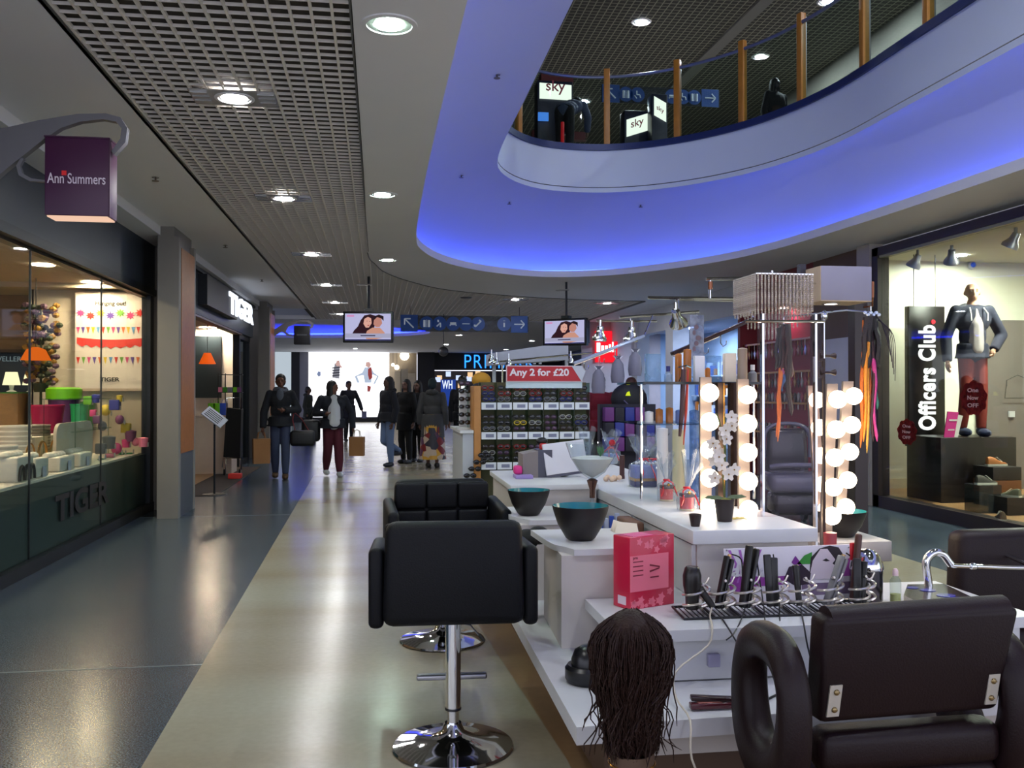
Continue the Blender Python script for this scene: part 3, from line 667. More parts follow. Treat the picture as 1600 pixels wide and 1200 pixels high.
t=thing('shop_counter',(-3.9,16.2,0),'white counter with stacked goods just inside the shop entrance','counter')
m=MB().use(mat('counter_cream',(226,206,186),0.5)); a=ay(322,700,16.4);b=ay(362,700,16.4); m.box((a.x-0.5,16.4,0),(b.x,17.0,0.98),0.01); m.build('cabinet',None,t)
m=MB().use(mat('counter_top',(216,196,180),0.4)); m.box((a.x-0.52,16.35,0.98),(b.x+0.02,17.02,1.01)); m.build('countertop',None,t)
for k,(px,c,lab) in enumerate([(332,'plastic_lime','lime green paper bag on the counter in the shop entrance'),(340,'plastic_lime','second lime green paper bag on the counter in the entrance'),(350,'toy_blue2','blue paper bag on the counter in the shop entrance')]):
    q=ay(px,640,16.7); m=MB().use(mat(c,(40,80,190),0.5)); m.box((q.x-0.06,16.6,1.01),(q.x+0.06,16.72,1.22),0.006); m.tube([(q.x-0.03,16.66,1.22),(q.x-0.02,16.66,1.28),(q.x+0.02,16.66,1.28),(q.x+0.03,16.66,1.22)],0.004,5); tag(m.build('paper_bag'),lab,'bag','paper bags on the counter')
q=ay(324,560,17.6); m=MB().use(mat('orange_lampshade',(230,90,20),0.5,emit=0.8)); m.lathe([(0.15,q.z-0.1),(0.06,q.z+0.1),(0.055,q.z+0.1),(0.145,q.z-0.1)],(q.x,17.6,0)); m.use(blackp).cyl((q.x,17.6,q.z+0.1),(q.x,17.6,2.66),0.006); tag(m.build('pendant_lamp'),'orange pendant shade inside the shop entrance','lamp')
m=MB().use(mat('dark_opening')); a=ay(322,500,19.2);b=ay(346,600,19.2); m.box((a.x-2,18.55,1.3),(ay(346,500,18.55).x,18.6,2.5)); struct(m.build('wall_left'))
# black shopping trolley on a chrome frame
t=thing('shopping_trolley',(-2.95,16.0,0),'black fabric shopping trolley standing in the shop entrance','trolley')
a=ay(349,640,16.0);b=ay(377,640,16.0); m=MB().use(matte_black); m.prism([(a.x,0.32),(b.x-0.02,0.30),(b.x,1.12),(a.x+0.05,1.15)],(0,16.25,0),X_,Z_,0.25); m.build('bag',None,t)
m=MB().use(chrome); m.tube([(a.x+0.02,16.1,0.1),(a.x+0.04,16.1,1.2),(a.x+0.04,16.1,1.32),(b.x-0.02,16.1,1.32),(b.x-0.03,16.1,0.3),(b.x-0.03,16.1,0.08)],0.012,6)
m.tube([(a.x-0.02,16.0,0.15),(a.x,16.0,0.30),(b.x,16.0,0.30)],0.008,6); m.build('frame',None,t)
for s in (a.x,b.x-0.04): m=MB().use(blackp); m.tube([(s-0.01,16.12,0.06),(s+0.02,16.12,0.06)],0.055,12); m.build('wheel',None,t)
# wire rack above
t=thing('wire_rack',(-3.2,17.0,0),'black wire rack of small goods behind the trolley','rack'); m=MB().use(blackp)
for px in (341,352,366,378): q=ay(px,600,17.2); m.cyl((q.x,17.2,0),(q.x,17.2,1.75),0.01,0.01,6)
for z in (1.72,1.4,1.1): m.box((ay(341,600,17.2).x,17.15,z),(ay(379,600,17.2).x,17.3,z+0.012))
m.build('frame',None,t)
m=MB()
for k,px in enumerate((345,352,360,368,374)): q=ay(px,600,17.2); m.use(mat(*[('toy_rose',),('plastic_green',),('toy_grey',),('plastic_lime',),('toy_mauve',)][k])); m.box((q.x-0.04,17.17,1.412),(q.x+0.03,17.27,1.5)); 
m.build('packets',None,t)
m=MB().use(cols[1]); q=ay(366,725,15.4); m.box((q.x-0.1,15.4,0.01),(q.x+0.1,15.6,0.09),0.01); tag(m.build('red_box'),'small red box on the floor under the trolley','box')
# menu style stand at the entrance
t=thing('sign_stand',(-2.2,13.2,0),'slim metal floor stand with a tilted sign plate at the entrance','stand')
q=az(335,773,0); m=MB().use(darkmetal); m.lathe([(0.001,0),(0.17,0),(0.16,0.012),(0.001,0.016)],(q.x,q.y,0),24); m.build('base',None,t)
m=MB().use(darkmetal); m.cyl((q.x,q.y,0.01),(q.x,q.y,1.05),0.014); m.build('pole',None,t)
m=MB().use(mat('sign_sheet',(190,195,205),0.3)); M=Matrix.Translation((q.x,q.y,1.07))@Matrix.Rotation(math.radians(38),4,'Y')@Matrix.Rotation(math.radians(35),4,'X'); m.box((-0.16,-0.11,-0.008),(0.16,0.11,0.008),0,M); m.use(blk)
for k in range(5): m.box((-0.13,-0.08+k*0.035,0.008),(0.1,-0.065+k*0.035,0.0095),0,M)
m.build('sign_plate',None,t)
m=MB().use(white); q=ax(300,650,-2.21); t2=[(-2.58,18.1,1.0),(-2.50,18.9,0.9)]
# ------------------------------------------------------------------ right side shop window
RX=6.14; OG=Y_
m=MB().use(mat('window_frame_brown',(38,26,26),0.4)); m.box((RX-0.05,2,3.10),(RX+0.08,10.72,3.20)); m.box((RX-0.05,10.60,0),(RX+0.10,10.74,3.2)); m.box((RX-0.05,2,0),(RX+0.12,10.72,0.14)); struct(m.build('window_3'))
m=MB().use(mat('window_head_trim',(150,150,130),0.5)); m.box((RX-0.03,2,3.07),(RX+0.05,10.6,3.10)); struct(m.build('window_3'))
for ya,yb in ((2,6.2),(6.21,10.6)):
    m=MB().use(glass_win); m.box((RX,ya,0.14),(RX+0.012,yb,3.08)); struct(m.build('window_3'))
m=MB().use(mat('pillar_light',(176,168,160),0.6)); m.box((RX-0.08,10.74,0),(RX+0.1,11.05,3.27)); struct(m.build('wall_right'))
m=MB().use(cream); m.box((RX+0.1,11.5,0),(10.5,11.6,3.3)); m.box((9.6,2,0),(9.7,11.5,3.3)); struct(m.build('wall_right'))
m=MB().use(mat('skirting_cream',(226,216,190),0.5)); m.box((RX+0.1,11.47,0.12),(9.6,11.5,0.26)); struct(m.build('baseboard_right'))
m=MB().use(mat('shop_ceiling_cool',(216,212,190),0.8)); m.box((RX+0.08,2,3.18),(9.6,11.6,3.24)); struct(m.build('ceiling'))
m=MB().use(shopfloor); m.box((RX+0.02,2,0.10),(9.6,11.5,0.125)); struct(m.build('floor'))
# grey wardrobe wall at the back
m=MB().use(mat('screen_grey',(112,104,100),0.6)); a=ay(1540,500,11.2); b=ay(1640,500,11.2); zt=ay(1545,500,11.2).z
m.prism([(a.x,0.125),(b.x,0.125),(b.x,zt),(a.x+0.25,zt),(a.x+0.08,zt-0.03),(a.x,zt-0.12)],(0,11.3,0),X_,Z_,0.12); tag(m.build('display_screen'),'grey free-standing screen at the back of the right shop window','screen')
t=thing('garment_rail',(a.x+0.5,11.1,1.2),'thin wire garment hanger rail in front of the grey screen','rail'); m=MB().use(mat('wire_dark',(70,66,66),0.4,0.6))
P=[ay(x,y,11.12) for x,y in ((1573,604),(1573,594),(1590,586),(1612,595),(1612,604))]; m.tube(P,0.006,6); m.tube([ay(1573,600,11.12),ay(1570,622,11.12),ay(1612,622,11.12)],0.006,6); m.build('hanger_frame',None,t)
m=MB().use(white); q=ay(1580,647,11.16); m.box((q.x-0.04,11.14,q.z-0.04),(q.x+0.04,11.17,q.z+0.04)); tag(m.build('wall_socket'),'small white socket plate on the grey screen','socket')
# black lightbox with vertical lettering
Ys=10.9; a=ay(1420,478,Ys); b=ay(1477,697,Ys)
t=thing('lightbox_sign',((a.x+b.x)/2,Ys,b.z),"black upright lightbox with white vertical Officers Club lettering",'sign')
m=MB().use(mat('lightbox_black',(16,10,14),0.3)); m.box((a.x,Ys,b.z),(b.x,Ys+0.10,a.z),0.004); m.build('panel',None,t)
m=MB(); q0=ay(1462,672,Ys); q1=ay(1462,508,Ys); text_into(m,'Officers Club',emis('sign_letters_hot',(255,250,244),2.2),(q0.x,Ys-0.006,q0.z),Z_,-X_,width=q1.z-q0.z,height=ay(1464,0,Ys).x-ay(1437,0,Ys).x,bold=0.035,spacing=1.08,extrude=0.004); m.build('letters',None,t)
m=MB().use(mat('dot_red',(200,20,40),0.4,emit=0.8)); q=ay(1457,503,Ys); m.lathe([(0.001,0),(0.028,0),(0.028,0.01),(0.001,0.01)],M=Matrix.Translation((q.x,Ys-0.012,q.z))@Matrix.Rotation(PI/2,4,'X')); m.build('red_dot',None,t)
for px,y,lab in ((1444,10.85,'upper'),(1452,10.85,'lower')): pass
m=MB().use(darkmetal); m.cyl((a.x+0.1,Ys+0.05,a.z),(a.x+0.1,Ys+0.05,3.18),0.005); m.cyl((b.x-0.1,Ys+0.05,a.z),(b.x-0.1,Ys+0.05,3.18),0.005); m.build('hanging_wire',None,t)
# plinth
a=ay(1470,684,9.9); b=ay(1588,684,9.9)
m=MB().use(mat('plinth_black',(24,16,16),0.35)); m.box((a.x,9.9,0.125),(b.x,10.6,a.z),0.004); tag(m.build('mannequin_plinth'),'large black box plinth under the shop window mannequin','plinth'); PLZ=a.z
# shoes, boxes, cards
def shoe(p,L,rz,upper,sole,label,grp='shoes in the right window'):
    t=thing('shoe',p,label,'shoe',grp,local=True,rz=rz)
    s=L/0.29; m=MB().use(sole,True)
    out=[(-0.14,-0.035),(-0.10,-0.045),(0.0,-0.040),(0.08,-0.05),(0.13,-0.035),(0.148,0),(0.13,0.035),(0.08,0.05),(0,0.04),(-0.10,0.045),(-0.14,0.035),(-0.15,0)]
    m.prism([(x*s,y*s) for x,y in out],(0,0,0),X_,Y_,0.025*s); m.build('sole',None,t)
    m=MB().use(upper,True); rows_=[]
    for x,w,h in ((-0.145,0.02,0.06),(-0.13,0.036,0.115),(-0.09,0.04,0.12),(-0.03,0.04,0.105),(0.02,0.042,0.075),(0.07,0.045,0.055),(0.115,0.036,0.045),(0.14,0.015,0.032)):
        rows_.append([Vector((x*s,w*s*math.cos(a),0.024*s+(h-0.024)*s*math.sin(a))) for a in [PI*i/8 for i in range(9)]])
    vs=[v for r in rows_ for v in r]; fs=[(r*9+i,r*9+i+1,(r+1)*9+i+1,(r+1)*9+i) for r in range(7) for i in range(8)]+[tuple(range(9)),tuple(range(63,72))]
    m.add(vs,fs,True); m.build('upper',None,t)
    m=MB().use(mat('lace_white',(210,205,195),0.7))
    for k in range(4): x=0.0+k*0.022; h=0.112-k*0.017; m.tube([(x*s,-0.022*s,h*s*0.93),(x*s,0,h*s*1.0),(x*s,0.022*s,h*s*0.93)],0.004*s,5)
    m.build('laces',None,t); return t
sole_w=mat('sole_white',(205,200,185),0.6)
q=ay(1557,728,9.6); shoe((q.x,9.6,q.z+0.0),0.26,0.0,mat('suede_tan',(150,88,36),0.7),sole_w,'tan ankle boot with pale sole on top of the shoe boxes')
def boxy(a,b,y0,y1,mt,name,lab,cat,grp=None):
    m=MB().use(mt); m.box((a[0],y0,a[1]),(b[0],y1,b[1]),0.004); return tag(m.build(name),lab,cat,grp)
for k,(z,mt,lab) in enumerate([(0.125,'shoebox_dark','lowest dark shoe box of the pile in the right window'),(0.245,'shoebox_brown','brown shoe box in the middle of the pile in the right window'),(0.365,'shoebox_dark','top dark shoe box under the tan ankle boot')]):
    m=MB().use(mat(mt,(30,24,24) if 'dark' in mt else (104,60,26),0.5)); zz=q.z*1.0; hh=(q.z-0.125)/3; m.box((q.x-0.15,9.45,0.125+k*hh),(q.x+0.2,9.8,0.125+(k+1)*hh-0.003),0.003); tag(m.build('shoe_box'),lab,'shoe box','shoe boxes in the right window')
s2=ay(1538,757,9.1); m=MB().use(glass('clear_display_box',(190,190,185),1.5,0.05,0.15,(120,120,120))); m.box((s2.x-0.13,9.0,0.125),(s2.x+0.13,9.25,s2.z)); tag(m.build('acrylic_block'),'clear display block under the dark boot','display block')
shoe((s2.x+0.02,9.1,s2.z),0.25,0.0,mat('suede_dark',(60,54,50),0.7),sole_w,'dark boot with pale sole on the clear block')
s3=ay(1580,776,8.9); shoe((s3.x,8.9,s3.z),0.22,1.9,mat('canvas_khaki',(100,96,76),0.8),sole_w,'khaki trainer at the right photo edge in the window')
m=MB().use(mat('plinth_black')); m.box((s3.x-0.12,8.8,0.125),(s3.x+0.25,9.1,s3.z)); tag(m.build('shoe_riser'),'small black riser under the khaki trainer','riser')
s4=ay(1563,798,8.5); shoe((s4.x,8.5,0.125),0.24,1.2,mat('suede_brown',(90,66,44),0.7),sole_w,'brown trainer pointing towards the window glass, lowest of the shoes')
# show card, magenta card, sale stickers
t=thing('price_poster',(6.6,10.9,0.12),'small white and pink price poster on the window floor below the lightbox','poster')
a=ay(1420,727,10.9);b=ay(1454,778,10.9); m=MB().use(mat('card_pink',(176,140,150),0.6)); m.box((a.x,10.9,0.125),(b.x,10.92,a.z)); m.build('board',None,t)
m=MB().use(mat('card_black',(30,24,26),0.6)); m.box((a.x+0.03,10.895,a.z-0.06),(a.x+0.2,10.9,a.z-0.01)); m.use(mat('card_white',(214,210,204),0.6))
m.box((a.x+0.05,10.893,a.z-0.24),(a.x+0.16,10.897,a.z-0.13)); m.box((a.x+0.10,10.89,a.z-0.33),(a.x+0.23,10.894,a.z-0.22)); m.use(mat('card_red',(190,40,60),0.6)).box((a.x+0.03,10.894,a.z-0.10),(b.x-0.01,10.898,a.z-0.07))
m.use(mat('card_black')).box((a.x+0.06,10.893,0.14),(b.x-0.02,10.897,0.22)); m.build('print',None,t)
t=thing('show_card',(6.9,10.3,PLZ),'magenta show card leaning by the mannequin feet','card'); Yc=10.0
m=MB().use(mat('card_magenta',(196,40,128),0.5)); m.prism([(ay(1474,683,Yc).x,0),(ay(1490,683,Yc).x,0),(ay(1497,644,Yc).x,ay(1490,644,Yc).z-PLZ),(ay(1480,643,Yc).x,ay(1480,643,Yc).z-PLZ)],(0,Yc,PLZ),X_,Z_,0.012); m.build('card_front',None,t)
m=MB().use(mat('card_white')); m.prism([(ay(1490,683,Yc).x,0),(ay(1498,683,Yc).x,0),(ay(1506,650,Yc).x,0.25),(ay(1497,644,Yc).x,0.27)],(0,Yc+0.03,PLZ),X_,Z_,0.012)
m.use(mat('card_white')).box((ay(1482,650,Yc).x,Yc-0.016,PLZ+0.19),(ay(1494,650,Yc).x,Yc-0.013,PLZ+0.21)); m.box((ay(1480,650,Yc).x,Yc-0.016,PLZ+0.08),(ay(1490,650,Yc).x,Yc-0.013,PLZ+0.095)); m.build('card_print',None,t)
def sticker(px,py,w,h,lab):
    c=ax(px,py,RX-0.006); t=thing('window_sticker',c,lab,'sticker','round sale stickers on the right window')
    P=[]; n=32
    for i in range(n): a=2*PI*i/n; r=1+0.07*math.sin(a*9); P.append((w/2*math.cos(a)*r,h/2*math.sin(a)*r))
    m=MB().use(glass('sticker_red',(175,95,95),0.3,0.3,0.55,(130,44,44))); m.prism(P,c,Y_,Z_,0.002); m.build('disc',None,t)
    m=MB(); 
    for k,s in enumerate(('One','Now','OFF')): text_into(m,s,mat('sticker_ink',(206,170,165),0.6),(c.x-0.004,c.y+w*0.22,c.z+h*(0.17-0.22*k)),-Y_,Z_,width=w*0.42,height=h*0.12,bold=0.02,extrude=0.0008)
    m.build('print',None,t)
sticker(1417,675,ax(1403,675,RX).y-ax(1433,675,RX).y,0.30,'small faded red sale sticker on the right window, lower left')
sticker(1521,622,ax(1501,622,RX).y-ax(1542,622,RX).y,0.36,'larger faded red sale sticker in front of the mannequin trousers')
# ceiling spots and a small detector
def spot(p,lab,grp,tilt=0.4,s=1.0,glow=None,body=brushed,stem=0.1,yaw=0.0):
    t=thing('spotlight',p,lab,'spotlight',grp,local=True)
    m=MB().use(body); m.cyl((0,0,0),(0,0,-stem),0.012*s,None,10); m.build('stem',None,t)
    M=Matrix.Translation((0,0,-stem))@Matrix.Rotation(yaw,4,'Z')@Matrix.Rotation(tilt,4,'X')
    m=MB().use(body); m.lathe([(0.001,0.02*s),(0.025*s,0.015*s),(0.03*s,-0.03*s),(0.055*s,-0.07*s),(0.055*s,-0.09*s),(0.048*s,-0.09*s),(0.03*s,-0.06*s),(0.001,-0.055*s)],M=M,n=20); m.build('lamp_head',None,t)
    if glow: m=MB().use(glow); m.lathe([(0.001,-0.075*s),(0.044*s,-0.078*s),(0.001,-0.08*s)],M=M,n=16); m.build('lamp_face',None,t)
    return t
for k,(px,py,Y) in enumerate([(1434,390,10.6),(1487,380,10.2),(1587,352,9.0)]):
    q=ay(px,py,Y); spot((q.x,Y,3.18),'silver ceiling spotlight in the right shop window, %s'%['leftmost, above the lightbox','middle, left of the mannequin head','right, at the photo edge'][k],'spotlights in the right window',0.5,1.6,None,brushed,0.08,[0.5,-0.5,0.6][k])
m=MB().use(white); q=ay(1520,414,11.44); m.lathe([(0.001,0),(0.06,0),(0.055,0.03),(0.001,0.03)],M=Matrix.Translation((q.x,11.47,q.z))@Matrix.Rotation(PI/2,4,'X')); m.use(mat('sensor_blue',(30,70,190),0.3,emit=0.3)).sph((q.x,11.43,q.z),0.035,10,6); tag(m.build('alarm_sensor'),'small white alarm sensor with a blue dome high on the cream wall','sensor')
shoplight(7.6,9.6,3.175,'round ceiling light inside the right shop window','lights in the right window',0.13,emis('cool_warm_glow',(255,252,232),1100.0))
shoplight(7.0,6.6,3.175,'ceiling light of the right shop nearest the camera','lights in the right window',0.13,MATS['cool_warm_glow'])
shoplight(7.4,10.9,3.175,'ceiling light over the lightbox in the right shop','lights in the right window',0.08,MATS['cool_warm_glow'])
# right wall beyond the pillar: timber panels, red jewellery shop, pale blue shop
m=MB().use(mat('panel_brown',(92,66,52),0.5,noise=0.1)); m.box((RX,11.05,0),(RX+0.1,12.4,3.27)); struct(m.build('wall_right'))
m=MB().use(mat('panel_pale',(200,200,215),0.5)); a=ax(1288,540,RX-0.03);b=ax(1338,600,RX-0.03); m.box((RX-0.03,b.y,1.0),(RX,a.y,a.z+0.08)); tag(m.build('wall_panel'),'pale blank panel on the brown wall right of the mirror panel','panel')
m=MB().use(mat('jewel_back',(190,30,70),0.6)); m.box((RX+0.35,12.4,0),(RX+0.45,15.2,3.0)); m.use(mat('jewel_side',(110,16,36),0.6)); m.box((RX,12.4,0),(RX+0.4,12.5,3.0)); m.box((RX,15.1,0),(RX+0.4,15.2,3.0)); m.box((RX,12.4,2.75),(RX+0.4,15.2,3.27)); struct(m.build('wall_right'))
for r in range(4):
    t=thing('jewellery_shelf',(RX+0.2,13.8,0.7+r*0.5),'%s shelf of hanging jewellery on the red shop wall'%['lowest','second','third','top'][r],'shelf','red jewellery shelves')
    m=MB().use(gold); z=0.75+r*0.48; m.box((RX+0.05,12.5,z),(RX+0.35,15.1,z+0.03)); m.build('board',None,t)
    m=MB(); 
    for k in range(22):
        y=12.56+k*0.115; m.use([mat('bead_red',(190,30,60),0.4),mat('bead_silver',(220,215,210),0.2,0.6),mat('bead_dark',(50,14,24),0.5),gold][(k+r)%4])
        m.prism([(0,0.06),(0.045,0.0),(0,-0.09),(-0.045,0.0)],(RX+0.06,y,z-0.14 if r>1 else z+0.12),Y_,Z_,0.015); m.cyl((RX+0.06,y,z),(RX+0.06,y,z-0.08),0.006,None,5)
        if r<2: m.box((RX+0.1,y-0.04,z+0.03),(RX+0.2,y+0.03,z+0.16))
    m.build('jewellery',None,t)
m=MB().use(mat('shop_blue_wall',(150,175,205),0.7)); m.box((8.6,15.2,0),(8.7,24.0,3.0)); m.box((RX+0.4,15.2,0),(8.7,15.25,3.0)); m.box((RX,24.0,0),(8.7,24.1,3.0)); struct(m.build('wall_right'))
m=MB().use(mat('white_column',(190,194,205),0.6)); m.box((RX-0.05,18.6,0),(RX+0.3,19.1,3.27)); m.box((RX-0.05,21.3,0),(RX+0.25,21.8,3.27)); m.box((RX-0.02,15.2,2.75),(RX+0.2,24.0,3.27)); struct(m.build('wall_right'))
shoplight(6.36,13.8,2.745,'ceiling light added to brighten the red jewellery shelves','added lights of the red jewellery shop',0.10,emis('jewel_fill_glow',(255,235,225),50.0))  # added lamp, brightens the red shop
shoplight(7.3,17.0,2.95,'ceiling light of the pale blue shop behind the kiosk, nearer','lights of the pale blue shop',0.15,emis('cold_glow',(205,225,255),750.0))
shoplight(7.3,21.5,2.95,'ceiling light of the pale blue shop behind the kiosk, farther','lights of the pale blue shop',0.15,MATS['cold_glow'])
m=MB().use(mat('shop_ceiling_blue',(190,205,225),0.8)); m.box((RX+0.2,15.2,2.97),(8.7,24.0,3.0)); struct(m.build('ceiling'))
for z in (0.8,1.3,1.8):
    m=MB().use(mat('shelf_pale',(190,200,215),0.5)); m.box((8.3,17,z),(8.6,23.8,z+0.03)); 
    for k in range(24):
        m.use([mat('bottle_amber',(190,110,40),0.3),mat('bottle_white',(215,220,228),0.4),mat('bottle_blue',(80,110,180),0.3)][(k*2+int(z*10))%3]); y=17.1+k*0.28; m.box((8.35,y,z+0.03),(8.5,y+0.12,z+0.2+0.08*(k%3)))
    o=m.build('product_shelf'); tag(o,'%s shelf of small products in the pale blue shop'%{0.8:'lowest',1.3:'middle',1.8:'top'}[z],'shelf','shelves of the pale blue shop')
# red lit shop sign farther on
t=thing('shop_sign',(5.9,24.2,2.7),'red square lit shop sign with white lettering beyond the hanging screen','sign'); Yr=23.8
a=ay(931,538,Yr);b=ay(965,566,Yr)
m=MB().use(mat('pale_fascia',(176,166,170),0.6)); m.box((a.x-0.35,Yr+0.1,0),(a.x+1.8,Yr+0.2,3.27)); struct(m.build('wall_right'))
m=MB().use(emis('sign_red_glow',(230,28,44),1.3)); m.box((a.x,Yr,b.z),(b.x,Yr+0.1,ay(931,517,Yr).z)); m.build('panel',None,t)
m=MB(); q=ay(932,551,Yr-0.01); text_into(m,'Ecco!',emis('sign_white_glow',(255,240,240),2.5),q,X_,Z_,width=b.x-a.x-0.05,height=0.3,bold=0.03,extrude=0.004) if False else None
m.use(emis('sign_white_glow',(255,240,240),2.5))
for k,(x,w,h) in enumerate([(0.02,0.10,0.24),(0.15,0.07,0.17),(0.25,0.07,0.17),(0.35,0.06,0.2),(0.44,0.04,0.26)]): m.box((a.x+x,Yr-0.01,q.z+0.02),(a.x+x+w,Yr,q.z+h+0.02))
m.build('letter_shapes',None,t)
# far right boundary walls
m=MB().use(mat('far_wall_dark',(40,38,42),0.6)); m.box((8.8,24.2,0),(8.9,45,3.4)); struct(m.build('wall_right'))

# ------------------------------------------------------------------ far end
YF=44.0
def fx(px): return ay(px,600,YF).x
m=MB().use(emis('window_glow',(250,250,255),2.4)); m.box((fx(482),YF,0.25),(fx(608),YF+0.05,3.35)); struct(m.build('window_4'))
m=MB().use(emis('window_glow_soft',(214,228,240),0.7)); m.box((fx(425),YF,0.1),(fx(455),YF+0.05,3.3)); struct(m.build('window_4'))
m=MB().use(mat('far_dark',(24,24,30),0.6)); m.box((-16,YF-0.02,3.35),(16,YF+0.1,3.6)); m.box((-16,YF-0.1,0),(fx(652),YF+0.06,0.22)); m.box((fx(455),YF-0.02,0.2),(fx(468),YF+0.05,3.35)); m.box((fx(652),YF-0.6,0),(fx(678),YF,3.4)); struct(m.build('wall_far'))
m=MB().use(mat('far_goods',(140,140,150),0.6)); m.box((fx(468),YF+0.0,0.2),(fx(482),YF+0.1,3.35)); m.use(mat('far_tan',(150,136,116),0.6)).box((fx(608),YF+0.6,0.0),(fx(652),YF+0.7,3.35)); m.box((-16,YF,0),(fx(425),YF+0.1,3.4)); struct(m.build('wall_far'))
for k,(px,py,r) in enumerate([(632,556,.22),(620,574,.12),(626,545,.1),(614,570,.08)]):
    q=ay(px,py,YF+0.3); m=MB().use(emis('shop_bulb',(255,246,225),4.0)); m.sph(q,r,12,8); m.use(blackp).cyl(q+Z_*r,Vector((q.x,q.y,3.34)),0.01,None,5)
    tag(m.build('globe_lamp'),'glowing globe lamp in the shop right of the bright window, %s'%['largest and brightest','lower left','top','smallest, leftmost'][k],'lamp','globe lamps in the far shop')
for k,(px,w,z1,c) in enumerate([(613,.25,1.9,(40,36,40)),(622,.3,2.4,(190,176,150)),(632,.35,2.5,(170,160,140)),(644,.35,2.3,(200,186,160))]):
    q=ay(px,600,YF-0.3); m=MB().use(mat('far_panel_%d'%k,c,0.6)); m.box((q.x-w/2,YF+0.2,0.2),(q.x+w/2,YF+0.25,z1)); tag(m.build('clothes_rail_panel'),'%s panel of clothes in the shop right of the bright window'%['narrow dark','first pale','second pale','tall cream'][k],'clothes panel','far shop panels')
# pictures on the bright window: two posed figures
def fig(pts,col,z=0): 
    m.use(col); P=[(ay(x,y,YF-0.02).x,ay(x,y,YF-0.02).z) for x,y in pts]; m.prism(P,(0,YF-0.02-z,0),X_,Z_,0.004)
t=thing('window_picture',(fx(525),YF,1.5),'picture of a figure in a striped top on the left of the bright far window','picture'); m=MB()
fig([(519,590),(523,568),(528,566),(531,574),(530,592)],mat('pic_grey',(150,150,158),0.6,emit=0.5)); fig([(524,570),(526,564),(530,563),(532,569),(528,573)],mat('pic_skin',(210,170,160),0.6,emit=0.6),0.006); fig([(529,566),(535,574),(531,575)],mat('pic_skin'),0.004)
for k in range(4): fig([(519,574+4*k),(531,573+4*k),(531,575+4*k),(519,576+4*k)],mat('pic_dark',(80,80,90),0.6,emit=0.2),0.01)
m.build('print',None,t)
t=thing('window_picture',(fx(576),YF,1.5),'picture of a figure with red scarf and hands on hips on the bright far window','picture'); m=MB()
fig([(566,582),(570,574),(580,574),(584,582),(592,588),(586,600),(583,600),(589,588),(582,585),(580,598),(570,598),(568,586),(558,588),(562,598),(558,598),(554,588)],mat('pic_blue',(190,205,225),0.6,emit=0.6)); fig([(571,572),(572,566),(577,565),(580,570),(577,575)],mat('pic_skin'),0.006); fig([(575,577),(580,573),(582,590),(577,594),(575,586)],mat('pic_red',(170,70,66),0.6,emit=0.4),0.008); fig([(574,602),(580,604),(578,612),(574,612)],mat('pic_red'),0.004); m.build('print',None,t)
t=thing('window_picture',(fx(498),YF,1.5),'faint blue round picture at the left of the bright far window','picture'); m=MB(); fig([(495,585),(497,580),(501,581),(501,587),(498,589)],mat('pic_dusk',(150,165,200),0.6,emit=0.4)); m.build('print',None,t)
# PRIMARK front
m=MB().use(mat('fascia_black',(8,9,14),0.5)); m.box((fx(678),YF-0.1,2.45),(16,YF,3.4)); m.use(mat('far_inside',(70,64,66),0.7)).box((fx(678),YF+1.5,0),(16,YF+1.6,2.45)); struct(m.build('wall_far'))
t=thing('shop_sign',(fx(760),YF,3.0),'blue neon PRIMARK letters on a black fascia at the far end','sign'); q=ay(726,575,YF-0.12)
m=MB(); text_into(m,'PRIMARK',emis('neon_blue',(40,130,255),2.6),q,X_,Z_,width=3.3*(ay(790,0,YF).x-ay(726,0,YF).x)/2.0*1.03,height=ay(0,550,YF-0.12).z-q.z,bold=-0.010,extrude=0.02,spacing=1.15); m.build('letters',None,t)
t=thing('shop_poster',(fx(695),YF-0.5,1.2),'blue lit poster reading WH at the far shop entrance','poster'); a=ay(689,593,YF-0.7);b=ay(712,625,YF-0.7)
m=MB().use(emis('poster_blue',(40,70,160),0.8)); m.box((a.x,YF-0.7,b.z-0.3),(b.x,YF-0.6,a.z)); m.use(blackp).box((a.x,YF-0.7,0),(b.x,YF-0.6,b.z-0.3)); m.build('panel',None,t); m=MB(); text_into(m,'WH',emis('poster_letters',(225,235,255),1.2),(a.x+0.05,YF-0.71,1.55),X_,Z_,width=(b.x-a.x)*0.7,height=0.4,bold=0.02,extrude=0.003); m.build('letters',None,t)
random.seed(9)
for k in range(10):
    px=684+random.random()*70; py=582+random.random()*22; q=ay(px,py,YF+0.8); m=MB().use([emis('bright_goods',(200,215,255),1.2),emis('warm_goods',(255,210,160),1.0)][k%2]); m.box((q.x-0.12,q.y,q.z-0.12),(q.x+0.12,q.y+0.1,q.z+0.12)); tag(m.build('lit_display'),'small lit display inside the shop under the blue neon letters','display','lit displays under the blue neon letters')
# hanging ball on wire near the sign band, cctv dome
q=ay(693,549,22.0); m=MB().use(mat('dome_grey',(90,90,92),0.3,0.5)); m.sph(q,(0.12,0.12,0.12),14,9); m.cyl(q+Z_*0.1,Vector((q.x,q.y,CZ)),0.012,None,6); tag(m.build('hanging_dome'),'grey dome camera hanging left of the blue neon letters','camera')
q=ay(728,525,18.0); m=MB().use(mat('dome_grey')); m.lathe([(0.001,-0.03),(0.1,-0.02),(0.12,0),(0.001,0)],(q.x,18,CZ-0.002)); tag(m.build('ceiling_disc'),'flat dark disc on the ceiling behind the wayfinding sign','detector')
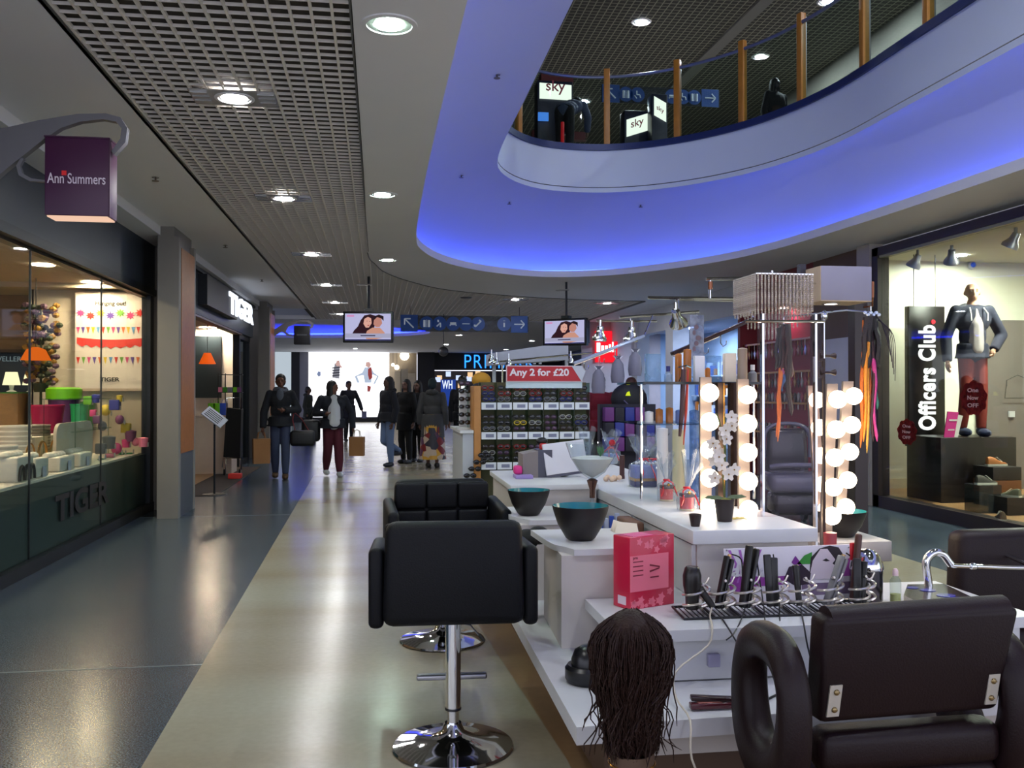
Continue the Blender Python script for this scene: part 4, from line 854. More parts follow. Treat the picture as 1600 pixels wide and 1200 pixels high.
# projecting sign far left
t=thing('projecting_sign',(-1.6,22,2.7),'small dark box sign on a curved arm at the far left corner','sign'); Y2=20.15
a=ay(459,509,Y2);b=ay(484,538,Y2); m=MB().use(mat('sign_dark',(14,14,20),0.5)); m.box((a.x,Y2,b.z),(b.x,Y2+0.25,a.z),0.01); m.use(mat('sign_dim',(70,72,80),0.5,emit=0.05)).box((a.x+0.06,Y2-0.004,(a.z+b.z)/2-0.01),(b.x-0.06,Y2,(a.z+b.z)/2+0.02)); m.build('sign_box',None,t)
m=MB().use(mat('arm_grey')); pts=[(426,516),(445,504),(465,500),(482,500),(490,505),(488,512),(484,513),(486,507),(480,503),(466,503),(450,510),(446,518),(452,522),(460,523),(460,525),(448,524),(440,518),(426,526)]
P=[(ay(x,y,Y2).x,ay(x,y,Y2).z) for x,y in pts]; m.prism(P,(0,Y2+0.1,0),X_,Z_,0.05); m.build('arm',None,t)
# hanging screens
def screen(cx,cz,Y,w,h,rz,label,full=True):
    t=thing('hanging_screen',(cx,Y,cz),label,'screen','hanging advertising screens',local=True,rz=rz)
    m=MB().use(blackp); m.box((-w/2,0,-h/2),(w/2,0.09,h/2),0.008); m.box((-w/2-0.0,0.09,-h/2+0.04),(w/2,0.16,h/2-0.04),0.01); m.build('casing',None,t)
    W=w-0.07;H=h-0.07; m=MB()
    def e(n,c,s=0.85): return emis('scr_'+n,c,s)
    m.use(e('bg',(196,196,235))); m.quad((-W/2,-0.003,-H/2),(W/2,-0.003,-H/2),(W/2,-0.003,H/2),(-W/2,-0.003,H/2))
    def pl(pts,n,c,z): m.use(e(n,c)); m.poly([((x-0.5)*W,(y-0.5)*H) for x,y in pts],(0,-0.003-z,0),X_,Z_)
    pl([(0.14,0.20),(0.2,0.38),(0.28,0.52),(0.34,0.75),(0.42,0.93),(0.55,0.98),(0.66,0.92),(0.68,0.75),(0.62,0.4),(0.5,0.22),(0.3,0.18)],'hair',(52,30,38),0.001)
    pl([(0.40,0.62),(0.42,0.8),(0.50,0.88),(0.57,0.82),(0.58,0.64),(0.52,0.48),(0.45,0.48)],'skin',(232,176,160),0.002)
    pl([(0.62,0.6),(0.63,0.78),(0.70,0.88),(0.79,0.82),(0.81,0.64),(0.75,0.5),(0.67,0.5)],'skin2',(200,140,126),0.002)
    pl([(0.62,0.74),(0.64,0.9),(0.74,0.97),(0.84,0.9),(0.84,0.72),(0.79,0.82),(0.7,0.87)],'hair2',(44,30,36),0.003)
    pl([(0.44,0.18),(0.48,0.36),(0.6,0.48),(0.76,0.48),(0.86,0.30),(0.88,0.12),(0.6,0.02),(0.46,0.06)],'shoulder',(214,156,136),0.0015)
    pl([(0.47,0.71),(0.49,0.71),(0.49,0.73),(0.47,0.73)],'eye',(40,24,30),0.003); pl([(0.53,0.70),(0.55,0.70),(0.55,0.72),(0.53,0.72)],'eye',(40,24,30),0.003); pl([(0.48,0.57),(0.54,0.58),(0.51,0.54)],'lip',(170,50,60),0.003)
    pl([(0.0,0.10),(1.0,0.10),(1.0,0.26),(0.0,0.26)],'band',(176,176,205),0.004) ; pl([(0.34,0.16),(0.66,0.16),(0.66,0.20),(0.34,0.20)],'txt',(60,60,90),0.005)
    pl([(0.0,0.0),(1.0,0.0),(1.0,0.045),(0.0,0.045)],'foot',(60,60,110),0.005); pl([(0.04,0.88),(0.2,0.88),(0.2,0.95),(0.04,0.95)],'pinktag',(220,150,200),0.004)
    m.build('picture',None,t)
    m=MB().use(blackp); m.cyl((0,0.08,h/2),(0,0.08,CZ-cz),0.02,None,8); m.box((-0.07,0.02,h/2-0.01),(0.07,0.14,h/2+0.05)); m.use(chrome).box((-0.19,0.06,CZ-cz-0.14),(0.05,0.09,CZ-cz-0.12)); m.build('bracket',None,t)
q=ay(575,511,14.9); screen(q.x,q.z,14.9,0.80,0.50,math.radians(-6),'hanging screen showing two smiling women, left one over the walkway')
q=ay(880,519,15.2); screen(q.x+0.02,q.z,15.2,0.80,0.46,math.radians(-36),'hanging screen showing two smiling women, right one, turned sideways')
# wayfinding band
def wayfinding(cx,cz,Y,scale,items,label,W,H):
    t=thing('wayfinding_sign',(cx,Y,cz),label,'sign',None,local=True); bl=mat('way_blue',(22,62,128),0.5,emit=0.12); wt=mat('way_white',(190,200,215),0.5,emit=0.15)
    m=MB().use(glass('sign_clear',(190,195,200),0.6,0.05,0.25,(120,120,125))); m.box((-W/2,0,-H/2),(W/2,0.02,H/2)); m.build('panel',None,t)
    for x,kd in items:
        s=H*0.46; m=MB().use(bl); nm='blue_square' if kd in 'LR' else 'blue_disc'
        if kd in 'LR': m.box((x-s*1.15,-0.01,-s*1.15),(x+s*1.15,0,s*1.15))
        else: m.prism(circ(x,0,s*0.95,None,24),(0,0,0),X_,Z_,0.01)
        m.use(wt); Y=-0.012; a=s*0.5
        def ln(p,q,r=0.09): m.tube([(x+p[0]*s,Y,p[1]*s),(x+q[0]*s,Y,q[1]*s)],r*s,4)
        if kd=='L': ln((-.6,.6),(.6,-.6));ln((-.6,.6),(.2,.6));ln((-.6,.6),(-.6,-.2))
        elif kd=='R': ln((-.7,0),(.7,0));ln((.7,0),(.2,.55));ln((.7,0),(.2,-.55))
        elif kd=='t': ln((-.3,.45),(-.3,-.5),.16);ln((.3,.45),(.3,-.5),.16);ln((0,.5),(0,-.5),.04)
        elif kd=='e': ln((-.4,-.4),(.1,.1));ln((.1,.1),(.1,-.5));ln((-.2,.5),(-.2,.2),.12)
        elif kd=='c': ln((-.4,0),(.4,0),.2);ln((-.4,-.3),(-.4,-.1),.08);ln((.4,-.3),(.4,-.1),.08)
        elif kd=='b': ln((-.5,0),(.5,0),.05)
        elif kd=='p': ln((-.4,-.4),(.4,.4),.1);ln((.4,.4),(.1,.5),.12);ln((-.4,-.4),(-.5,-.1),.12)
        elif kd=='i': ln((0,-.4),(0,.2),.12);ln((0,.4),(0,.5),.14)
        elif kd=='w': ln((-.1,.5),(-.1,0),.08);ln((-.1,0),(.3,0),.08);ln((.3,0),(.4,-.4),.08);ln((-.4,-.1),(-.1,-.5),.07)
        m.build(nm,None,t)
    m=MB().use(darkmetal)
    for x in (-W/2+0.2,W/2-0.2): m.cyl((x,0.01,H/2),(x,0.01,H/2+0.2),0.006,None,5)
    m.build('hanging_rod',None,t)
    return t
Yw=19.5; q=ay(727,506,Yw); u=ay(728,506,Yw).x-q.x
wayfinding(q.x,q.z,Yw,1,[((640-727)*u,'L'),((667-727)*u,'t'),((687-727)*u,'e'),((708-727)*u,'c'),((728-727)*u,'b'),((747-727)*u,'p'),((788-727)*u,'i'),((812-727)*u,'R')],'long hanging wayfinding sign with blue arrow squares and pictogram discs above the walkway',200*u,0.34)
# ------------------------------------------------------------------ upper level
UZ=8.25
def grid_mat():
    m=bpy.data.materials.new('upper_grille'); m.use_nodes=True; nt=m.node_tree; b=nt.nodes['Principled BSDF']; b.inputs['Roughness'].default_value=0.7
    tc=nt.nodes.new('ShaderNodeTexCoord'); br=nt.nodes.new('ShaderNodeTexBrick'); br.offset=0; br.inputs['Scale'].default_value=1.0
    br.inputs['Brick Width'].default_value=0.13; br.inputs['Row Height'].default_value=0.13; br.inputs['Mortar Size'].default_value=0.011; br.inputs['Mortar Smooth'].default_value=0.1
    br.inputs['Color1'].default_value=lin((74,72,64))+(1,); br.inputs['Color2'].default_value=lin((78,74,66))+(1,); br.inputs['Mortar'].default_value=lin((176,172,150))+(1,)
    nt.links.new(tc.outputs['Object'],br.inputs['Vector']); nt.links.new(br.outputs['Color'],b.inputs['Base Color']); return m
m=MB().use(grid_mat()); m.box((-8,-4,UZ),(14,30,UZ+0.1)); struct(m.build('ceiling'))
m=MB().use(mat('upper_beam',(150,146,138),0.7)); b0=az(1195,0,UZ);b1=az(1062,128,UZ); dd=(b1-b0); M=Matrix.Translation((b0.x,b0.y,UZ-0.03))@Matrix.Rotation(math.atan2(-dd.x,dd.y),4,'Z'); m.box((-0.12,-8,-0.02),(0.12,dd.length+1,0.03),0,M); struct(m.build('ceiling'))
m=MB().use(mat('upper_wall',(120,124,116),0.7)); m.box((-8,29,5),(14,29.2,UZ)); m.box((10.5,-3,5),(10.7,29,UZ)); m.box((-8.1,-3,5),(-8,29,UZ)); m.use(mat('upper_soffit',(140,136,126),0.7)); m.box((9.3,-3,7.4),(10.5,29,UZ)); m.use(mat('upper_dark',(60,62,60),0.6)); m.box((9.28,-3,7.3),(9.34,29,7.42)); struct(m.build('wall_upper'))
for k,(px,py) in enumerate([(1188,88),(1002,34),(1293,2),(912,158)]):
    a=az(px,py,UZ); downlight(a.x,min(a.y,28),UZ-0.005,0.15,emis('upper_glow',(236,242,255),DOWNLIGHT*5.0) ,'upper level ceiling light, %s'%['brightest, between two timber posts','upper, small, beyond the opening edge','at the very top of the photo','lowest, left beside the lit kiosk'][k],'upper level ceiling lights')
for k,(x,y) in enumerate([(1.5,4),(5,4),(3.2,0),(8.2,8)]):
    downlight(x,y,UZ-0.005,0.16,MATS['upper_glow'],'upper level ceiling light out of view over the opening','more upper level ceiling lights')
m=MB().use(mat('upper_shopfront',(30,36,40),0.4)); m.box((9.2,6,5.0),(9.26,17,7.3)); struct(m.build('wall_upper'))
# phone kiosk screens reading sky
def lit_box(P4,Y,depth,txt,label,curve=False,red=False):
    t=thing('lit_kiosk_sign',(P4[0].x,Y,5.0),label,'sign','white lit kiosk signs upstairs')
    m=MB().use(mat('kiosk_navy',(16,22,50),0.4)); x0=min(p.x for p in P4)-0.03;x1=max(p.x for p in P4)+0.03; z0=min(p.z for p in P4);z1=max(p.z for p in P4)
    m.box((x0,Y+0.03,4.99),(x1,Y+depth,z1+0.05),0.01); m.build('kiosk_body',None,t)
    m=MB().use(emis('kiosk_white',(250,250,240),1.5)); m.add(P4,[(0,1,2,3)],False); m.build('lit_panel',None,t)
    m=MB(); U=(P4[1]-P4[0]); text_into(m,txt,mat('kiosk_text',(150,60,80),0.5,emit=0.3),P4[0]+U*0.2+Vector((0,-0.01,(P4[3].z-P4[0].z)*0.3)),U,Z_,width=U.length*0.6,bold=0.01,extrude=0.002); m.build('lettering',None,t)
    return t
Yk=15.2
def k4(pts,Y): return [ay(x,y,Y) for x,y in pts]
lit_box(k4([(843,154),(893,157),(893,133),(843,129)],Yk),Yk,0.35,'sky','white lit sky sign with a red top above the bending person')
lit_box(k4([(979,214),(1012,204),(1012,177),(979,187)],15.6),15.6,0.35,'sky','white lit sky sign in the middle, left and lower of the pair')
lit_box(k4([(1022,180),(1041,191),(1041,161),(1022,150)],15.3),15.3,0.30,'sky','white lit curved sky sign, right and higher of the pair')
m=MB().use(mat('kiosk_red',(110,14,22),0.5)); a=ay(845,128,Yk+0.1);b=ay(895,122,Yk+0.1); m.box((a.x,Yk+0.05,a.z),(b.x,Yk+0.3,b.z+0.05)); m.box((a.x-0.1,Yk+0.36,ay(0,172,Yk).z),(b.x+0.3,Yk+0.5,ay(0,158,Yk).z)); tag(m.build('kiosk_trim'),'dark red canopy trim of the upstairs phone kiosk','canopy')
m=MB().use(emis('blue_display',(70,130,230),1.2)); a=ay(841,188,Yk-0.05);b=ay(857,176,Yk-0.05); m.box((a.x,Yk-0.06,a.z),(b.x,Yk-0.02,b.z)); tag(m.build('blue_screen'),'small blue screen beside the bending person upstairs','screen')
Yw2=15.9; q=ay(1033,150,Yw2); u=ay(1034,150,Yw2).x-q.x
wayfinding(q.x,q.z,Yw2,1,[((955-1033)*u,'L'),((978-1033)*u,'t'),((996-1033)*u,'w'),((1050-1033)*u,'c'),((1067-1033)*u,'w'),((1085-1033)*u,'t'),((1110-1033)*u,'R')],'hanging wayfinding sign with blue arrows and discs on the upper level',185*u,0.30)
# ------------------------------------------------------------------ people and mannequins
def remesh(shapes,voxel,name,mt,parent,smooth=4,extra=None):
    """fuse overlapping closed shapes into one continuous skin"""
    me=shapes.mesh(name+'_tmp'); o=bpy.data.objects.new('tmp',me); COL.objects.link(o)
    r=o.modifiers.new('r','REMESH'); r.mode='VOXEL'; r.voxel_size=voxel
    s=o.modifiers.new('s','SMOOTH'); s.factor=0.5; s.iterations=smooth
    bpy.context.view_layer.update()
    out=bpy.data.meshes.new_from_object(o.evaluated_get(bpy.context.evaluated_depsgraph_get()))
    bpy.data.objects.remove(o); bpy.data.meshes.remove(me)
    out.name=name; out.materials.clear(); out.materials.append(mt)
    if extra is not None:                      # fingers: same mesh, rooted in the palm
        bm=bmesh.new(); bm.from_mesh(out); n=len(bm.verts)
        em=extra.mesh('x'); bm.from_mesh(em); bm.to_mesh(out); bm.free(); bpy.data.meshes.remove(em)
    out.polygons.foreach_set('use_smooth',[True]*len(out.polygons)); out.update()
    kmesh(out, rooted_local(parent)); ob=bpy.data.objects.new(name,out); COL.objects.link(ob); attach(ob,parent); return ob
def V(*a): return Vector(a)
def person(name,pos,rz,H,label,cat='person',skin=(120,80,62),stride=0.0,arms=None,top=(20,22,30),trousers=(40,46,66),shoes=(40,36,34),hair=(20,16,16),
           hairlen=0.0,coat=0.0,skirt=None,shirt=None,scarf=None,hood=False,bend=0.0,heavy=1.0,vox=0.011,fingers=True,group=None,turn=0.0,hair_on=True,kneeback=0.0,slim=1.0,beanie=None,facedetail=False,skinmat=None):
    """figure facing local -Y; arms = ((elbow, wrist) left, right) in units of H"""
    t=thing(name,pos,label,cat,group,local=True,rz=rz)
    sk=skinmat or mat('skin_%d_%d_%d'%skin,skin,0.55); w=heavy
    sh=0.100*w*slim; L=[V(0.045,0,0.52),V(0.05,-0.005-stride*0.55,0.285),V(0.05,0.01-stride,0.045)]
    R=[V(-0.045,0,0.52),V(-0.05,-0.02+stride*0.35,0.285+0.0*kneeback),V(-0.05,0.02+stride*0.95,0.045+0.03*stride*4)]
    if kneeback: R=[V(-0.045,0,0.52),V(-0.05,-0.02,0.285),V(-0.05,0.19,0.16)]
    if arms is None: arms=((V(sh+0.035,0.02,0.64),V(sh+0.04,-0.03,0.49)),(V(-sh-0.035,0.02,0.64),V(-sh-0.04,-0.03,0.49)))
    Mb=Matrix.Translation((0,0,0.53))@Matrix.Rotation(bend,4,'X')@Matrix.Translation((0,0,-0.53))
    def up(v): return (Mb@v)
    SL,SR=up(V(sh,0,0.815)),up(V(-sh,0,0.815))
    Mh=Mb@Matrix.Translation((0,0,0.88))@Matrix.Rotation(turn,4,'Z')@Matrix.Translation((0,0,-0.88))
    def el(m,c,r,M=Mb): 
        S=Matrix.Diagonal((r[0],r[1],r[2],1)); mm=(M.to_3x3().to_4x4()@S)
        m.sph((M@V(*c))*H,(1,1,1),14,9,mm@Matrix.Scale(H,4))
    def cap(m,a,b,ra,rb): 
        m.tube([a*H,b*H],[ra*H,rb*H],10); m.sph(a*H,ra*H,10,7); m.sph(b*H,rb*H,10,7)
    def torso(m,g,hem=None):
        el(m,(0,0.0,0.755),(0.098*w*slim+g,0.062*w+g,0.085+g)); el(m,(0,0,0.81),(0.105*w*slim+g,0.045+g,0.034+g)); el(m,(0,0,0.65),(0.082*w+g,0.058*w+g,0.095+g)); el(m,(0,0,0.555),(0.09*w+g,0.066*w+g,0.07+g))
    def foot(m,an,g):
        m.sph((an+V(0,-0.035,-0.022))*H,((0.026+g)*H,(0.068+g)*H,(0.022+g)*H),12,7); m.sph((an+V(0,0.0,-0.012))*H,(0.026+g)*H,10,6)
    b=MB(); torso(b,0)
    for J in (L,R): cap(b,J[0],J[1],0.045*w,0.032*w); cap(b,J[1],J[2],0.033*w,0.02); foot(b,J[2],0)
    ex=MB()
    for S_,(E_,W_),sd in ((SL,arms[0],1),(SR,arms[1],-1)):
        cap(b,S_,E_,0.027,0.022); cap(b,E_,W_,0.023,0.0145)
        d=(W_-E_).normalized(); pc=W_+d*0.028; b.sph(pc*H,(0.017*H,0.017*H,0.027*H),10,7); cap(b,W_,pc,0.013,0.014)
        if fingers:
            a=d.cross(V(0,1,0.1)); a=a.normalized() if a.length>0.01 else V(1,0,0); c=a.cross(d).normalized(); o=W_+d*0.045
            for k,(off,l) in enumerate(((-0.0125,0.030),(-0.0042,0.036),(0.0042,0.034),(0.0125,0.026))):
                p0=o+c*off; p1=p0+d*l*0.5-a*0.004*sd; p2=p0+d*l*0.85-a*0.014*sd; ex.tube([p0*H,p1*H,p2*H],[0.0052*H,0.005*H,0.004*H],6)
            p0=W_+d*0.02-c*0.014; ex.tube([p0*H,(p0+d*0.016-c*0.012)*H,(p0+d*0.032-c*0.012-a*0.006*sd)*H],[0.0062*H,0.0058*H,0.0048*H],6)
    # neck and head
    b.tube([(Mb@V(0,0.005,0.80))*H,(Mh@V(0,0.004,0.885))*H],[0.036*H,0.030*H],12)
    el(b,(0,0.006,0.945),(0.044,0.054,0.053),Mh); el(b,(0,-0.014,0.908),(0.032,0.036,0.034),Mh); el(b,(0,-0.052,0.925),(0.008,0.013,0.013),Mh); el(b,(0,-0.048,0.945),(0.006,0.008,0.016),Mh)
    el(b,(0,-0.046,0.903),(0.013,0.007,0.006),Mh)
    for s in (1,-1): el(b,(s*0.045,0.006,0.93),(0.007,0.011,0.017),Mh); el(b,(s*0.018,-0.043,0.952),(0.013,0.008,0.005),Mh)
    remesh(b,vox*0.75 if facedetail else vox,'body',sk,t,4 if not facedetail else 3,ex if fingers else None)
    e=MB().use(mat('eye_dark',(24,20,20),0.3)); 
    for s in (1,-1): e.sph((Mh@V(s*0.018,-0.049,0.938))*H,(0.006*H,0.003*H,0.003*H),8,5)
    e.build('eyes',None,t)
    e=MB().use(mat('lips_dark',(110,50,50),0.5)); e.sph((Mh@V(0,-0.053,0.902))*H,(0.012*H,0.003*H,0.003*H),8,5); e.build('mouth',None,t)
    # trousers
    if trousers:
        m=MB(); g=0.010; el(m,(0,0,0.55),(0.09*w+g,0.066*w+g,0.06+g)) if not bend else el(m,(0,0,0.54),(0.09*w+g,0.066*w+g,0.055+g))
        for J in (L,R): cap(m,J[0],J[1],0.045*w+g,0.033*w+g); m.tube([J[1]*H,(J[1].lerp(J[2],0.5))*H,(J[2]+V(0,0,0.005))*H],[(0.033*w+g)*H,(0.03*w+g)*H,(0.024+g*0.6)*H],12)
        remesh(m,vox*1.1,'trousers',mat('cloth_%d_%d_%d'%trousers,trousers,0.85,bump=0.2,bscale=40),t,3)
    if skirt:
        m=MB(); m.lathe([(0.001,0.60*H),(0.10*w*H,0.60*H),(0.115*w*H,0.45*H),(0.13*w*H,0.2*H),(0.14*w*H,0.10*H),(0.12*w*H,0.10*H),(0.001,0.12*H)],(0,0,0),28,sy=0.8); m.build('skirt',None,t) if False else None
        n1=bpy.data.materials.get('patterned_skirt')
        if not n1:
            n1=bpy.data.materials.new('patterned_skirt'); n1.use_nodes=True; nt=n1.node_tree; vo=nt.nodes.new('ShaderNodeTexVoronoi'); vo.inputs['Scale'].default_value=9; tc=nt.nodes.new('ShaderNodeTexCoord'); nt.links.new(tc.outputs['Object'],vo.inputs['Vector'])
            cr=nt.nodes.new('ShaderNodeValToRGB'); cr.color_ramp.interpolation='CONSTANT'; E_=cr.color_ramp.elements; E_[0].color=lin((120,30,30))+(1,); E_[1].position=0.3; E_[1].color=lin((190,170,150))+(1,)
            for p_,c_ in ((0.5,(40,36,50)),(0.65,(200,150,50)),(0.82,(90,50,80))): q_=E_.new(p_); q_.color=lin(c_)+(1,)
            nt.links.new(vo.outputs['Color'],cr.inputs['Fac']); nt.links.new(cr.outputs['Color'],nt.nodes['Principled BSDF'].inputs['Base Color'])
        m.mats=[n1]; m.build('skirt',None,t)
    m=MB().use(mat('shoe_%d_%d_%d'%shoes,shoes,0.5),True)
    for J in (L,R):
        m=MB().use(mat('shoe_%d_%d_%d'%shoes,shoes,0.5),True); foot(m,J[2],0.006); m.build('shoe',None,t)
    if top:
        m=MB(); g=0.014; torso(m,g)
        for S_,(E_,W_) in ((SL,arms[0]),(SR,arms[1])): cap(m,S_,E_,0.026+g,0.023+g); m.tube([E_*H,W_*H],[(0.024+g)*H,(0.017+g)*H],12)
        if not bend:
            z0=(0.56-coat) if coat>0 else 0.505; ml=(0.094*w+g)*H
            pr=[(0.001,0.60*H),(ml,0.60*H),(ml*1.05,0.53*H),(ml*1.16,z0*H),(0.001,z0*H)]
            m.lathe(pr,(0,0,0),24,sy=0.78)
        remesh(m,vox*1.1,'coat' if coat>0.05 else 'jacket',mat('cloth_%d_%d_%d'%top,top,0.85,bump=0.25,bscale=30),t,3)
    if shirt:
        m=MB(); cap(m,V(0,-0.028*w,0.815),V(0,-0.040*w,0.72),0.036*w,0.055*w); cap(m,V(0.0,-0.040*w,0.72),V(0,-0.040*w,0.56),0.055*w,0.060*w); remesh(m,vox*1.1,'shirt',mat('cloth_%d_%d_%d'%shirt,shirt,0.8),t,2)
    if scarf:
        m=MB().use(mat('cloth_%d_%d_%d'%scarf,scarf,0.9,bump=0.3,bscale=60),True); m.tube([V(0.05*math.cos(a),0.045*math.sin(a),0.85+0.01*math.sin(2*a))*H for a in [2*PI*i/16 for i in range(16)]],0.024*H,8,closed=True); m.sph(V(0,-0.062,0.80)*H,(0.035*H,0.02*H,0.06*H),10,7); m.build('scarf',None,t)
    if hood: m=MB(); el(m,(0,0.05,0.85),(0.075,0.05,0.035)); remesh(m,vox*1.1,'hood',mat('cloth_%d_%d_%d'%top,top,0.85),t,2)
    if hair_on:
        m=MB(); el(m,(0,0.014,0.957),(0.051,0.056,0.053),Mh); el(m,(0,0.03,0.93),(0.05,0.045,0.05),Mh)
        if hairlen>0:
            for s in (1,-1): el(m,(s*0.042,0.012,0.93-hairlen*0.45),(0.02,0.034,hairlen*0.55+0.03),Mh)
            el(m,(0,0.04,0.93-hairlen*0.5),(0.052,0.028,hairlen*0.55+0.03),Mh)
        hm=mat('hair_%d_%d_%d'%hair,hair,0.6,bump=0.4,bscale=50) if not beanie else mat('cloth_%d_%d_%d'%beanie,beanie,0.9)
        remesh(m,vox*1.0,'hair' if not beanie else 'headscarf',hm,t,2)
    return t
def bag(p,rz,w,h,d,mt,label,name='paper_bag',cat='bag',handle=0.12,hm=None):
    t=thing(name,p,label,cat,None,local=True,rz=rz)
    m=MB().use(mt); m.prism([(-w/2,-h),(w/2,-h),(w/2*1.04,0),(-w/2*1.04,0)],(0,d/2,0),X_,Z_,d); m.build('bag_body',None,t)
    for s in (-1,1): m=MB().use(hm or mt); m.tube([(-w*0.25,s*d*0.4,-0.01),(-w*0.18,s*d*0.2,handle*0.8),(0,0,handle),(w*0.18,s*d*0.2,handle*0.8),(w*0.25,s*d*0.4,-0.01)],0.006,6); m.build('handle',None,t)
    return t
def gpos(px,py): a=az(px,py,0); return (a.x,a.y,0)
kraft=mat('kraft_paper',(150,104,62),0.8,noise=0.08,bump=0.2,bscale=12)
# woman walking towards the camera on the left
p=gpos(438,748); person('person',p,0.05,1.70,'woman in dark jacket, grey scarf and jeans walking past the entrance shop with paper bags',skin=(104,66,50),stride=0.06,top=(16,18,26),trousers=(50,58,84),shoes=(90,66,44),scarf=(76,80,92),hair=(18,14,14),
   arms=((V(0.165,0.01,0.66),V(0.04,-0.10,0.66)),(V(-0.155,0.01,0.64),V(-0.16,-0.04,0.49))),hood=True)
bag((p[0]-0.29,p[1]-0.1,0.66),0.3,0.26,0.40,0.12,kraft,'brown paper carrier bag held by the woman in jeans on the left')
hb=mat('handbag_black',(14,14,18),0.5,bump=0.2,bscale=20)
t=thing('handbag',(p[0]+0.36,p[1]-0.05,0.68),'black shoulder bag hanging at the side of the woman in jeans','bag',None,local=True); m=MB().use(hb,True); m.box((-0.20,-0.08,-0.15),(0.20,0.08,0.11),0.055); m.build('bag_body',None,t)
m=MB().use(mat('strap_red',(120,24,24),0.5)); m.tube([(-0.12,0,0.10),(-0.16,0,0.28),(-0.14,0,0.40)],0.008,6); m.tube([(0.10,0,0.10),(-0.02,0,0.30),(-0.13,0,0.40)],0.008,6); m.build('strap',None,t)
# woman in white top and burgundy trousers
p=gpos(520,744); person('person',p,0.25,1.60,'woman in white top, open black jacket and burgundy trousers walking mid mall',skin=(112,72,56),stride=0.10,top=(20,22,34),trousers=(78,18,36),shoes=(205,205,210),hair=(16,12,14),hairlen=0.16,heavy=1.22,shirt=(196,196,200),coat=0.0,turn=0.9,
   arms=((V(0.20,0.03,0.66),V(0.21,-0.02,0.50)),(V(-0.18,0.03,0.66),V(-0.10,-0.12,0.66))))
bag((p[0]+0.40,p[1]-0.02,0.66),-0.25,0.24,0.32,0.12,kraft,'brown paper carrier bag with handles held by the woman in white top',hm=mat('rope_white',(200,190,170),0.8))
t=thing('handbag',(p[0]-0.36,p[1]+0.05,0.78),'large dark shoulder bag of the woman in white top','bag',None,local=True); m=MB().use(hb,True); m.box((-0.16,-0.08,-0.20),(0.15,0.08,0.17),0.06); m.build('bag_body',None,t); m=MB().use(hb); m.tube([(-0.06,0,0.16),(0.06,0,0.42),(0.12,0,0.55)],0.012,6); m.build('strap',None,t)
p=gpos(482,688); person('person',p,1.2,1.56,'small distant figure in olive coat with raised hood by the bright window',skin=(100,70,56),top=(44,48,36),trousers=(24,24,28),coat=0.12,hair=(34,30,26),hood=True,stride=0.05,vox=0.014,fingers=False)
p=gpos(545,690); person('person',p,0.3,1.72,'distant man in long black coat behind the woman in white top',skin=(110,74,58),top=(22,22,34),trousers=(18,18,22),coat=0.16,hair=(22,18,18),vox=0.014,fingers=True,arms=((V(0.18,0.02,0.66),V(0.21,-0.04,0.52)),(V(-0.15,0.02,0.65),V(-0.16,-0.02,0.50))))
q=gpos(545,690); m=MB().use(mat('leaflet_grey',(110,110,140),0.7)); m.box((q[0]+0.36,q[1]-0.02,0.66),(q[0]+0.50,q[1]+0.0,0.86)); tag(m.build('leaflet'),'small grey leaflet carried by the man in the long black coat','leaflet')
p=gpos(486,691); m=MB().use(hb,True); m.box((p[0]-0.32,p[1]+0.4,0.0),(p[0]+0.1,p[1]+0.62,0.38),0.06); m.tube([(p[0]-0.22,p[1]+0.5,0.37),(p[0]-0.11,p[1]+0.5,0.5),(p[0]+0.0,p[1]+0.5,0.37)],0.012,6); tag(m.build('holdall'),'dark holdall on the floor by the distant figure in olive coat','bag')
# group waiting by the kiosk
G='people waiting by the sunglasses kiosk'
p=gpos(606,729); person('person',p,-1.0,1.70,'person in black hoodie and light blue jeans lifting one heel, leftmost of the waiting group',skin=(92,64,52),top=(16,18,28),trousers=(96,116,150),shoes=(30,34,44),hair=(20,16,18),hairlen=0.20,group=G,kneeback=1,hood=True)
p=gpos(634,724); person('person',p,-0.7,1.66,'woman in all black with long dark hair, second of the waiting group',skin=(120,86,72),top=(8,8,12),trousers=(8,8,12),shoes=(14,14,16),hair=(14,12,14),hairlen=0.14,group=G,coat=0.16)
p=gpos(652,722); person('person',p,-0.5,1.64,'woman in black looking right, third of the waiting group',skin=(112,80,66),top=(10,10,14),trousers=(10,10,14),shoes=(14,14,16),hair=(12,10,12),hairlen=0.18,group=G)
p=gpos(676,731); person('person',p,PI-0.2,1.66,'person in grey coat and patterned skirt seen from behind in the waiting group',skin=(100,72,60),top=(62,62,64),trousers=None,shoes=(24,20,20),hair=(30,44,50),beanie=(34,48,54),group=G,coat=0.22,skirt=True,heavy=1.1,hood=True)
p=gpos(722,728); person('person',p,-0.4,1.72,'man in black wearing dark sunglasses behind the display rack',skin=(120,84,66),top=(8,10,20),trousers=(8,8,12),hair=(8,8,10),group=G)
m=MB().use(blackp); a=ay(717,600,17.4); m.box((p[0]-0.08,p[1]-0.14,1.61),(p[0]+0.08,p[1]-0.11,1.66),0.01); tag(m.build('sunglasses'),'dark sunglasses worn by the man in black behind the display rack','sunglasses')
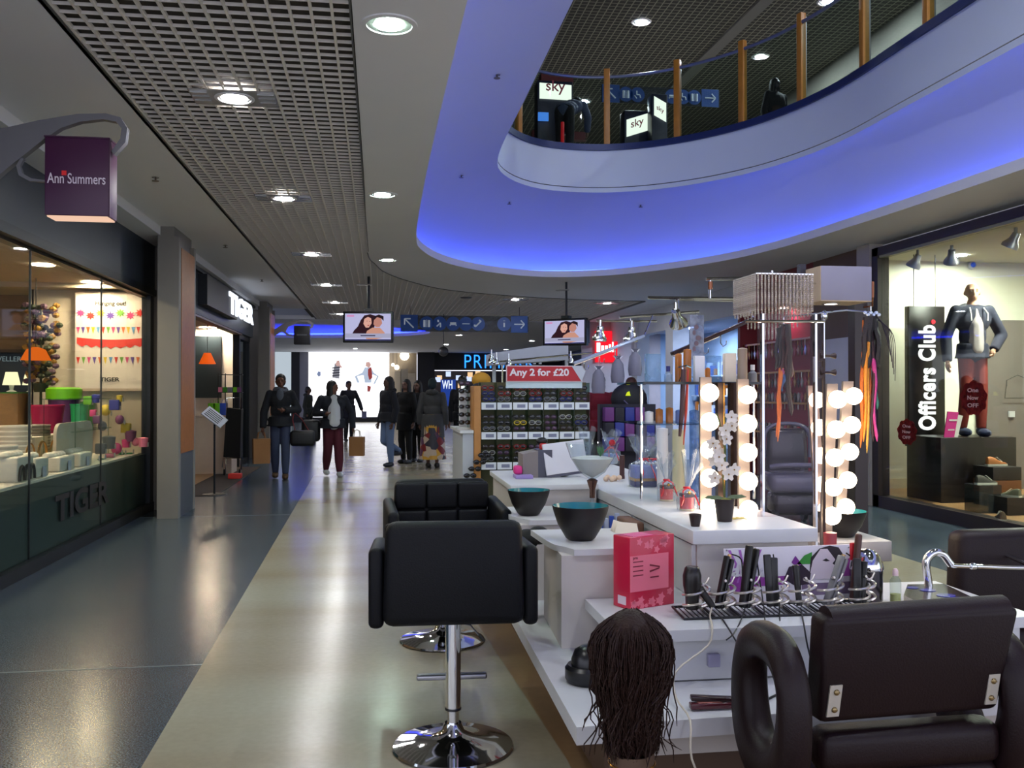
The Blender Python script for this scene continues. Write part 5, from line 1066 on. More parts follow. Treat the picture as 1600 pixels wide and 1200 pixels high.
# beyond the kiosk on the right
p=az(938,760,0); p=ay(938,700,13.2); person('person',(p.x,13.2,0),0.1,1.66,'person in crimson top with dark cap, right of the sunglasses display',skin=(84,56,48),top=(122,20,44),trousers=(30,24,30),hair=(16,18,30),beanie=(16,18,30),heavy=1.1)
p=ay(985,700,13.0); person('person',(p.x,13.0,0),-0.9,1.62,'dark clothed person leaning behind the kiosk shelves, right of the crimson top',skin=(84,52,44),top=(22,20,30),trousers=(20,18,26),hair=(70,34,26),heavy=1.25)
m=MB().use(mat('tag_yellow',(220,235,20),0.5,emit=0.5)); q=ay(981,616,12.3); m.prism([(-0.035,-0.02),(0.035,-0.02),(0.02,0.04),(-0.01,0.03)],(q.x,12.3,q.z),X_,Z_,0.01); tag(m.build('yellow_tag'),'small bright yellow tag on the dark bag behind the kiosk shelves','tag')
t=thing('rucksack',(q.x,12.42,1.2),'dark blue rucksack behind the kiosk shelves, carrying the yellow tag','bag',None,local=True); m=MB().use(mat('bag_navy',(24,24,40),0.6,bump=0.3,bscale=12),True); m.sph((0.05,0,0.12),(0.26,0.1,0.22),16,10); m.build('bag_body',None,t); m=MB().use(mat('piping_mauve',(110,100,150),0.5)); m.tube([(-0.05,-0.10,0.1),(0.05,-0.12,0.0),(0.2,-0.1,-0.04)],0.01,6); m.build('piping',None,t)
m=MB(); q=ay(985,680,12.0); random.seed(4)
for k in range(14): m.use([mat('toy_blue',(40,50,150),0.4),mat('bag_mauve',(110,50,130),0.5),mat('bag_dark',(26,22,44),0.6)][k%3]); x=q.x-0.35+0.14*(k%5); z=0.62+0.2*(k//5); m.box((x,12.0,z),(x+0.13,12.15,z+0.19),0.01)
m.use(mat('bag_dark')).box((q.x-0.38,12.16,0),(q.x+0.4,12.3,1.25)); tag(m.build('merchandise_stand'),'dark stand of blue and purple goods beyond the kiosk, below the rucksack','display stand')
# upstairs
p=ay(880,205,14.3); person('person',(p.x+0.02,14.3,4.98),2.6,1.68,'person upstairs bending forward in grey top and black trousers with a red stripe',skin=(110,80,66),top=(72,80,108),trousers=(16,14,20),hair=(20,18,20),bend=1.15,arms=((V(0.15,-0.25,0.52),V(0.12,-0.32,0.40)),(V(-0.15,-0.25,0.52),V(-0.12,-0.32,0.40))),stride=0.02)
q=ay(881,205,14.08); m=MB().use(mat('stripe_red',(200,20,30),0.5,emit=0.3)); m.tube([(q.x-0.02,14.06,5.02),(q.x-0.03,14.04,5.35),(q.x-0.02,14.08,5.62)],0.028,6); tag(m.build('red_strap'),'red stripe hanging over the bending person upstairs','strap')
p=ay(1212,180,14.3); person('person',(p.x,14.3,4.98),0.4,1.58,'dark silhouette of a person standing upstairs behind the glass balustrade',skin=(30,26,28),top=(14,14,18),trousers=(14,14,18),hair=(12,12,14),hairlen=0.08,coat=0.2,heavy=1.15)
# shop window mannequin
a=ay(1520,684,10.25)
mann=mat('mannequin_skin',(196,150,124),0.35)
person('mannequin',(a.x,10.25,PLZ),-0.12,1.86,'bald male mannequin in navy hooded jacket, grey print shirt and rust red trousers','mannequin',top=(30,32,52),trousers=(118,38,30),shoes=(52,58,84),hair_on=False,facedetail=True,skinmat=mann,vox=0.013,heavy=0.9,slim=1.2,shirt=(160,150,150),turn=-0.25,stride=0.02,
   arms=((V(0.21,0.03,0.66),V(0.13,-0.02,0.56)),(V(-0.165,0.02,0.64),V(-0.175,-0.02,0.485))))
mo=[o for o in bpy.data.objects if o.name.startswith('mannequin') and o.parent is None and 'plinth' not in o.name][0]
m=MB().use(mat('cord_white',(225,220,215),0.6)); H=1.86
for s in (-1,1): m.tube([V(s*0.045,-0.055,0.83)*H,V(s*0.055,-0.088,0.79)*H,V(s*0.052,-0.09,0.745)*H],0.008,6); m.build('drawstring',None,mo) if s==1 else None
m=MB(); m.sph(V(0,0.05,0.845)*H,(0.12,0.09,0.05),14,8); m.build('hood',mat('hood_grey',(76,78,92),0.9),mo)
# ------------------------------------------------------------------ sunglasses kiosk
YS=9.6
def at9(px,py,Y=YS): return ay(px,py,Y)
t=thing('sunglasses_display',(1.6,YS,0),'tall sunglasses display with oak side post below the red Any 2 for £20 sign','display unit')
L_=at9(751,600).x; R_=at9(921,600).x
m=MB().use(mat('display_oak',(176,120,62),0.5,noise=0.15)); m.box((L_-0.07,YS-0.02,0.0),(L_,YS+0.4,at9(745,603).z),0.004); m.build('side_post',None,t)
m=MB().use(mat('display_back',(90,80,52),0.6,noise=0.15)); m.box((L_,YS+0.16,0.25),(R_,YS+0.20,at9(745,597).z)); m.build('back_panel',None,t)
m=MB().use(mat('display_cabinet',(176,180,188),0.5)); m.box((L_,YS+0.0,0),(R_,YS+0.4,0.30)); m.build('cabinet',None,t)
rowz=[at9(800,y).z for y in (640,686,733,780)]
tops=[at9(800,y).z for y in (598,643,689,736)]
colw=(R_-L_)/7
m=MB().use(glass('display_glass',(200,225,215),1.5))
for c in range(8): m.box((L_+c*colw-0.003,YS+0.0,rowz[3]),(L_+c*colw+0.003,YS+0.16,tops[0]))
for z in rowz: m.box((L_,YS-0.02,z-0.005),(R_,YS+0.16,z+0.003))
m.build('glass_dividers',None,t)
lm=mat('label_white',(214,218,226),0.5); lp=mat('label_print',(120,124,150),0.6)
for r in range(3):
    for c in range(7):
        x=L_+c*colw; m=MB().use(lm); m.box((x+0.006,YS-0.03,rowz[r]),(x+colw-0.006,YS-0.022,rowz[r]+0.075)); m.use(lp)
        m.box((x+0.05,YS-0.032,rowz[r]+0.02),(x+colw-0.03,YS-0.03,rowz[r]+0.055)); m.build('price_label',None,t)
# glasses
def glasses(fr,ln):
    m=MB().use(ln,True)
    for s in (-1,1): m.sph((s*0.034,0,0),(0.030,0.006,0.022),12,7)
    m.use(fr); m.tube([(-0.008,-0.002,0.006),(0,-0.006,0.009),(0.008,-0.002,0.006)],0.003,5)
    for s in (-1,1): m.tube([(s*0.064,0,0.006),(s*0.068,0.04,0.004),(s*0.062,0.1,-0.01)],0.003,5); m.tube([(s*0.034+0.031*math.cos(a),-0.004,0.023*math.sin(a)) for a in [2*PI*i/12 for i in range(12)]],0.0035,5,closed=True)
    return m
kinds=[((16,16,18),(10,10,14),'black'),((14,14,16),(60,30,60),'violet'),((40,24,20),(30,18,14),'brown'),((20,30,120),(10,14,40),'blue'),((120,120,124),(20,20,24),'silver'),((150,20,24),(30,8,10),'red'),((210,180,40),(60,50,10),'yellow'),((170,168,164),(30,28,30),'white')]
protos={}
random.seed(11)
for r in range(3):
    for c in range(7):
        for k in range(3):
            kd=random.choice([0,0,0,1,1,2,2,3,4,5,0,7] if not (r==1 and c==2 and k==1) else [6])
            fr,ln,nm=kinds[kd]
            z=rowz[r]+0.10+k*(tops[r]-rowz[r]-0.11)/3.0+0.012; x=L_+(c+0.5)*colw
            lab='%s sunglasses in the %s row of the display under the red £20 sign'%(nm,['top','middle','lower'][r])
            if kd not in protos:
                o=glasses(mat('frame_'+nm,fr,0.3),mat('lens_'+nm,ln,0.08,spec=0.8)).build('sunglasses'); protos[kd]=o
            else: o=protos[kd].copy(); COL.objects.link(o)
            o.location=(x+random.uniform(-.008,.008),YS+0.012,z); o.scale=(1.0,1,1.0)
            tag(o,lab,'sunglasses','sunglasses on the display shelves')
# sign on top
t=thing('price_sign',(1.5,YS,1.5),'red sign reading Any 2 for £20 above the sunglasses display','sign')
a=at9(791,571,YS-0.04);b=at9(910,599,YS-0.04)
m=MB().use(mat('sign_border',(214,190,196),0.5)); m.box((a.x,YS-0.04,b.z+0.015),(b.x,YS-0.02,a.z)); m.use(mat('sign_strip',(190,206,216),0.5)); m.box((a.x,YS-0.03,b.z-0.05),(b.x,YS,b.z+0.015)); m.use(mat('sign_crimson',(176,22,36),0.45)); m.box((a.x+0.01,YS-0.043,b.z+0.025),(b.x-0.01,YS-0.04,a.z-0.01)); m.build('panel',None,t)
m=MB(); q=at9(796,588,YS-0.046); text_into(m,'Any 2 for £20',mat('sign_text_white',(228,218,226),0.5),(q.x,YS-0.046,b.z+0.055),X_,Z_,width=at9(889,588,YS-0.046).x-q.x,height=0.10,bold=0.03,extrude=0.001); m.build('lettering',None,t)
m=MB().use(mat('corner_flash',(190,192,206),0.5)); w=b.x-a.x; m.prism([(w-0.12,0.0),(w-0.01,-0.17),(w+0.03,-0.06),(w-0.01,0.0)],(a.x,YS-0.046,a.z),X_,Z_,0.002); m.build('corner_flash',None,t)
# side counter with a revolving rack of glasses at its left
t=thing('side_counter',(0.8,YS,0),'low white side counter left of the oak post with rows of glasses','counter')
c0=at9(713,672,10.4);c1=at9(742,672,10.4); m=MB().use(mat('display_cabinet')); m.box((c0.x,YS-0.0,0),(L_-0.075,YS+1.3,c0.z)); m.build('cabinet',None,t)
m=MB().use(white); m.box((c0.x-0.03,YS-0.02,c0.z),(L_-0.075,YS+1.3,c0.z+0.03)); m.build('countertop',None,t)
m=MB().use(glass('display_glass')); m.box((L_-0.10,YS+0.4,c0.z+0.03),(L_-0.09,YS+1.2,c0.z+0.5)); m.build('glass_side',None,t)
for k in range(4):
    z=0.62+0.10*(k%2); y=YS-0.06; x=c0.x+0.05+k*0.05
    o=protos[0].copy(); COL.objects.link(o); o.location=(x+0.02,y-0.02-0.0*k,0.55+k*0.07); tag(o,'black sunglasses hooked on the front of the side counter','sunglasses','sunglasses on the side counter')
t=thing('spinner_rack',(c0.x+0.05,YS+0.5,c0.z),'slim revolving rack of sunglasses on the side counter','rack'); sx_=c0.x+0.06; sy_=YS+0.45
m=MB().use(white); m.box((sx_-0.06,sy_-0.02,c0.z+0.03),(sx_+0.06,sy_+0.02,at9(718,608,YS+0.45).z),0.004); m.lathe([(0.001,c0.z+0.03),(0.1,c0.z+0.03),(0.1,c0.z+0.045),(0.001,c0.z+0.05)],(sx_,sy_,0)); m.build('column',None,t)
for k in range(6):
    o=protos[[2,0,4,2,0,1][k] if [2,0,4,2,0,1][k] in protos else 0].copy(); COL.objects.link(o); o.location=(sx_,sy_-0.045,c0.z+0.1+k*0.085); tag(o,'sunglasses hanging on the slim revolving rack left of the oak post','sunglasses','sunglasses on the revolving rack')
# cap display beyond
q=at9(752,594,10.3); m=MB(); m.use(mat('cap_orange',(196,140,40),0.7)); m.sph((q.x,10.3,q.z-0.0),(0.11,0.1,0.09),14,8); m.use(mat('cap_black',(20,20,28),0.7)); m.sph((q.x,10.22,q.z-0.06),(0.11,0.14,0.03),14,6); m.cyl((q.x,10.32,0.0),(q.x,10.32,q.z-0.02),0.02,None,8); tag(m.build('cap'),'orange and black cap on a stand behind the sunglasses display','cap')
# canopy shelf with white beams above the display, further back
t=thing('kiosk_canopy',(1.7,11,1.7),'white canopy beams with small spotlights above and behind the sunglasses display','canopy')
Yb=11.0; a=ay(768,552,Yb);b=ay(890,527,Yb); m=MB().use(mat('canopy_white',(170,172,186),0.5)); 
m.prism([(ay(768,570,Yb).x,ay(768,570,Yb).z),(ay(888,562,Yb).x,ay(888,562,Yb).z),(ay(888,540,Yb).x,ay(888,540,Yb).z),(ay(850,540,Yb).x,ay(850,540,Yb).z),(ay(768,552,Yb).x,ay(768,552,Yb).z)],(0,Yb+0.6,0),X_,Z_,0.6); m.build('beam',None,t)
m=MB().use(mat('display_cabinet')); 
for px in (772,885): q=ay(px,570,Yb+0.3); m.box((q.x-0.02,Yb+0.28,0),(q.x+0.02,Yb+0.32,q.z+0.1))
m.build('support_post',None,t)
m=MB().use(chrome); q0=ay(765,566,Yb-0.1);q1=ay(925,552,Yb-0.1); m.cyl(q0,(q1.x,q1.y,q0.z+0.12),0.012,None,8); m.build('rail',None,t)
for k,(px,py) in enumerate([(768,562),(776,566),(795,568),(892,564)]):
    q=ay(px,py,Yb-0.15); spot((q.x,q.y,q.z+0.12),'tiny bright spotlight on the white canopy, %s'%['leftmost','second','third','right end'][k],'tiny spotlights on the canopy',0.2,0.8,emis('spot_glow',(225,240,255),30.0),chrome,0.07)
for k in range(7):
    q=ay(790+k*9,563,Yb+0.9); m=MB().use(mat('bottle_white')); m.lathe([(0.001,q.z-0.05),(0.02,q.z-0.05),(0.02,q.z+0.04),(0.008,q.z+0.06),(0.001,q.z+0.06)],(q.x,q.y,0),10); tag(m.build('small_bottle'),'small pale bottle in the row under the white canopy','bottle','small bottles under the canopy')
m=MB().use(glass('display_glass')); a=ay(785,567,Yb+0.9); b=ay(850,567,Yb+0.9); m.box((a.x,Yb+0.8,a.z-0.035),(b.x,Yb+1.0,a.z-0.025)); m.use(chrome); m.cyl((a.x,Yb+0.9,0),(a.x,Yb+0.9,a.z-0.03),0.01,None,6); m.cyl((b.x,Yb+0.9,0),(b.x,Yb+0.9,a.z-0.03),0.01,None,6); tag(m.build('glass_shelf'),'narrow glass shelf of pale bottles behind the red £20 sign','shelf')

# ------------------------------------------------------------------ hair kiosk furniture
KIOSK = True
DZ=0.75; PZ_=0.59; UZ_=0.975; BZ=0.91
panelm=mat('laminate_edge',(196,190,186),0.45,bump=0.02)
t=thing('platform_shelf',(0.9,3.5,FL),'long low white platform shelf at the base of the hair kiosk','shelf')
m=MB().use(white); m.prism([(0.485,2.24),(2.0,2.30),(2.0,3.0),(1.0,3.0),(1.0,5.6),(0.56,5.6),(0.56,3.62),(0.497,3.45)],(0,0,PZ_-0.045),X_,Y_,0.045); m.build('slab',None,t)
m=MB().use(mat('kiosk_base_brown',(84,62,46),0.6)); m.box((0.62,2.5,FL),(1.9,3.0,PZ_-0.045)); m.box((0.62,3.0,FL),(1.0,5.5,PZ_-0.045)); m.build('base',None,t)
m=MB().use(panelm); m.box((0.68,2.36,PZ_-0.13),(1.9,2.40,PZ_-0.045)); m.build('apron',None,t)
t=thing('desk_unit',(1.3,2.7,PZ_),'white styling desk with a drawer under the tool rack','desk')
m=MB().use(white); m.prism([(0.66,2.50),(1.95,2.50),(1.95,3.02),(1.46,3.02),(1.46,3.60),(0.90,3.60),(0.90,2.92),(0.66,2.92)],(0,0,DZ-0.032),X_,Y_,0.032); m.build('desktop',None,t)
m=MB().use(panelm); m.box((0.70,2.54,PZ_),(0.79,2.90,DZ-0.032)); m.box((0.79,2.60,PZ_),(1.92,3.0,DZ-0.032)); m.box((1.43,3.0,FL),(1.46,3.58,DZ-0.032)); m.build('carcass',None,t)
for k,(xa,xb) in enumerate(((0.795,1.40),(1.408,1.92))):
    m=MB().use(white); m.box((xa,2.545,PZ_+0.004),(xb,2.598,DZ-0.037),0.002); dr=m.build('drawer',None,t)
    xc=az(1114,1030,PZ_+0.08).x if k==0 else 1.85; q=ay(1114,1030,2.54)
    m=MB().use(mat('knob_lilac',(150,146,172),0.35,0.3)); xx=q.x if k==0 else 1.66; m.box((xx-0.018,2.525,q.z-0.020),(xx+0.018,2.545,q.z+0.018),0.004); m.build('knob',None,dr)
t=thing('upper_cabinet',(1.3,4.5,FL),'tall white counter cabinet with closed doors running back along the kiosk','cabinet')
m=MB().use(white); m.box((0.995,2.84,UZ_-0.045),(1.42,6.4,UZ_),0.003); m.build('countertop',None,t)
m=MB().use(panelm); m.box((1.02,2.87,DZ+0.001),(1.40,3.60,UZ_-0.045)); m.box((1.02,3.60,FL),(1.40,6.38,UZ_-0.045)); m.build('carcass',None,t)
for k,(ya,yb) in enumerate(((2.88,3.58),(3.61,4.5),(4.51,5.4),(5.41,6.36))):
    m=MB().use(white); z0=DZ+0.003 if k==0 else FL+0.05; m.box((1.005,ya,z0),(1.019,yb,UZ_-0.052)); m.build('door',None,t)
# plain white display boxes carrying the bowls
def round_box(x0,y0,x1,y1,z0,z1,name,label):
    t=thing(name,((x0+x1)/2,(y0+y1)/2,z0),label,'box','white display boxes of the kiosk')
    m=MB().use(panelm); m.prism([(x0,y0),(x1,y0),(x1,y1),(x0+0.02,y1)],(0,0,z0),X_,Y_,z1-z0-0.02); m.build('carcass',None,t)
    P=[(x0-0.03,y1),(x1,y1),(x1,y0-0.01),(x0+0.04,y0-0.01)]; c=catmull([V(x0+0.04,y0-0.01,0),V(x0+0.02,y0+0.05,0),V(x0-0.01,y0+0.13,0),V(x0-0.03,y1,0)],5)
    P=[(x1,y1),(x1,y0-0.01)]+[(v.x,v.y) for v in c]
    m=MB().use(white); m.prism(P,(0,0,z1-0.02),X_,Y_,0.02); m.build('top_board',None,t)
round_box(0.585,2.93,0.86,3.36,PZ_,BZ,'display_box','white display box carrying the nearer dark bowl, behind the red carton')
round_box(0.55,3.62,0.80,4.05,PZ_,BZ,'display_box','white display box carrying the farther dark bowl')
m=MB().use(panelm); m.box((0.84,3.62,PZ_),(0.985,4.05,0.80)); tag(m.build('low_shelf_box'),'low white box between the farther display box and the tall cabinet','box')
t=thing('reception_desk',(0.8,4.3,PZ_),'white reception counter with a raised top behind the bowls','counter')
m=MB().use(panelm); m.box((0.60,4.12,PZ_),(0.985,4.85,0.975)); m.build('carcass',None,t)
m=MB().use(white); m.box((0.585,4.10,0.975),(0.99,4.88,1.0),0.003); m.build('countertop',None,t)
# bowls
def bowl(p,r,h,label):
    t=thing('bowl',p,label,'bowl','dark bowls with turquoise inside',local=True)
    pr=[(0.001,0),(r*0.42,0),(r*0.52,h*0.06),(r*0.80,h*0.45),(r*0.96,h*0.85),(r,h)]
    m=MB().use(mat('bowl_black',(26,22,24),0.45,noise=0.1)); m.lathe(pr+[(r*0.985,h)],(0,0,0),40); m.build('outer_shell',None,t)
    m=MB().use(mat('bowl_turquoise',(20,120,132),0.25,coat=0.5)); m.lathe([(r*0.985,h),(r*0.94,h*0.85),(r*0.77,h*0.45),(r*0.48,h*0.1),(0.001,h*0.07)],(0,0,0),40); m.build('inner_glaze',None,t)
q=az(911,846,BZ); bowl((q.x,q.y+0.04,BZ),0.098,0.118,'dark bowl with turquoise inside on the nearer white display box')
q=az(828,806,BZ); bowl((q.x,q.y+0.03,BZ),0.088,0.104,'dark bowl with turquoise inside on the farther white display box')
q=az(1322,852,0.80); bowl((q.x,q.y+0.04,0.83),0.10,0.105,'dark bowl with turquoise inside standing right of the bulb lights')
m=MB().use(panelm); m.box((q.x-0.16,q.y-0.10,DZ),(q.x+0.14,q.y+0.2,0.83),0.003); tag(m.build('low_stand'),'low white stand under the bowl right of the bulb lights','stand')
# red product carton
t=thing('product_carton',(0.8,2.8,DZ),'red and pink hair tool carton standing on the desk corner','box')
a=az(933,956,DZ); b=az(975,958,DZ); c=az(1040,943,DZ)
z1=DZ+0.215; P0=a;P1=V(b.x,b.y-0.02,DZ);P2=V(c.x,c.y,DZ)
U1=(P2-P1).normalized(); W1=V(-U1.y,U1.x,0); hh=0.222
P1=V(0.762,2.745,DZ); P2=V(0.925,2.815,DZ); U1=(P2-P1).normalized(); W1=V(-U1.y,U1.x,0); Lc=(P2-P1).length; dep=0.085
M=Matrix(((U1.x,W1.x,0,P1.x),(U1.y,W1.y,0,P1.y),(0,0,1,DZ),(0,0,0,1)))
m=MB().use(mat('carton_red',(196,26,64),0.35,coat=0.3)); m.box((0,0,0),(Lc,dep,hh),0.003,M); m.build('carton',None,t)
m=MB().use(mat('carton_pink',(238,120,140),0.35)); m.box((0.0,-0.0012,0.055),(Lc*0.86,0.0,0.165),0,M); 
random.seed(2)
for k in range(26): x=random.uniform(0.01,Lc-0.01); z=random.choice([random.uniform(0.008,0.045),random.uniform(0.172,0.212)]); s=random.uniform(0.006,0.012); m.prism([( (s*(1+0.35*math.cos(5*a_)))*math.cos(a_),(s*(1+0.35*math.cos(5*a_)))*math.sin(a_)) for a_ in [2*PI*i/15 for i in range(15)]],M@V(x,-0.0008,z),U1,Z_,-0.001)
m.use(mat('carton_top_pink',(220,90,140),0.35)); m.box((0.02,0.01,hh),(0.10,dep-0.01,hh+0.001),0,M)
m.use(mat('carton_ink',(120,30,50),0.5))
m.prism([(0.075,0.13),(0.115,0.122),(0.116,0.126),(0.076,0.135)],M@V(0,-0.002,0),U1,Z_,0.001); m.prism([(0.075,0.115),(0.115,0.122),(0.114,0.118),(0.076,0.110)],M@V(0,-0.002,0),U1,Z_,0.001)
m.box((0.078,-0.0025,0.092),(0.112,-0.001,0.096),0,M)
for k in range(4): m.box((0.01,-0.002,0.145-k*0.014),(0.05,-0.001,0.148-k*0.014),0,M)
text_into(m,'pro',MATS['carton_ink'],M@V(0.01,-0.002,0.152),U1,Z_,width=0.018,extrude=0.0005)
m.use(mat('carton_label',(216,196,206),0.4)); m.box((-0.0012,0.02,0.012),(0.0,0.06,0.038),0,M); m.build('print',None,t)
# papers on the near display box
m=MB().use(mat('paper_cream',(226,214,196),0.7)); 
for k in range(4): m.prism([(0,0),(0.10,0.02),(0.10,0.07-0.01*k),(0.03,0.08)],(0.83,3.22+0.02*k,BZ-0.02),X_,Y_*0.6+Z_*0.7,0.002)
tag(m.build('paper_sheets'),'loose cream sheets standing up behind the red carton','paper')
# leaflets with blue print
t=thing('leaflet_holder',(0.9,3.8,0.8),'clear holder of blue and white leaflets between the two bowls','holder'); m=MB()
for k in range(6): m.use([mat('leaflet_blue',(60,90,190),0.5),mat('leaflet_pale',(190,200,225),0.5)][k%2]); m.box((0.845+0.023*k,3.68,0.801),(0.862+0.023*k,3.70+0.0*k,0.90+0.01*(k%3)))
m.build('leaflets',None,t); m=MB().use(glass('acrylic')); m.box((0.842,3.66,0.801),(0.98,3.668,0.86)); m.build('clear_front',None,t)
m=MB().use(mat('bag_brown',(110,76,56),0.6)); q=az(965,800,0.8); m.box((0.93,3.35,DZ+0.0),(0.985,3.55,0.93),0.008); tag(m.build('folded_folder'),'brown leather folder leaning on the tall cabinet behind the bowls','folder')
# martini vase
q=ax(932,823,0.90); xq,yq=0.905,3.86
t=thing('cocktail_vase',(xq,yq,0.8),'large clear cocktail glass vase half filled with white sand, holding a red flower','vase')
zt=ay(935,692,yq).z; zb=0.801; cg=glass('vase_glass',(238,244,246),2.2,0.03,0.03)
m=MB().use(cg); m.lathe([(0.001,zb),(0.07,zb),(0.065,zb+0.006),(0.010,zb+0.02),(0.007,zt-0.165),(0.012,zt-0.155),(0.055,zt-0.125),(0.095,zt-0.06),(0.115,zt)],(xq,yq,0),40); m.build('glass_bowl',None,t)
m=MB().use(mat('sand_white',(232,228,226),0.9,bump=0.3,bscale=200)); m.lathe([(0.001,zt-0.15),(0.05,zt-0.122),(0.090,zt-0.065),(0.06,zt-0.058),(0.001,zt-0.062)],(xq,yq,0),36); m.build('white_sand',None,t)
m=MB().use(mat('metal_cone',(120,90,80),0.2,0.9)); m.lathe([(0.012,zt-0.235),(0.012,zt-0.20),(0.024,zt-0.16),(0.010,zt-0.152)],(xq,yq,0),20); m.build('metal_collar',None,t)
m=MB().use(mat('leaf_green',(40,110,50),0.6)); 
for k in range(5): a=k*1.2; m.prism([(0,0),(0.012,0.02),(0,0.045),(-0.012,0.02)],(xq+0.035,yq,zt-0.058),V(math.cos(a),math.sin(a),0.2),V(0.3*math.sin(a),0.3*math.cos(a),1),0.002)
m.build('leaves',None,t)
m=MB().use(mat('petal_red',(180,16,40),0.5),True); m.sph((xq+0.085,yq-0.01,zt-0.0),0.015,10,6); m.tube([(xq+0.04,yq,zt-0.05),(xq+0.07,yq-0.01,zt-0.02),(xq+0.085,yq-0.01,zt)],0.002,5); m.build('red_flower',None,t)
# board, grey box, small pink box on the reception counter
a=az(850,744,1.0);b=az(918,738,1.0)
t=thing('white_board',(a.x,a.y,1.0),'blank white board leaning upright on the reception counter','board'); M=Matrix.Translation((a.x,4.42,1.0))@Matrix.Rotation(math.radians(8),4,'Z')@Matrix.Rotation(math.radians(-6),4,'Y')@Matrix.Rotation(math.radians(-10),4,'X')
m=MB().use(mat('board_white',(218,216,224),0.4)); m.box((0,0,0.012),(0.215,0.012,0.165),0.002,M); m.build('sheet',None,t); m=MB().use(mat('board_grey',(90,92,110),0.4,0.4)); m.box((0.0,0.01,0.0),(0.22,0.02,0.015),0,M); m.box((0.09,0.02,0.0),(0.12,0.08,0.006),0,M); m.build('foot',None,t)
a=az(795,738,1.0); t=thing('card_terminal_box',(a.x,4.5,1.0),'grey upright box with a taupe side behind the white board','box'); m=MB().use(mat('box_taupe',(128,118,116),0.5)); m.prism([(0,0),(0.075,0),(0.075,0.13),(0,0.115)],(a.x+0.025,4.6,1.0),X_,Z_,0.16); m.use(mat('box_slate',(74,74,90),0.4)).box((a.x+0.10,4.44,1.0),(a.x+0.17,4.58,1.135)); m.build('carton',None,t)
m=MB().use(mat('cap_red2',(190,40,40),0.5)); m.box((a.x+0.115,4.46,1.135),(a.x+0.15,4.50,1.165),0.006); m.use(blackp); m.sph((a.x+0.13,4.5,1.175),(0.03,0.02,0.02),10,6); tag(m.build('red_cap_item'),'small red and black item on top of the grey upright box','small item')
t=thing('pink_box',(a.x,4.3,1.0),'small pink box with a lilac base on the reception counter corner','box'); b=az(808,742,1.0); m=MB().use(mat('box_pink',(214,50,130),0.5)); m.box((b.x-0.04,4.42,1.018),(b.x-0.0,4.48,1.06),0.012); m.build('pink_part',None,t); m=MB().use(mat('box_lilac',(150,130,190),0.4)); m.box((b.x-0.04,4.38,1.0),(b.x+0.045,4.48,1.018),0.003); m.build('lilac_base',None,t)
# floral cloth strip beside the display box
m=MB(); fl=mat('floral_white',(196,190,186),0.8); m.use(fl); m.box((0.505,3.3,PZ_+0.002),(0.56,3.42,PZ_+0.24),0.012); m.use(mat('flower_red',(190,50,60),0.7))
for z,y in ((0.66,3.30),(0.72,3.30),(0.78,3.30)): m.prism(circ(0,0,0.016,0.012,10),(0.53+0.012*math.sin(z*50),3.299,z),X_,Z_,-0.002)
m.use(mat('leaf_green')); m.prism(circ(0,0,0.008,0.004,8),(0.545,3.299,0.69),X_,Z_,-0.002); m.prism(circ(0,0,0.008,0.004,8),(0.51,3.299,0.75),X_,Z_,-0.002)
tag(m.build('floral_bag'),'white bag with red flowers standing beside the nearer display box','bag')
m=MB().use(matte_black,True); m.sph((0.555,3.44,0.862),(0.045,0.05,0.04),14,8); m.sph((0.60,3.45,0.875),(0.045,0.045,0.035),12,7); m.use(mat('hair_end',(60,30,26),0.6)); m.sph((0.53,3.40,0.842),(0.03,0.03,0.02),12,7); tag(m.build('hair_bundle'),'dark bundle resting between the black stool and the display boxes','bundle')
# ------------------------------------------------------------------ black hydraulic stools
def soft(m,vs8,bev):
    """rounded block from 8 corners (bottom 4, top 4)"""
    bm=bmesh.new(); v=[bm.verts.new(p) for p in vs8]
    for f in ((0,3,2,1),(4,5,6,7),(0,1,5,4),(1,2,6,5),(2,3,7,6),(3,0,4,7)): bm.faces.new([v[i] for i in f])
    bmesh.ops.bevel(bm,geom=bm.edges[:],offset=bev,segments=4,profile=0.5,affect='EDGES'); bm.verts.index_update()
    m.add([q.co.copy() for q in bm.verts],[[q.index for q in f.verts] for f in bm.faces],True); bm.free(); return m
def blk8(x0,x1,y0,y1,z0,z1,dx=0,ft=0): return [V(x0,y0,z0),V(x1,y0,z0),V(x1,y1,z0),V(x0,y1,z0),V(x0+dx,y0,z1),V(x1-dx,y0,z1),V(x1-dx,y1,z1+ft),V(x0+dx,y1,z1+ft)]
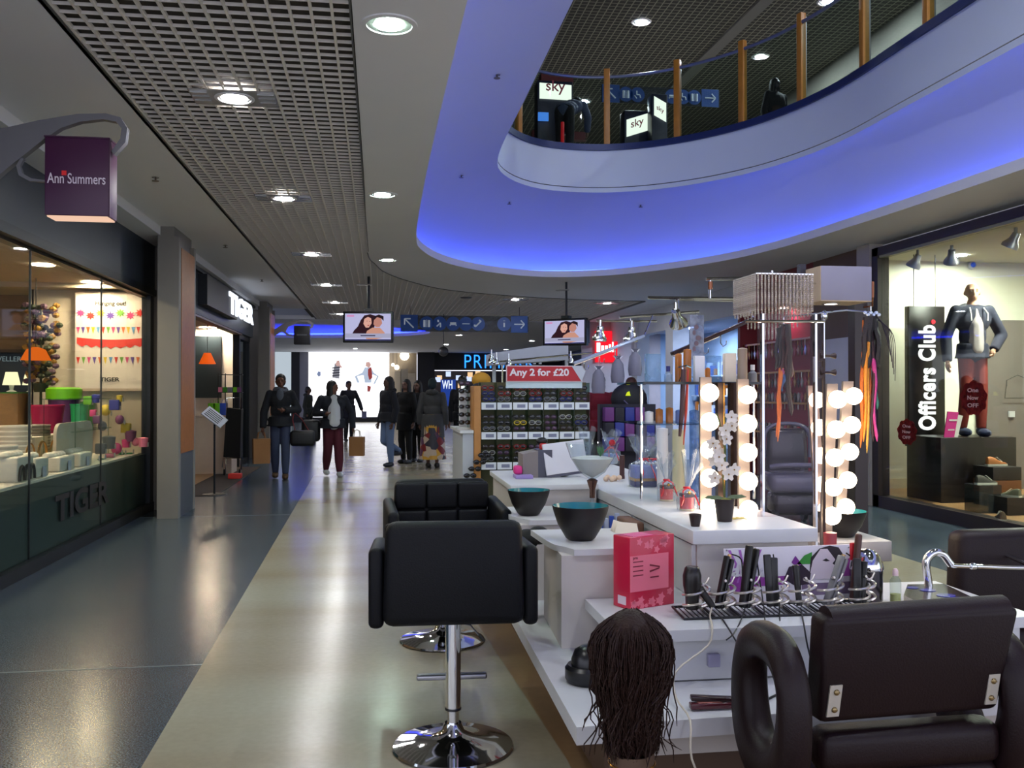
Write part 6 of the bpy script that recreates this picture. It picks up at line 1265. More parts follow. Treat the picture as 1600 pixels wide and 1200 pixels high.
def stool(p,rz,label,zs=1.0):
    t=thing('salon_stool',p,label,'stool','black salon stools with chrome bases',local=True,rz=rz)
    m=MB().use(black_leather); soft(m,blk8(-0.278,0.278,-0.13,-0.035,0.51,0.915,0.012),0.042); m.build('backrest',None,t)
    m=MB().use(black_leather)
    for i in range(3):
        for j in range(2): soft(m,blk8(-0.27+i*0.18,-0.092+i*0.18,-0.05,-0.005,0.60+j*0.15,0.745+j*0.155),0.018)
    m.build('quilted_pad',None,t)
    m=MB().use(black_leather); soft(m,blk8(-0.275,0.275,-0.08,0.40,0.50,0.60),0.035); m.build('seat',None,t)
    for s in (-1,1):
        m=MB().use(black_leather); a,b=sorted((s*0.272,s*0.332)); soft(m,blk8(a,b,-0.10,0.38,0.50,0.815,0,-0.03),0.024); m.build('armrest',None,t)
    m=MB().use(chrome); m.lathe([(0.001,0.0),(0.236,0.0),(0.243,0.006),(0.238,0.014),(0.17,0.026),(0.09,0.042),(0.045,0.07),(0.033,0.10),(0.001,0.10)],n=48); m.build('base_disc',None,t)
    m=MB().use(chrome); m.lathe([(0.024,0.09),(0.024,0.16)],n=24); m.lathe([(0.031,0.155),(0.031,0.50)],n=24); m.use(blackp).lathe([(0.0315,0.15),(0.033,0.152),(0.033,0.158),(0.0315,0.16)],n=24); m.build('gas_column',None,t)
    m=MB().use(brushed); m.box((-0.145,0.10,0.235),(0.145,0.135,0.258),0.008); m.tube([(0,0.02,0.30),(0,0.06,0.27),(0,0.115,0.247)],0.010,8); m.build('footrest',None,t)
    m=MB().use(chrome); m.tube([(0.03,0.02,0.49),(0.07,0.02,0.48),(0.12,0.02,0.42)],0.004,6); m.use(blackp).cyl((0.105,0.02,0.44),(0.125,0.02,0.415),0.007,None,8); m.build('lever',None,t)
    m=MB().use(blackp); m.box((-0.09,0.02,0.485),(0.09,0.20,0.50)); m.build('mount_plate',None,t); return t
KIOSK = False
s0=stool((0.295,3.69,0),math.radians(-2),'black salon stool seen from behind with a round chrome base, nearest the camera')
s1=dup(s0,(0.36,5.27,0),PI+math.radians(3),'black salon stool facing the camera with a quilted back, behind the nearer stool')
KIOSK = True
# ------------------------------------------------------------------ brown salon chairs
t=thing('salon_chair',(1.2,2.1,FL),'dark brown leather salon chair with ring shaped arms in the lower right corner','chair')
TL=az(1291,966,0.92);TR=az(1597,949,0.92); BL=V(TL.x-0.0,TL.y+0.03,0.675); BR=V(TR.x-0.035,TR.y+0.035,0.672)
nrm=V(-(TR.y-TL.y),(TR.x-TL.x),0).normalized()*0.075
m=MB().use(brown_leather); soft(m,[BL,BR,BR+nrm,BL+nrm,TL,TR,TR+nrm,TL+nrm],0.018); m.build('backrest',None,t)
m=MB().use(brown_leather); e=(TR-TL).normalized(); m.tube([TL+e*0.02+nrm*0.5+Z_*-0.016,TR-e*0.02+nrm*0.5+Z_*-0.012],0.034,16); m.build('top_roll',None,t)
for k,(P,s) in enumerate(((BL,1),(BR,-1))):
    m=MB().use(mat('bracket_cream',(196,190,176),0.4,0.2)); o=P+e*(0.012*s)+Z_*0.018; n_=-nrm.normalized()
    a=o; b=o+e*0.03*s; up=Z_*0.072+V(0,-0.008,0)+e*(0.006)
    vs=[a+n_*0.003,b+n_*0.003,b+up+n_*0.003,a+up+n_*0.003]; m.add(vs+[v+n_*0.004 for v in vs],[(0,1,2,3),(4,5,6,7),(0,1,5,4),(1,2,6,5),(2,3,7,6),(3,0,4,7)]); br=m.build('bracket',None,t)
    for z in (0.016,0.056): m=MB().use(mat('screw_brass',(150,130,90),0.3,0.8)); c=a+(b-a)*0.55+up*(z/0.072)+n_*0.008; m.sph(c,(0.007,0.004,0.007),10,6); m.box((c.x-0.005,c.y-0.006,c.z-0.001),(c.x+0.005,c.y-0.003,c.z+0.001)); m.build('screw',None,br)
m=MB().use(brown_leather); soft(m,[V(TL.x+0.01,TL.y+0.05,0.49),V(TR.x-0.03,TR.y+0.03,0.49),V(TR.x-0.06,2.42,0.46),V(TL.x+0.02,2.42,0.46),V(TL.x+0.01,TL.y+0.05,0.56),V(TR.x-0.03,TR.y+0.03,0.56),V(TR.x-0.06,2.42,0.54),V(TL.x+0.02,2.42,0.54)],0.03); m.build('seat',None,t)
m=MB().use(brown_leather); soft(m,[V(TL.x+0.01,TL.y+0.04,0.55),V(TR.x-0.03,TR.y+0.02,0.55),V(TR.x-0.03,TR.y+0.11,0.55),V(TL.x+0.01,TL.y+0.13,0.55),V(TL.x+0.01,TL.y+0.04,0.648),V(TR.x-0.03,TR.y+0.02,0.648),V(TR.x-0.03,TR.y+0.11,0.648),V(TL.x+0.01,TL.y+0.13,0.648)],0.03); m.build('lower_roll',None,t)
def ring_arm(x0,x1,yc,sy,zc,sz,skew,parent,nm='armrest'):
    n=40; bm=bmesh.new(); O=[];I=[]
    for i in range(n):
        a=2*PI*i/n; c,s=math.cos(a),math.sin(a); rr=(abs(c)**2.4+abs(s)**2.4)**(-1/2.4)
        O.append((yc+sy*c*rr,zc+sz*s*rr)); I.append((yc-0.01+sy*0.54*c*rr*(0.9+0.15*s),zc+0.015+sz*0.48*s*rr+0.0))
    prof=[]; b=0.028
    loops=[]
    def L(P,x,ins,C): 
        return [bm.verts.new((x+skew*(p[0]-yc),C[0]+(p[0]-C[0])*(1+ins[0]),C[1]+(p[1]-C[1])*(1+ins[0]))) for p in P]
    C=(yc,zc); k=b/sy; ki=b/(sy*0.45)
    loops=[L(I,x0,(ki,),C),L(O,x0,(-k,),C),L(O,x0+0.01,(-k*0.3,),C),L(O,x0+b,(0,),C),L(O,x1-b,(0,),C),L(O,x1-0.01,(-k*0.3,),C),L(O,x1,(-k,),C),L(I,x1,(ki,),C),L(I,x1-0.01,(ki*0.3,),C),L(I,x1-b,(0,),C),L(I,x0+b,(0,),C),L(I,x0+0.01,(ki*0.3,),C)]
    for j in range(len(loops)):
        A_,B_=loops[j],loops[(j+1)%len(loops)]
        for i in range(n): bm.faces.new((A_[i],A_[(i+1)%n],B_[(i+1)%n],B_[i]))
    bm.verts.index_update(); m=MB().use(brown_leather); m.add([v.co.copy() for v in bm.verts],[[v.index for v in f.verts] for f in bm.faces],True); bm.free()
    return m.build(nm,None,parent,smooth_angle=False)
ring_arm(0.862,0.940,2.045,0.165,0.685,0.195,0.0,t)
ring_arm(1.44,1.53,2.10,0.165,0.66,0.195,0.0,t)
m=MB().use(chrome); m.lathe([(0.001,FL),(0.2,FL),(0.2,FL+0.01),(0.05,FL+0.02),(0.03,FL+0.05),(0.03,0.50),(0.001,0.50)],(1.2,2.28,0),32); m.build('pedestal',None,t)
t=thing('salon_chair',(2.3,3.1,FL),'dark brown leather salon chair with a chrome tube arm, at the right photo edge','chair')
a=ay(1496,832,3.02); m=MB().use(brown_leather)
P=[V(a.x,3.02,0.58),V(a.x+0.5,2.98,0.58),V(a.x+0.5,3.08,0.58),V(a.x,3.12,0.58),V(a.x+0.015,3.02,a.z),V(a.x+0.5,2.98,a.z+0.01),V(a.x+0.5,3.08,a.z+0.01),V(a.x+0.015,3.12,a.z)]; soft(m,P,0.035); m.build('backrest',None,t)
m=MB().use(brown_leather); m.box((a.x,3.0,0.45),(a.x+0.5,3.45,0.57),0.03); m.build('seat',None,t)
Ya=2.86; P=[ay(x,y,Ya) for x,y in ((1458,965),(1452,920),(1447,885),(1450,871),(1461,863),(1473,866),(1482,877),(1486,882))]
m=MB().use(chrome); m.tube(catmull(P,4),0.013,12); m.tube([P[-1],ay(1489,884,Ya),ay(1620,888,Ya)],0.008,10)
for px in (1519,1522): q=ay(px,885,Ya-0.004); m.sph(q,0.012,10,6)
m.tube([ay(1620,888,Ya),V(ay(1620,888,Ya).x,3.2,0.86),V(ay(1620,888,Ya).x,3.2,0.5)],0.010,8); m.tube([P[0],V(P[0].x+0.02,2.95,0.50),V(P[0].x+0.25,3.1,0.47)],0.012,8); m.build('chrome_arm',None,t)
m=MB().use(chrome); m.lathe([(0.001,FL),(0.2,FL),(0.2,FL+0.01),(0.05,FL+0.02),(0.03,FL+0.05),(0.03,0.45),(0.001,0.45)],(a.x+0.25,3.25,0),32); m.build('pedestal',None,t)
# ------------------------------------------------------------------ wig on its stand
wx,wy=az(987,1128,0.62).x,2.05
c=ay(987,1000,wy); wx=c.x
hairm=mat('wig_brown',(40,22,17),0.6,spec=0.25,noise=0.35,nscale=30,bump=0.5,bscale=120)
t=thing('wig_on_stand',(wx,wy,FL),'long dark brown wavy wig on a stand at the front edge of the white platform','wig')
m=MB(); zt_=ay(987,951,wy).z; zb_=ay(987,1172,wy).z
m.sph((wx-0.004,wy,zt_-0.075),(0.064,0.068,0.075),18,12); m.sph((wx,wy,zt_-0.16),(0.077,0.062,0.10),16,10); m.sph((wx+0.002,wy,zt_-0.235),(0.062,0.048,0.10),16,10); m.sph((wx+0.004,wy,zb_+0.06),(0.05,0.035,0.055),14,9)
remesh(m,0.008,'hair_mass',hairm,t,4)
m=MB().use(hairm,True); random.seed(21)
for i in range(620):
    a0=random.uniform(0,2*PI); r0=0.058; zs_=zt_-random.uniform(0.0,0.12); ph=random.random()*6.28; ln=random.uniform(0.20,0.34)*(1 if random.random()<0.85 else 1.1); cur=random.uniform(0.004,0.015); out_=random.uniform(0.95,1.16); fl=random.random()<0.05
    pts=[]
    for j in range(13):
        u=j/12; z=zs_-ln*u
        if z<zb_-0.02: break
        v=(zt_-z)/(zt_-zb_); prof=0.066*math.sin(min(1,v*4.2+0.12)*PI/2)+0.018*math.sin(min(1,v*1.6)*PI)-0.020*max(0,v-0.55)/0.45
        if fl: prof+=0.05*u*u
        rr=prof*out_; pts.append((wx+rr*math.cos(a0)+cur*math.sin(ph+u*16)*u*1.5,wy+rr*0.85*math.sin(a0)+cur*math.cos(ph+u*14)*u,z))
    if len(pts)>3: m.tube(pts,[0.0016]*(len(pts)-1)+[0.0006],4)
m.build('hair_strands',None,t)
m=MB().use(brushed); m.cyl((wx,wy,FL+0.02),(wx,wy,zt_-0.15),0.012,None,12); m.lathe([(0.001,FL),(0.09,FL),(0.09,FL+0.01),(0.02,FL+0.02),(0.001,FL+0.04)],(wx,wy,0),28); m.build('stand_pole',None,t)
m=MB().use(mat('holder_brown',(88,68,54),0.5)); m.lathe([(0.001,0.40),(0.045,0.40),(0.052,0.60),(0.048,0.60),(0.042,0.41)],(wx+0.0,wy,0),24); m.use(gold); m.tube([(wx+0.053*math.cos(a_),wy+0.053*math.sin(a_),0.575) for a_ in [2*PI*i/24 for i in range(24)]],0.0022,5,closed=True); m.build('holder_cup',None,t)
# black domed hat-like pot on the platform
q=az(917,1070,PZ_); t=thing('domed_pot',(q.x,q.y,PZ_),'black round pot with a domed top on the white platform behind the wig','pot')
m=MB().use(mat('pot_black',(16,16,20),0.3)); m.lathe([(0.001,PZ_),(0.058,PZ_),(0.066,PZ_+0.012),(0.066,PZ_+0.040),(0.058,PZ_+0.050),(0.001,PZ_+0.050)],(q.x+0.01,q.y+0.03,0),36); m.build('base_ring',None,t)
m=MB().use(mat('pot_black')); m.lathe([(0.050,PZ_+0.049),(0.050,PZ_+0.065),(0.040,PZ_+0.090),(0.020,PZ_+0.103),(0.001,PZ_+0.106)],(q.x+0.012,q.y+0.03,0),36); m.build('dome',None,t)
# flat iron lying on the platform
def bar(m,a,b,w,h,bev=0.003):
    a=Vector(a);b=Vector(b);d=(b-a);L=d.length;d.normalize();u=d.cross(Z_); 
    if u.length<0.1: u=V(1,0,0)
    u.normalize(); n=u.cross(d); M=Matrix(((d.x,u.x,n.x,a.x),(d.y,u.y,n.y,a.y),(d.z,u.z,n.z,a.z),(0,0,0,1))); m.box((0,-w/2,-h/2),(L,w/2,h/2),bev,M); return m
t=thing('hair_straightener',(0.95,2.4,PZ_),'dark red hair straightener lying open on the platform near the ring arm','hair straightener')
a=az(1078,1103,PZ_+0.012);b=az(1148,1100,PZ_+0.012);c=az(1079,1090,PZ_+0.03)
m=MB().use(mat('iron_plum',(78,22,34),0.25,coat=0.4)); bar(m,a,b,0.024,0.016); m.build('lower_arm',None,t)
m=MB().use(mat('iron_dark',(40,16,22),0.25)); bar(m,(c.x,c.y+0.0,c.z),(b.x,b.y,b.z+0.012),0.022,0.013); m.build('upper_arm',None,t)
m=MB().use(mat('iron_rose',(190,120,110),0.3,0.6)); bar(m,(a.x+0.02,a.y,a.z+0.0085),(a.x+0.085,a.y,a.z+0.0085),0.018,0.003,0.001); m.build('heating_plate',None,t)
m=MB().use(blackp); m.tube([b,b+V(0.03,0.01,0.0),b+V(0.09,0.03,-0.008),b+V(0.15,0.08,-0.01)],0.0035,6); m.build('cord',None,t)
# ------------------------------------------------------------------ tool rack on the desk
DT=DZ
def coil(m,x,y,z0,r,turns,h,tr,ph=0):
    pts=[]; n=int(turns*16)
    for i in range(n+1): a=ph+2*PI*i/16; pts.append((x+r*math.cos(a),y+r*math.sin(a),z0+h*i/n))
    m.tube(pts,tr,6)
yb=2.66
def holder(px,label,tail=True):
    y=yb; q=ay(px,950,y); x=q.x
    t=thing('spiral_holder',(x,y,DT),label,'tool holder','chrome spiral tool holders on black wire mats')
    m=MB().use(blackp); w=0.046; d=0.055
    P=[(x-w,y-d,DT+0.004),(x+w,y-d,DT+0.004),(x+w,y+d,DT+0.014),(x-w,y+d,DT+0.014)]; m.tube(P,0.0042,6,closed=True)
    for k in range(5): xx=x-w+2*w*(k+1)/6; m.tube([(xx,y-d,DT+0.006),(xx,y+d,DT+0.015)],0.002,5)
    m.build('wire_mat',None,t)
    m=MB().use(mat('spiral_steel',(240,232,220),0.28,1.0)); coil(m,x,y,DT+0.016,0.030,2.0,0.062,0.0038); coil(m,x+0.036,y+0.004,DT+0.016,0.016,2.3,0.085,0.0046,2.0)
    m.tube([(x+0.03,y,DT+0.088),(x+0.042,y,DT+0.096),(x+0.05,y,DT+0.112)],0.0028,6); m.build('spiral',None,t); return x,y
ord_=['leftmost','second','third','fourth','fifth','sixth','rightmost']
HP=[holder(px,'chrome spiral tool holder on a black wire mat on the desk, %s of seven'%ord_[i]) for i,px in enumerate((1083,1123,1163,1207,1249,1293,1343))]
def iron(i,top,label,col=(20,18,20),two=True,w=0.020,cordpts=None,name='hair_straightener',tipc=None,open_=0.012):
    x,y=HP[i]; b=V(x,y,DT+0.018); tp=ay(top[0],top[1],y+0.02)
    t=thing(name,(x,y,DT),label,'hair straightener' if 'straight' in name else name.replace('_',' '),'styling tools standing in the rack'); mt=mat('tool_%d_%d_%d'%col,col,0.35)
    d=(tp-b); 
    if two:
        m=MB().use(mt); bar(m,b+V(-0.006,0,0),tp+V(-open_,0,0),w,0.011,0.004); m.build('arm',None,t)
        m=MB().use(mt); bar(m,b+V(0.006,0,0),tp+V(open_*0.8,0.0,-0.01),w,0.011,0.004); m.build('arm',None,t)
    else:
        m=MB().use(mt); m.tube([b,b+d*0.4,b+d*0.75,b+d*0.97,tp],[0.009,0.0095,0.011,0.0115,0.006],12); m.build('handle',None,t)
    if tipc: m=MB().use(mat('tip_gold',(200,160,110),0.3,0.7)); m.cyl(b+d*0.96,b+d*1.02,0.006,None,8); m.build('tip',None,t)
    if cordpts:
        m=MB().use(blackp); m.tube(catmull([V(*p) if not isinstance(p,Vector) else p for p in cordpts],4),0.0022,5); m.build('cord',None,t)
    return t
def front(px,py,Y=2.49): return ay(px,py,Y)
iron(1,(1140,868),'black straightener leaning right in the second spiral holder, gold tip',tipc=True,cordpts=[ay(1143,866,2.69),ay(1158,874,2.69),ay(1160,905,2.69),ay(1165,945,2.67),front(1150,985),front(1135,1000,2.44)],open_=0.008)
iron(2,(1177,852),'tall black straightener in the third spiral holder',w=0.026,cordpts=[ay(1180,856,2.69),ay(1186,900,2.67),ay(1194,955,2.6),front(1196,990,2.44),front(1200,1040,2.40)])
iron(3,(1204,866),'black straightener in the fourth spiral holder',w=0.024,cordpts=[ay(1208,866,2.69),ay(1216,920,2.65),ay(1218,960,2.6),front(1220,1000,2.44),front(1222,1040,2.40)])
iron(4,(1243,882),'slim black round handled brush in the fifth spiral holder',two=False,name='round_brush')
iron(5,(1318,868),'grey flat straightener leaning right in the sixth spiral holder',col=(112,110,112),w=0.026,tipc=True,open_=0.006,cordpts=[ay(1322,864,2.71),ay(1338,878,2.71),ay(1345,905,2.70),ay(1342,950,2.67)])
iron(6,(1345,872),'black straightener in the rightmost spiral holder',w=0.024)
x,y=HP[6]; t=thing('paddle_brush',(x,y,DT),'dark brown paddle brush with a red side standing in the rightmost holder','brush','styling tools standing in the rack'); m=MB().use(mat('brush_brown',(70,34,26),0.4)); a=ay(1342,834,y+0.035); bar(m,V(x-0.012,y+0.02,DT+0.02),a,0.022,0.016,0.007); m.build('handle',None,t)
m=MB().use(mat('brush_red',(200,20,36),0.5)); a1=ay(1334,850,y+0.05); bar(m,a1-Z_*0.05,a1+Z_*0.004,0.024,0.012,0.003); m.build('bristle_pad',None,t)
# dryer in the first holder
x,y=HP[0]; t=thing('hair_dryer',(x,y,DT),'black hair dryer standing nose down in the leftmost spiral holder','hair dryer','styling tools standing in the rack')
m=MB().use(mat('dryer_black',(24,18,18),0.35)); m.lathe([(0.001,DT+0.02),(0.019,DT+0.02),(0.021,DT+0.06),(0.027,DT+0.09),(0.028,DT+0.12),(0.022,DT+0.142),(0.017,DT+0.147)],(x-0.003,y,0),28); m.build('barrel',None,t)
m=MB().use(mat('dryer_grille',(120,110,110),0.4,0.5)); m.lathe([(0.017,DT+0.147),(0.015,DT+0.143),(0.001,DT+0.143)],(x-0.003,y,0),24); m.build('grille',None,t)
m=MB().use(mat('dryer_black')); m.tube([(x+0.018,y-0.005,DT+0.082),(x+0.035,y-0.012,DT+0.058),(x+0.055,y-0.02,DT+0.028)],[0.012,0.011,0.010],10); m.build('handle',None,t)
m=MB().use(mat('cable_cream',(196,186,170),0.5)); m.tube(catmull([V(x+0.052,y-0.022,DT+0.03),V(x+0.03,y-0.06,DT+0.012),V(x+0.0,2.50,DT+0.006),V(x-0.02,2.48,DT-0.04),V(0.80,2.42,0.66),V(0.78,2.36,0.61),V(0.77,2.22,0.60),V(0.76,2.18,0.52),V(0.80,2.16,0.42),V(0.76,2.14,0.38),V(0.74,2.18,FL+0.004)],4),0.0028,6); m.build('cord',None,t)
m=MB().use(blackp); m.tube(catmull([ay(1128,966,2.6),ay(1140,985,2.48),ay(1152,1005,2.42),ay(1175,1040,2.40)],5),0.0025,5); tag(m.build('power_cord'),'black power cord slanting down over the left of the desk drawer','cord')
m=MB().use(blackp); m.tube(catmull([ay(1251,950,2.7),ay(1256,975,2.47),ay(1262,1010,2.42),ay(1275,1060,2.40)],5),0.0025,5); tag(m.build('power_cord'),'black power cord hanging in front of the desk behind the chair top','cord')
# advertising board behind the rack
Yv=2.795; t=thing('advert_board',(1.5,Yv,DT),'white and purple printed board with a pale faced woman behind the tool rack','sign')
bl=ay(1141,944,Yv);br_=ay(1332,944,Yv);tr=ay(1333,849,Yv);tl=ay(1131,853,Yv); W=br_.x-tl.x; Hh=tr.z-DT-0.005
m=MB().use(mat('board_print_white',(238,232,240),0.4)); m.prism([(0.012,0),(W,0),(W,Hh),(0,Hh-0.004)],(tl.x,Yv,DT+0.002),X_,Z_,-0.004); m.build('sheet',None,t)
m=MB(); O=V(tl.x,Yv-0.0008,DT+0.002)
def dp(pts,c,n,z=0): m.use(mat(n,c,0.5)); m.poly([(x*W,y*Hh) for x,y in pts],O-V(0,z,0),X_,Z_)
dp([(0.60,0.08),(1.0,0.10),(1.0,0.32),(0.60,0.30)],(120,100,130),'ad_greyviolet')
dp([(0.03,0.42),(0.05,0.20),(0.16,0.10),(0.24,0.28),(0.48,0.30),(0.50,0.46),(0.30,0.44),(0.16,0.50)],(150,60,160),'ad_purple')
for k in range(4):
    pts=[(0.06+0.05*k,0.35),(0.10+0.05*k,0.7),(0.05+0.08*k,0.95),(0.03+0.08*k,0.95),(0.085+0.05*k,0.7),(0.045+0.05*k,0.35)]; dp(pts,(180,110,200),'ad_lilac',0.0003)
dp([(0.46,0.40),(0.50,0.62),(0.60,0.66),(0.67,0.5),(0.66,0.30),(0.55,0.26)],(40,20,44),'ad_dark',0.0005)
dp([(0.56,0.66),(0.62,0.82),(0.68,0.88),(0.68,0.66)],(60,150,60),'ad_green',0.0006)
dp([(0.52,0.70),(0.55,0.82),(0.60,0.66),(0.56,0.6)],(120,40,140),'ad_violet',0.0006)
dp([(0.66,0.50),(0.67,0.78),(0.74,0.94),(0.82,0.99),(0.89,0.95),(0.93,0.80),(0.90,0.60),(0.88,0.45),(0.70,0.42)],(34,22,34),'ad_hair',0.0008)
dp([(0.665,0.50),(0.685,0.72),(0.745,0.93),(0.80,0.93),(0.86,0.74),(0.88,0.50),(0.84,0.38),(0.70,0.38)],(226,212,222),'ad_face',0.0012)
dp([(0.76,0.72),(0.79,0.755),(0.82,0.71),(0.79,0.70)],(30,20,30),'ad_eye',0.0016); dp([(0.84,0.66),(0.86,0.72),(0.88,0.68),(0.87,0.60)],(30,20,30),'ad_eye',0.0016)
dp([(0.92,0.42),(0.95,0.72),(1.0,0.78),(1.0,0.42)],(190,90,190),'ad_pinkviolet',0.0005)
for xx,s in ((0.055,'al'),(0.235,'kaz')): text_into(m,s,mat('ad_letters',(240,236,244),0.5),O+V(xx*W,-0.002,0.47*Hh),X_,Z_,width=W*(0.09 if s=='al' else 0.13),height=Hh*0.22,bold=0.03,extrude=0.0005)
m.use(brushed)
for xx,zz in ((0.02,0.95),(0.97,0.95)): m.sph(O+V(xx*W,-0.001,zz*Hh),(0.003,0.002,0.003),8,5)
m.build('print',None,t)
m=MB().use(blackp); m.box((tl.x+0.05,Yv+0.004,DT),(tl.x+0.08,Yv+0.06,DT+0.006)); m.box((br_.x-0.08,Yv+0.004,DT),(br_.x-0.05,Yv+0.06,DT+0.006)); m.build('foot',None,t)
# chrome canister, bottle, paper, comb, palette
q=az(1372,948,DT); t=thing('chrome_canister',(q.x,q.y+0.05,DT),'shiny chrome domed canister at the right end of the tool rack','canister'); cx,cy=q.x,q.y+0.07
m=MB().use(mat('canister_body',(80,76,82),0.18,0.9)); m.lathe([(0.001,DT),(0.047,DT),(0.050,DT+0.01),(0.050,DT+0.105)],(cx,cy,0),36); m.build('body',None,t)
m=MB().use(chrome); m.lathe([(0.052,DT+0.104),(0.053,DT+0.11),(0.050,DT+0.125),(0.040,DT+0.150),(0.022,DT+0.165),(0.001,DT+0.169)],(cx,cy,0),36); m.build('dome_lid',None,t)
q=az(1402,945,DT); t=thing('spray_bottle',(q.x,q.y,DT),'small clear spray bottle with yellow liquid beside the chrome canister','bottle'); cx,cy=q.x,q.y+0.01
m=MB().use(glass('bottle_clear',(235,240,235),1.5,0.05,0.1)); m.lathe([(0.001,DT),(0.017,DT),(0.017,DT+0.075),(0.008,DT+0.088),(0.008,DT+0.092)],(cx,cy,0),20); m.build('bottle_body',None,t)
m=MB().use(mat('liquid_yellow',(190,190,110),0.3)); m.lathe([(0.001,DT+0.002),(0.0155,DT+0.002),(0.0155,DT+0.032),(0.001,DT+0.032)],(cx,cy,0),18); m.build('liquid',None,t)
m=MB().use(mat('cap_blush',(226,196,200),0.4)); m.lathe([(0.009,DT+0.09),(0.009,DT+0.104),(0.005,DT+0.112),(0.001,DT+0.112)],(cx,cy,0),16); m.build('cap',None,t)
a=az(1365,962,DT+.001);b=az(1395,940,DT+.001);c=az(1432,955,DT+.001)
m=MB().use(mat('paper_white',(226,222,214),0.7)); m.add([az(1372,958,DT+.001),az(1368,942,DT+.001),az(1425,938,DT+.001),az(1440,954,DT+.001)]+[az(1372,958,DT+.002),az(1368,942,DT+.002),az(1425,938,DT+.002),az(1440,954,DT+.002)],[(0,1,2,3),(4,5,6,7),(0,1,5,4),(1,2,6,5),(2,3,7,6),(3,0,4,7)]); tag(m.build('paper_sheet'),'white sheet of paper under the red comb at the right of the rack','paper')
m=MB().use(mat('comb_red',(206,30,36),0.4)); a=az(1364,944,DT+.006);b=az(1400,950,DT+.006); bar(m,a,b,0.012,0.004,0.001)
for k in range(10): p_=a.lerp(b,0.08+k*0.09); m.box((p_.x-0.0008,p_.y-0.02,DT+.005),(p_.x+0.0008,p_.y-0.005,DT+.008))
tag(m.build('comb'),'small red comb lying on the white paper','comb')
t=thing('dark_tray',(1.8,2.9,DT),'dark glossy tray with painted blue reflections on the right end of the desk','tray')
A4=[az(1412,930,DT+.02),az(1418,913,DT+.02),az(1475,912,DT+.02),az(1555,950,DT+.02),az(1480,962,DT+.02)]; 
m=MB().use(mat('tray_dark',(48,38,40),0.2,coat=0.5)); n=len(A4); lo=[V(v.x,v.y,DT+.001) for v in A4]; m.add(lo+A4,[tuple(range(n)),tuple(range(n,2*n))]+[(i,(i+1)%n,n+(i+1)%n,n+i) for i in range(n)]); m.build('tray_body',None,t)
m=MB().use(mat('reflection_blue',(58,60,170),0.25,coat=0.5))  # blue reflections on the tray, painted as flat discs
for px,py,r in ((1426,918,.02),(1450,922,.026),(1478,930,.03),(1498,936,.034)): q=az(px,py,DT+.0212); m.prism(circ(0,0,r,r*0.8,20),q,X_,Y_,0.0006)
m.build('blue_reflections',None,t)
# ------------------------------------------------------------------ bulb lights and clear panel
Yl=3.30; bulbm=emis('bulb_glow',(255,232,196),BULB)
def lamp_strip(px0,px1,pys,Y,label,nx=None):
    z=[ay(px0,py,Y).z for py in pys]; n=len(pys); xs=[ay(px0+(px1-px0)*i/(n-1),pys[i],Y).x for i in range(n)]
    t=thing('bulb_strip',(xs[-1],Y,UZ_),label,'light','globe bulb strips around the clear panel')
    m=MB().use(mat('strip_taupe',(120,108,104),0.4,0.2)); w=0.022; base=UZ_ if px0<1200 else DZ+0.001
    m.prism([(xs[-1]-w,base),(xs[-1]+w,base),(xs[-1]+w,z[-1]),(xs[0]+w,z[0]+0.06),(xs[0]-w,z[0]+0.06),(xs[-1]-w,z[-1])],(0,Y+0.055,0),X_,Z_,0.015); m.build('backing_strip',None,t)
    for x_,z_ in zip(xs,z):
        m=MB().use(bulbm,True); m.sph((x_,Y,z_),0.034,18,12); b_=m.build('globe_bulb',None,t)
        m=MB().use(mat('socket_white',(210,200,190),0.4)); m.cyl((x_,Y+0.028,z_),(x_,Y+0.056,z_),0.018,None,14); m.build('socket',None,b_)
    return t
lamp_strip(1109,1109,(614,659,703,747,791),Yl,'leftmost strip of five globe bulbs, on the counter behind the white orchid')
lamp_strip(1168,1170,(617,662,707,752,796),Yl,'strip of five globe bulbs just left of the clear panel')
lamp_strip(1309,1300,(624,671,715,761,806),Yl,'strip of five globe bulbs just right of the clear panel, leaning inward')
lamp_strip(1334,1322,(619,664,706,750,792),Yl+0.16,'rightmost strip of five globe bulbs, beside the hanging braids')
lamp_strip(1277,1290,(625,668,712,757,798),Yl+0.30,'strip of five globe bulbs standing in for the bulb reflection at the right edge of the clear panel')  # reflection in the panel edge, built as one more strip of bulbs
Yp_=3.12; a=ay(1184,490,Yp_);b=ay(1284,850,Yp_)
t=thing('clear_screen',((a.x+b.x)/2,Yp_,DZ),'tall clear upright panel with bright chrome edges between the bulb strips','screen')
m=MB().use(glass('panel_glass',(240,236,240),0.5)); m.box((a.x,Yp_,DZ),(b.x,Yp_+0.008,a.z)); m.build('pane',None,t)
m=MB().use(chrome)
for x_ in (a.x+0.018,b.x-0.022): m=MB().use(chrome); m.box((x_-0.004,Yp_-0.006,DZ),(x_+0.004,Yp_+0.014,a.z)); m.build('edge_profile',None,t)
m=MB().use(chrome); q0=ay(1165,502,Yp_-0.02);q1=ay(1288,502,Yp_-0.02); m.cyl(q0,q1,0.005,None,8); m.cyl(q1,V(q1.x,q1.y,ay(1288,560,Yp_-.02).z),0.003,None,6); m.sph(q1+Z_*0.02,(0.012,0.012,0.02),10,6); m.build('top_rail',None,t)
m=MB().use(mat('clip_brown',(60,40,34),0.5)); 
for py in (556,582): q=ay(1293,py,Yp_+0.1); m.lathe([(0.012,-0.03),(0.005,-0.01),(0.005,0.01),(0.012,0.03)],M=Matrix.Translation(q)@Matrix.Rotation(PI/2,4,'Y')); m.box((q.x-0.035,q.y-0.005,q.z-0.02),(q.x-0.02,q.y+0.005,q.z+0.02))
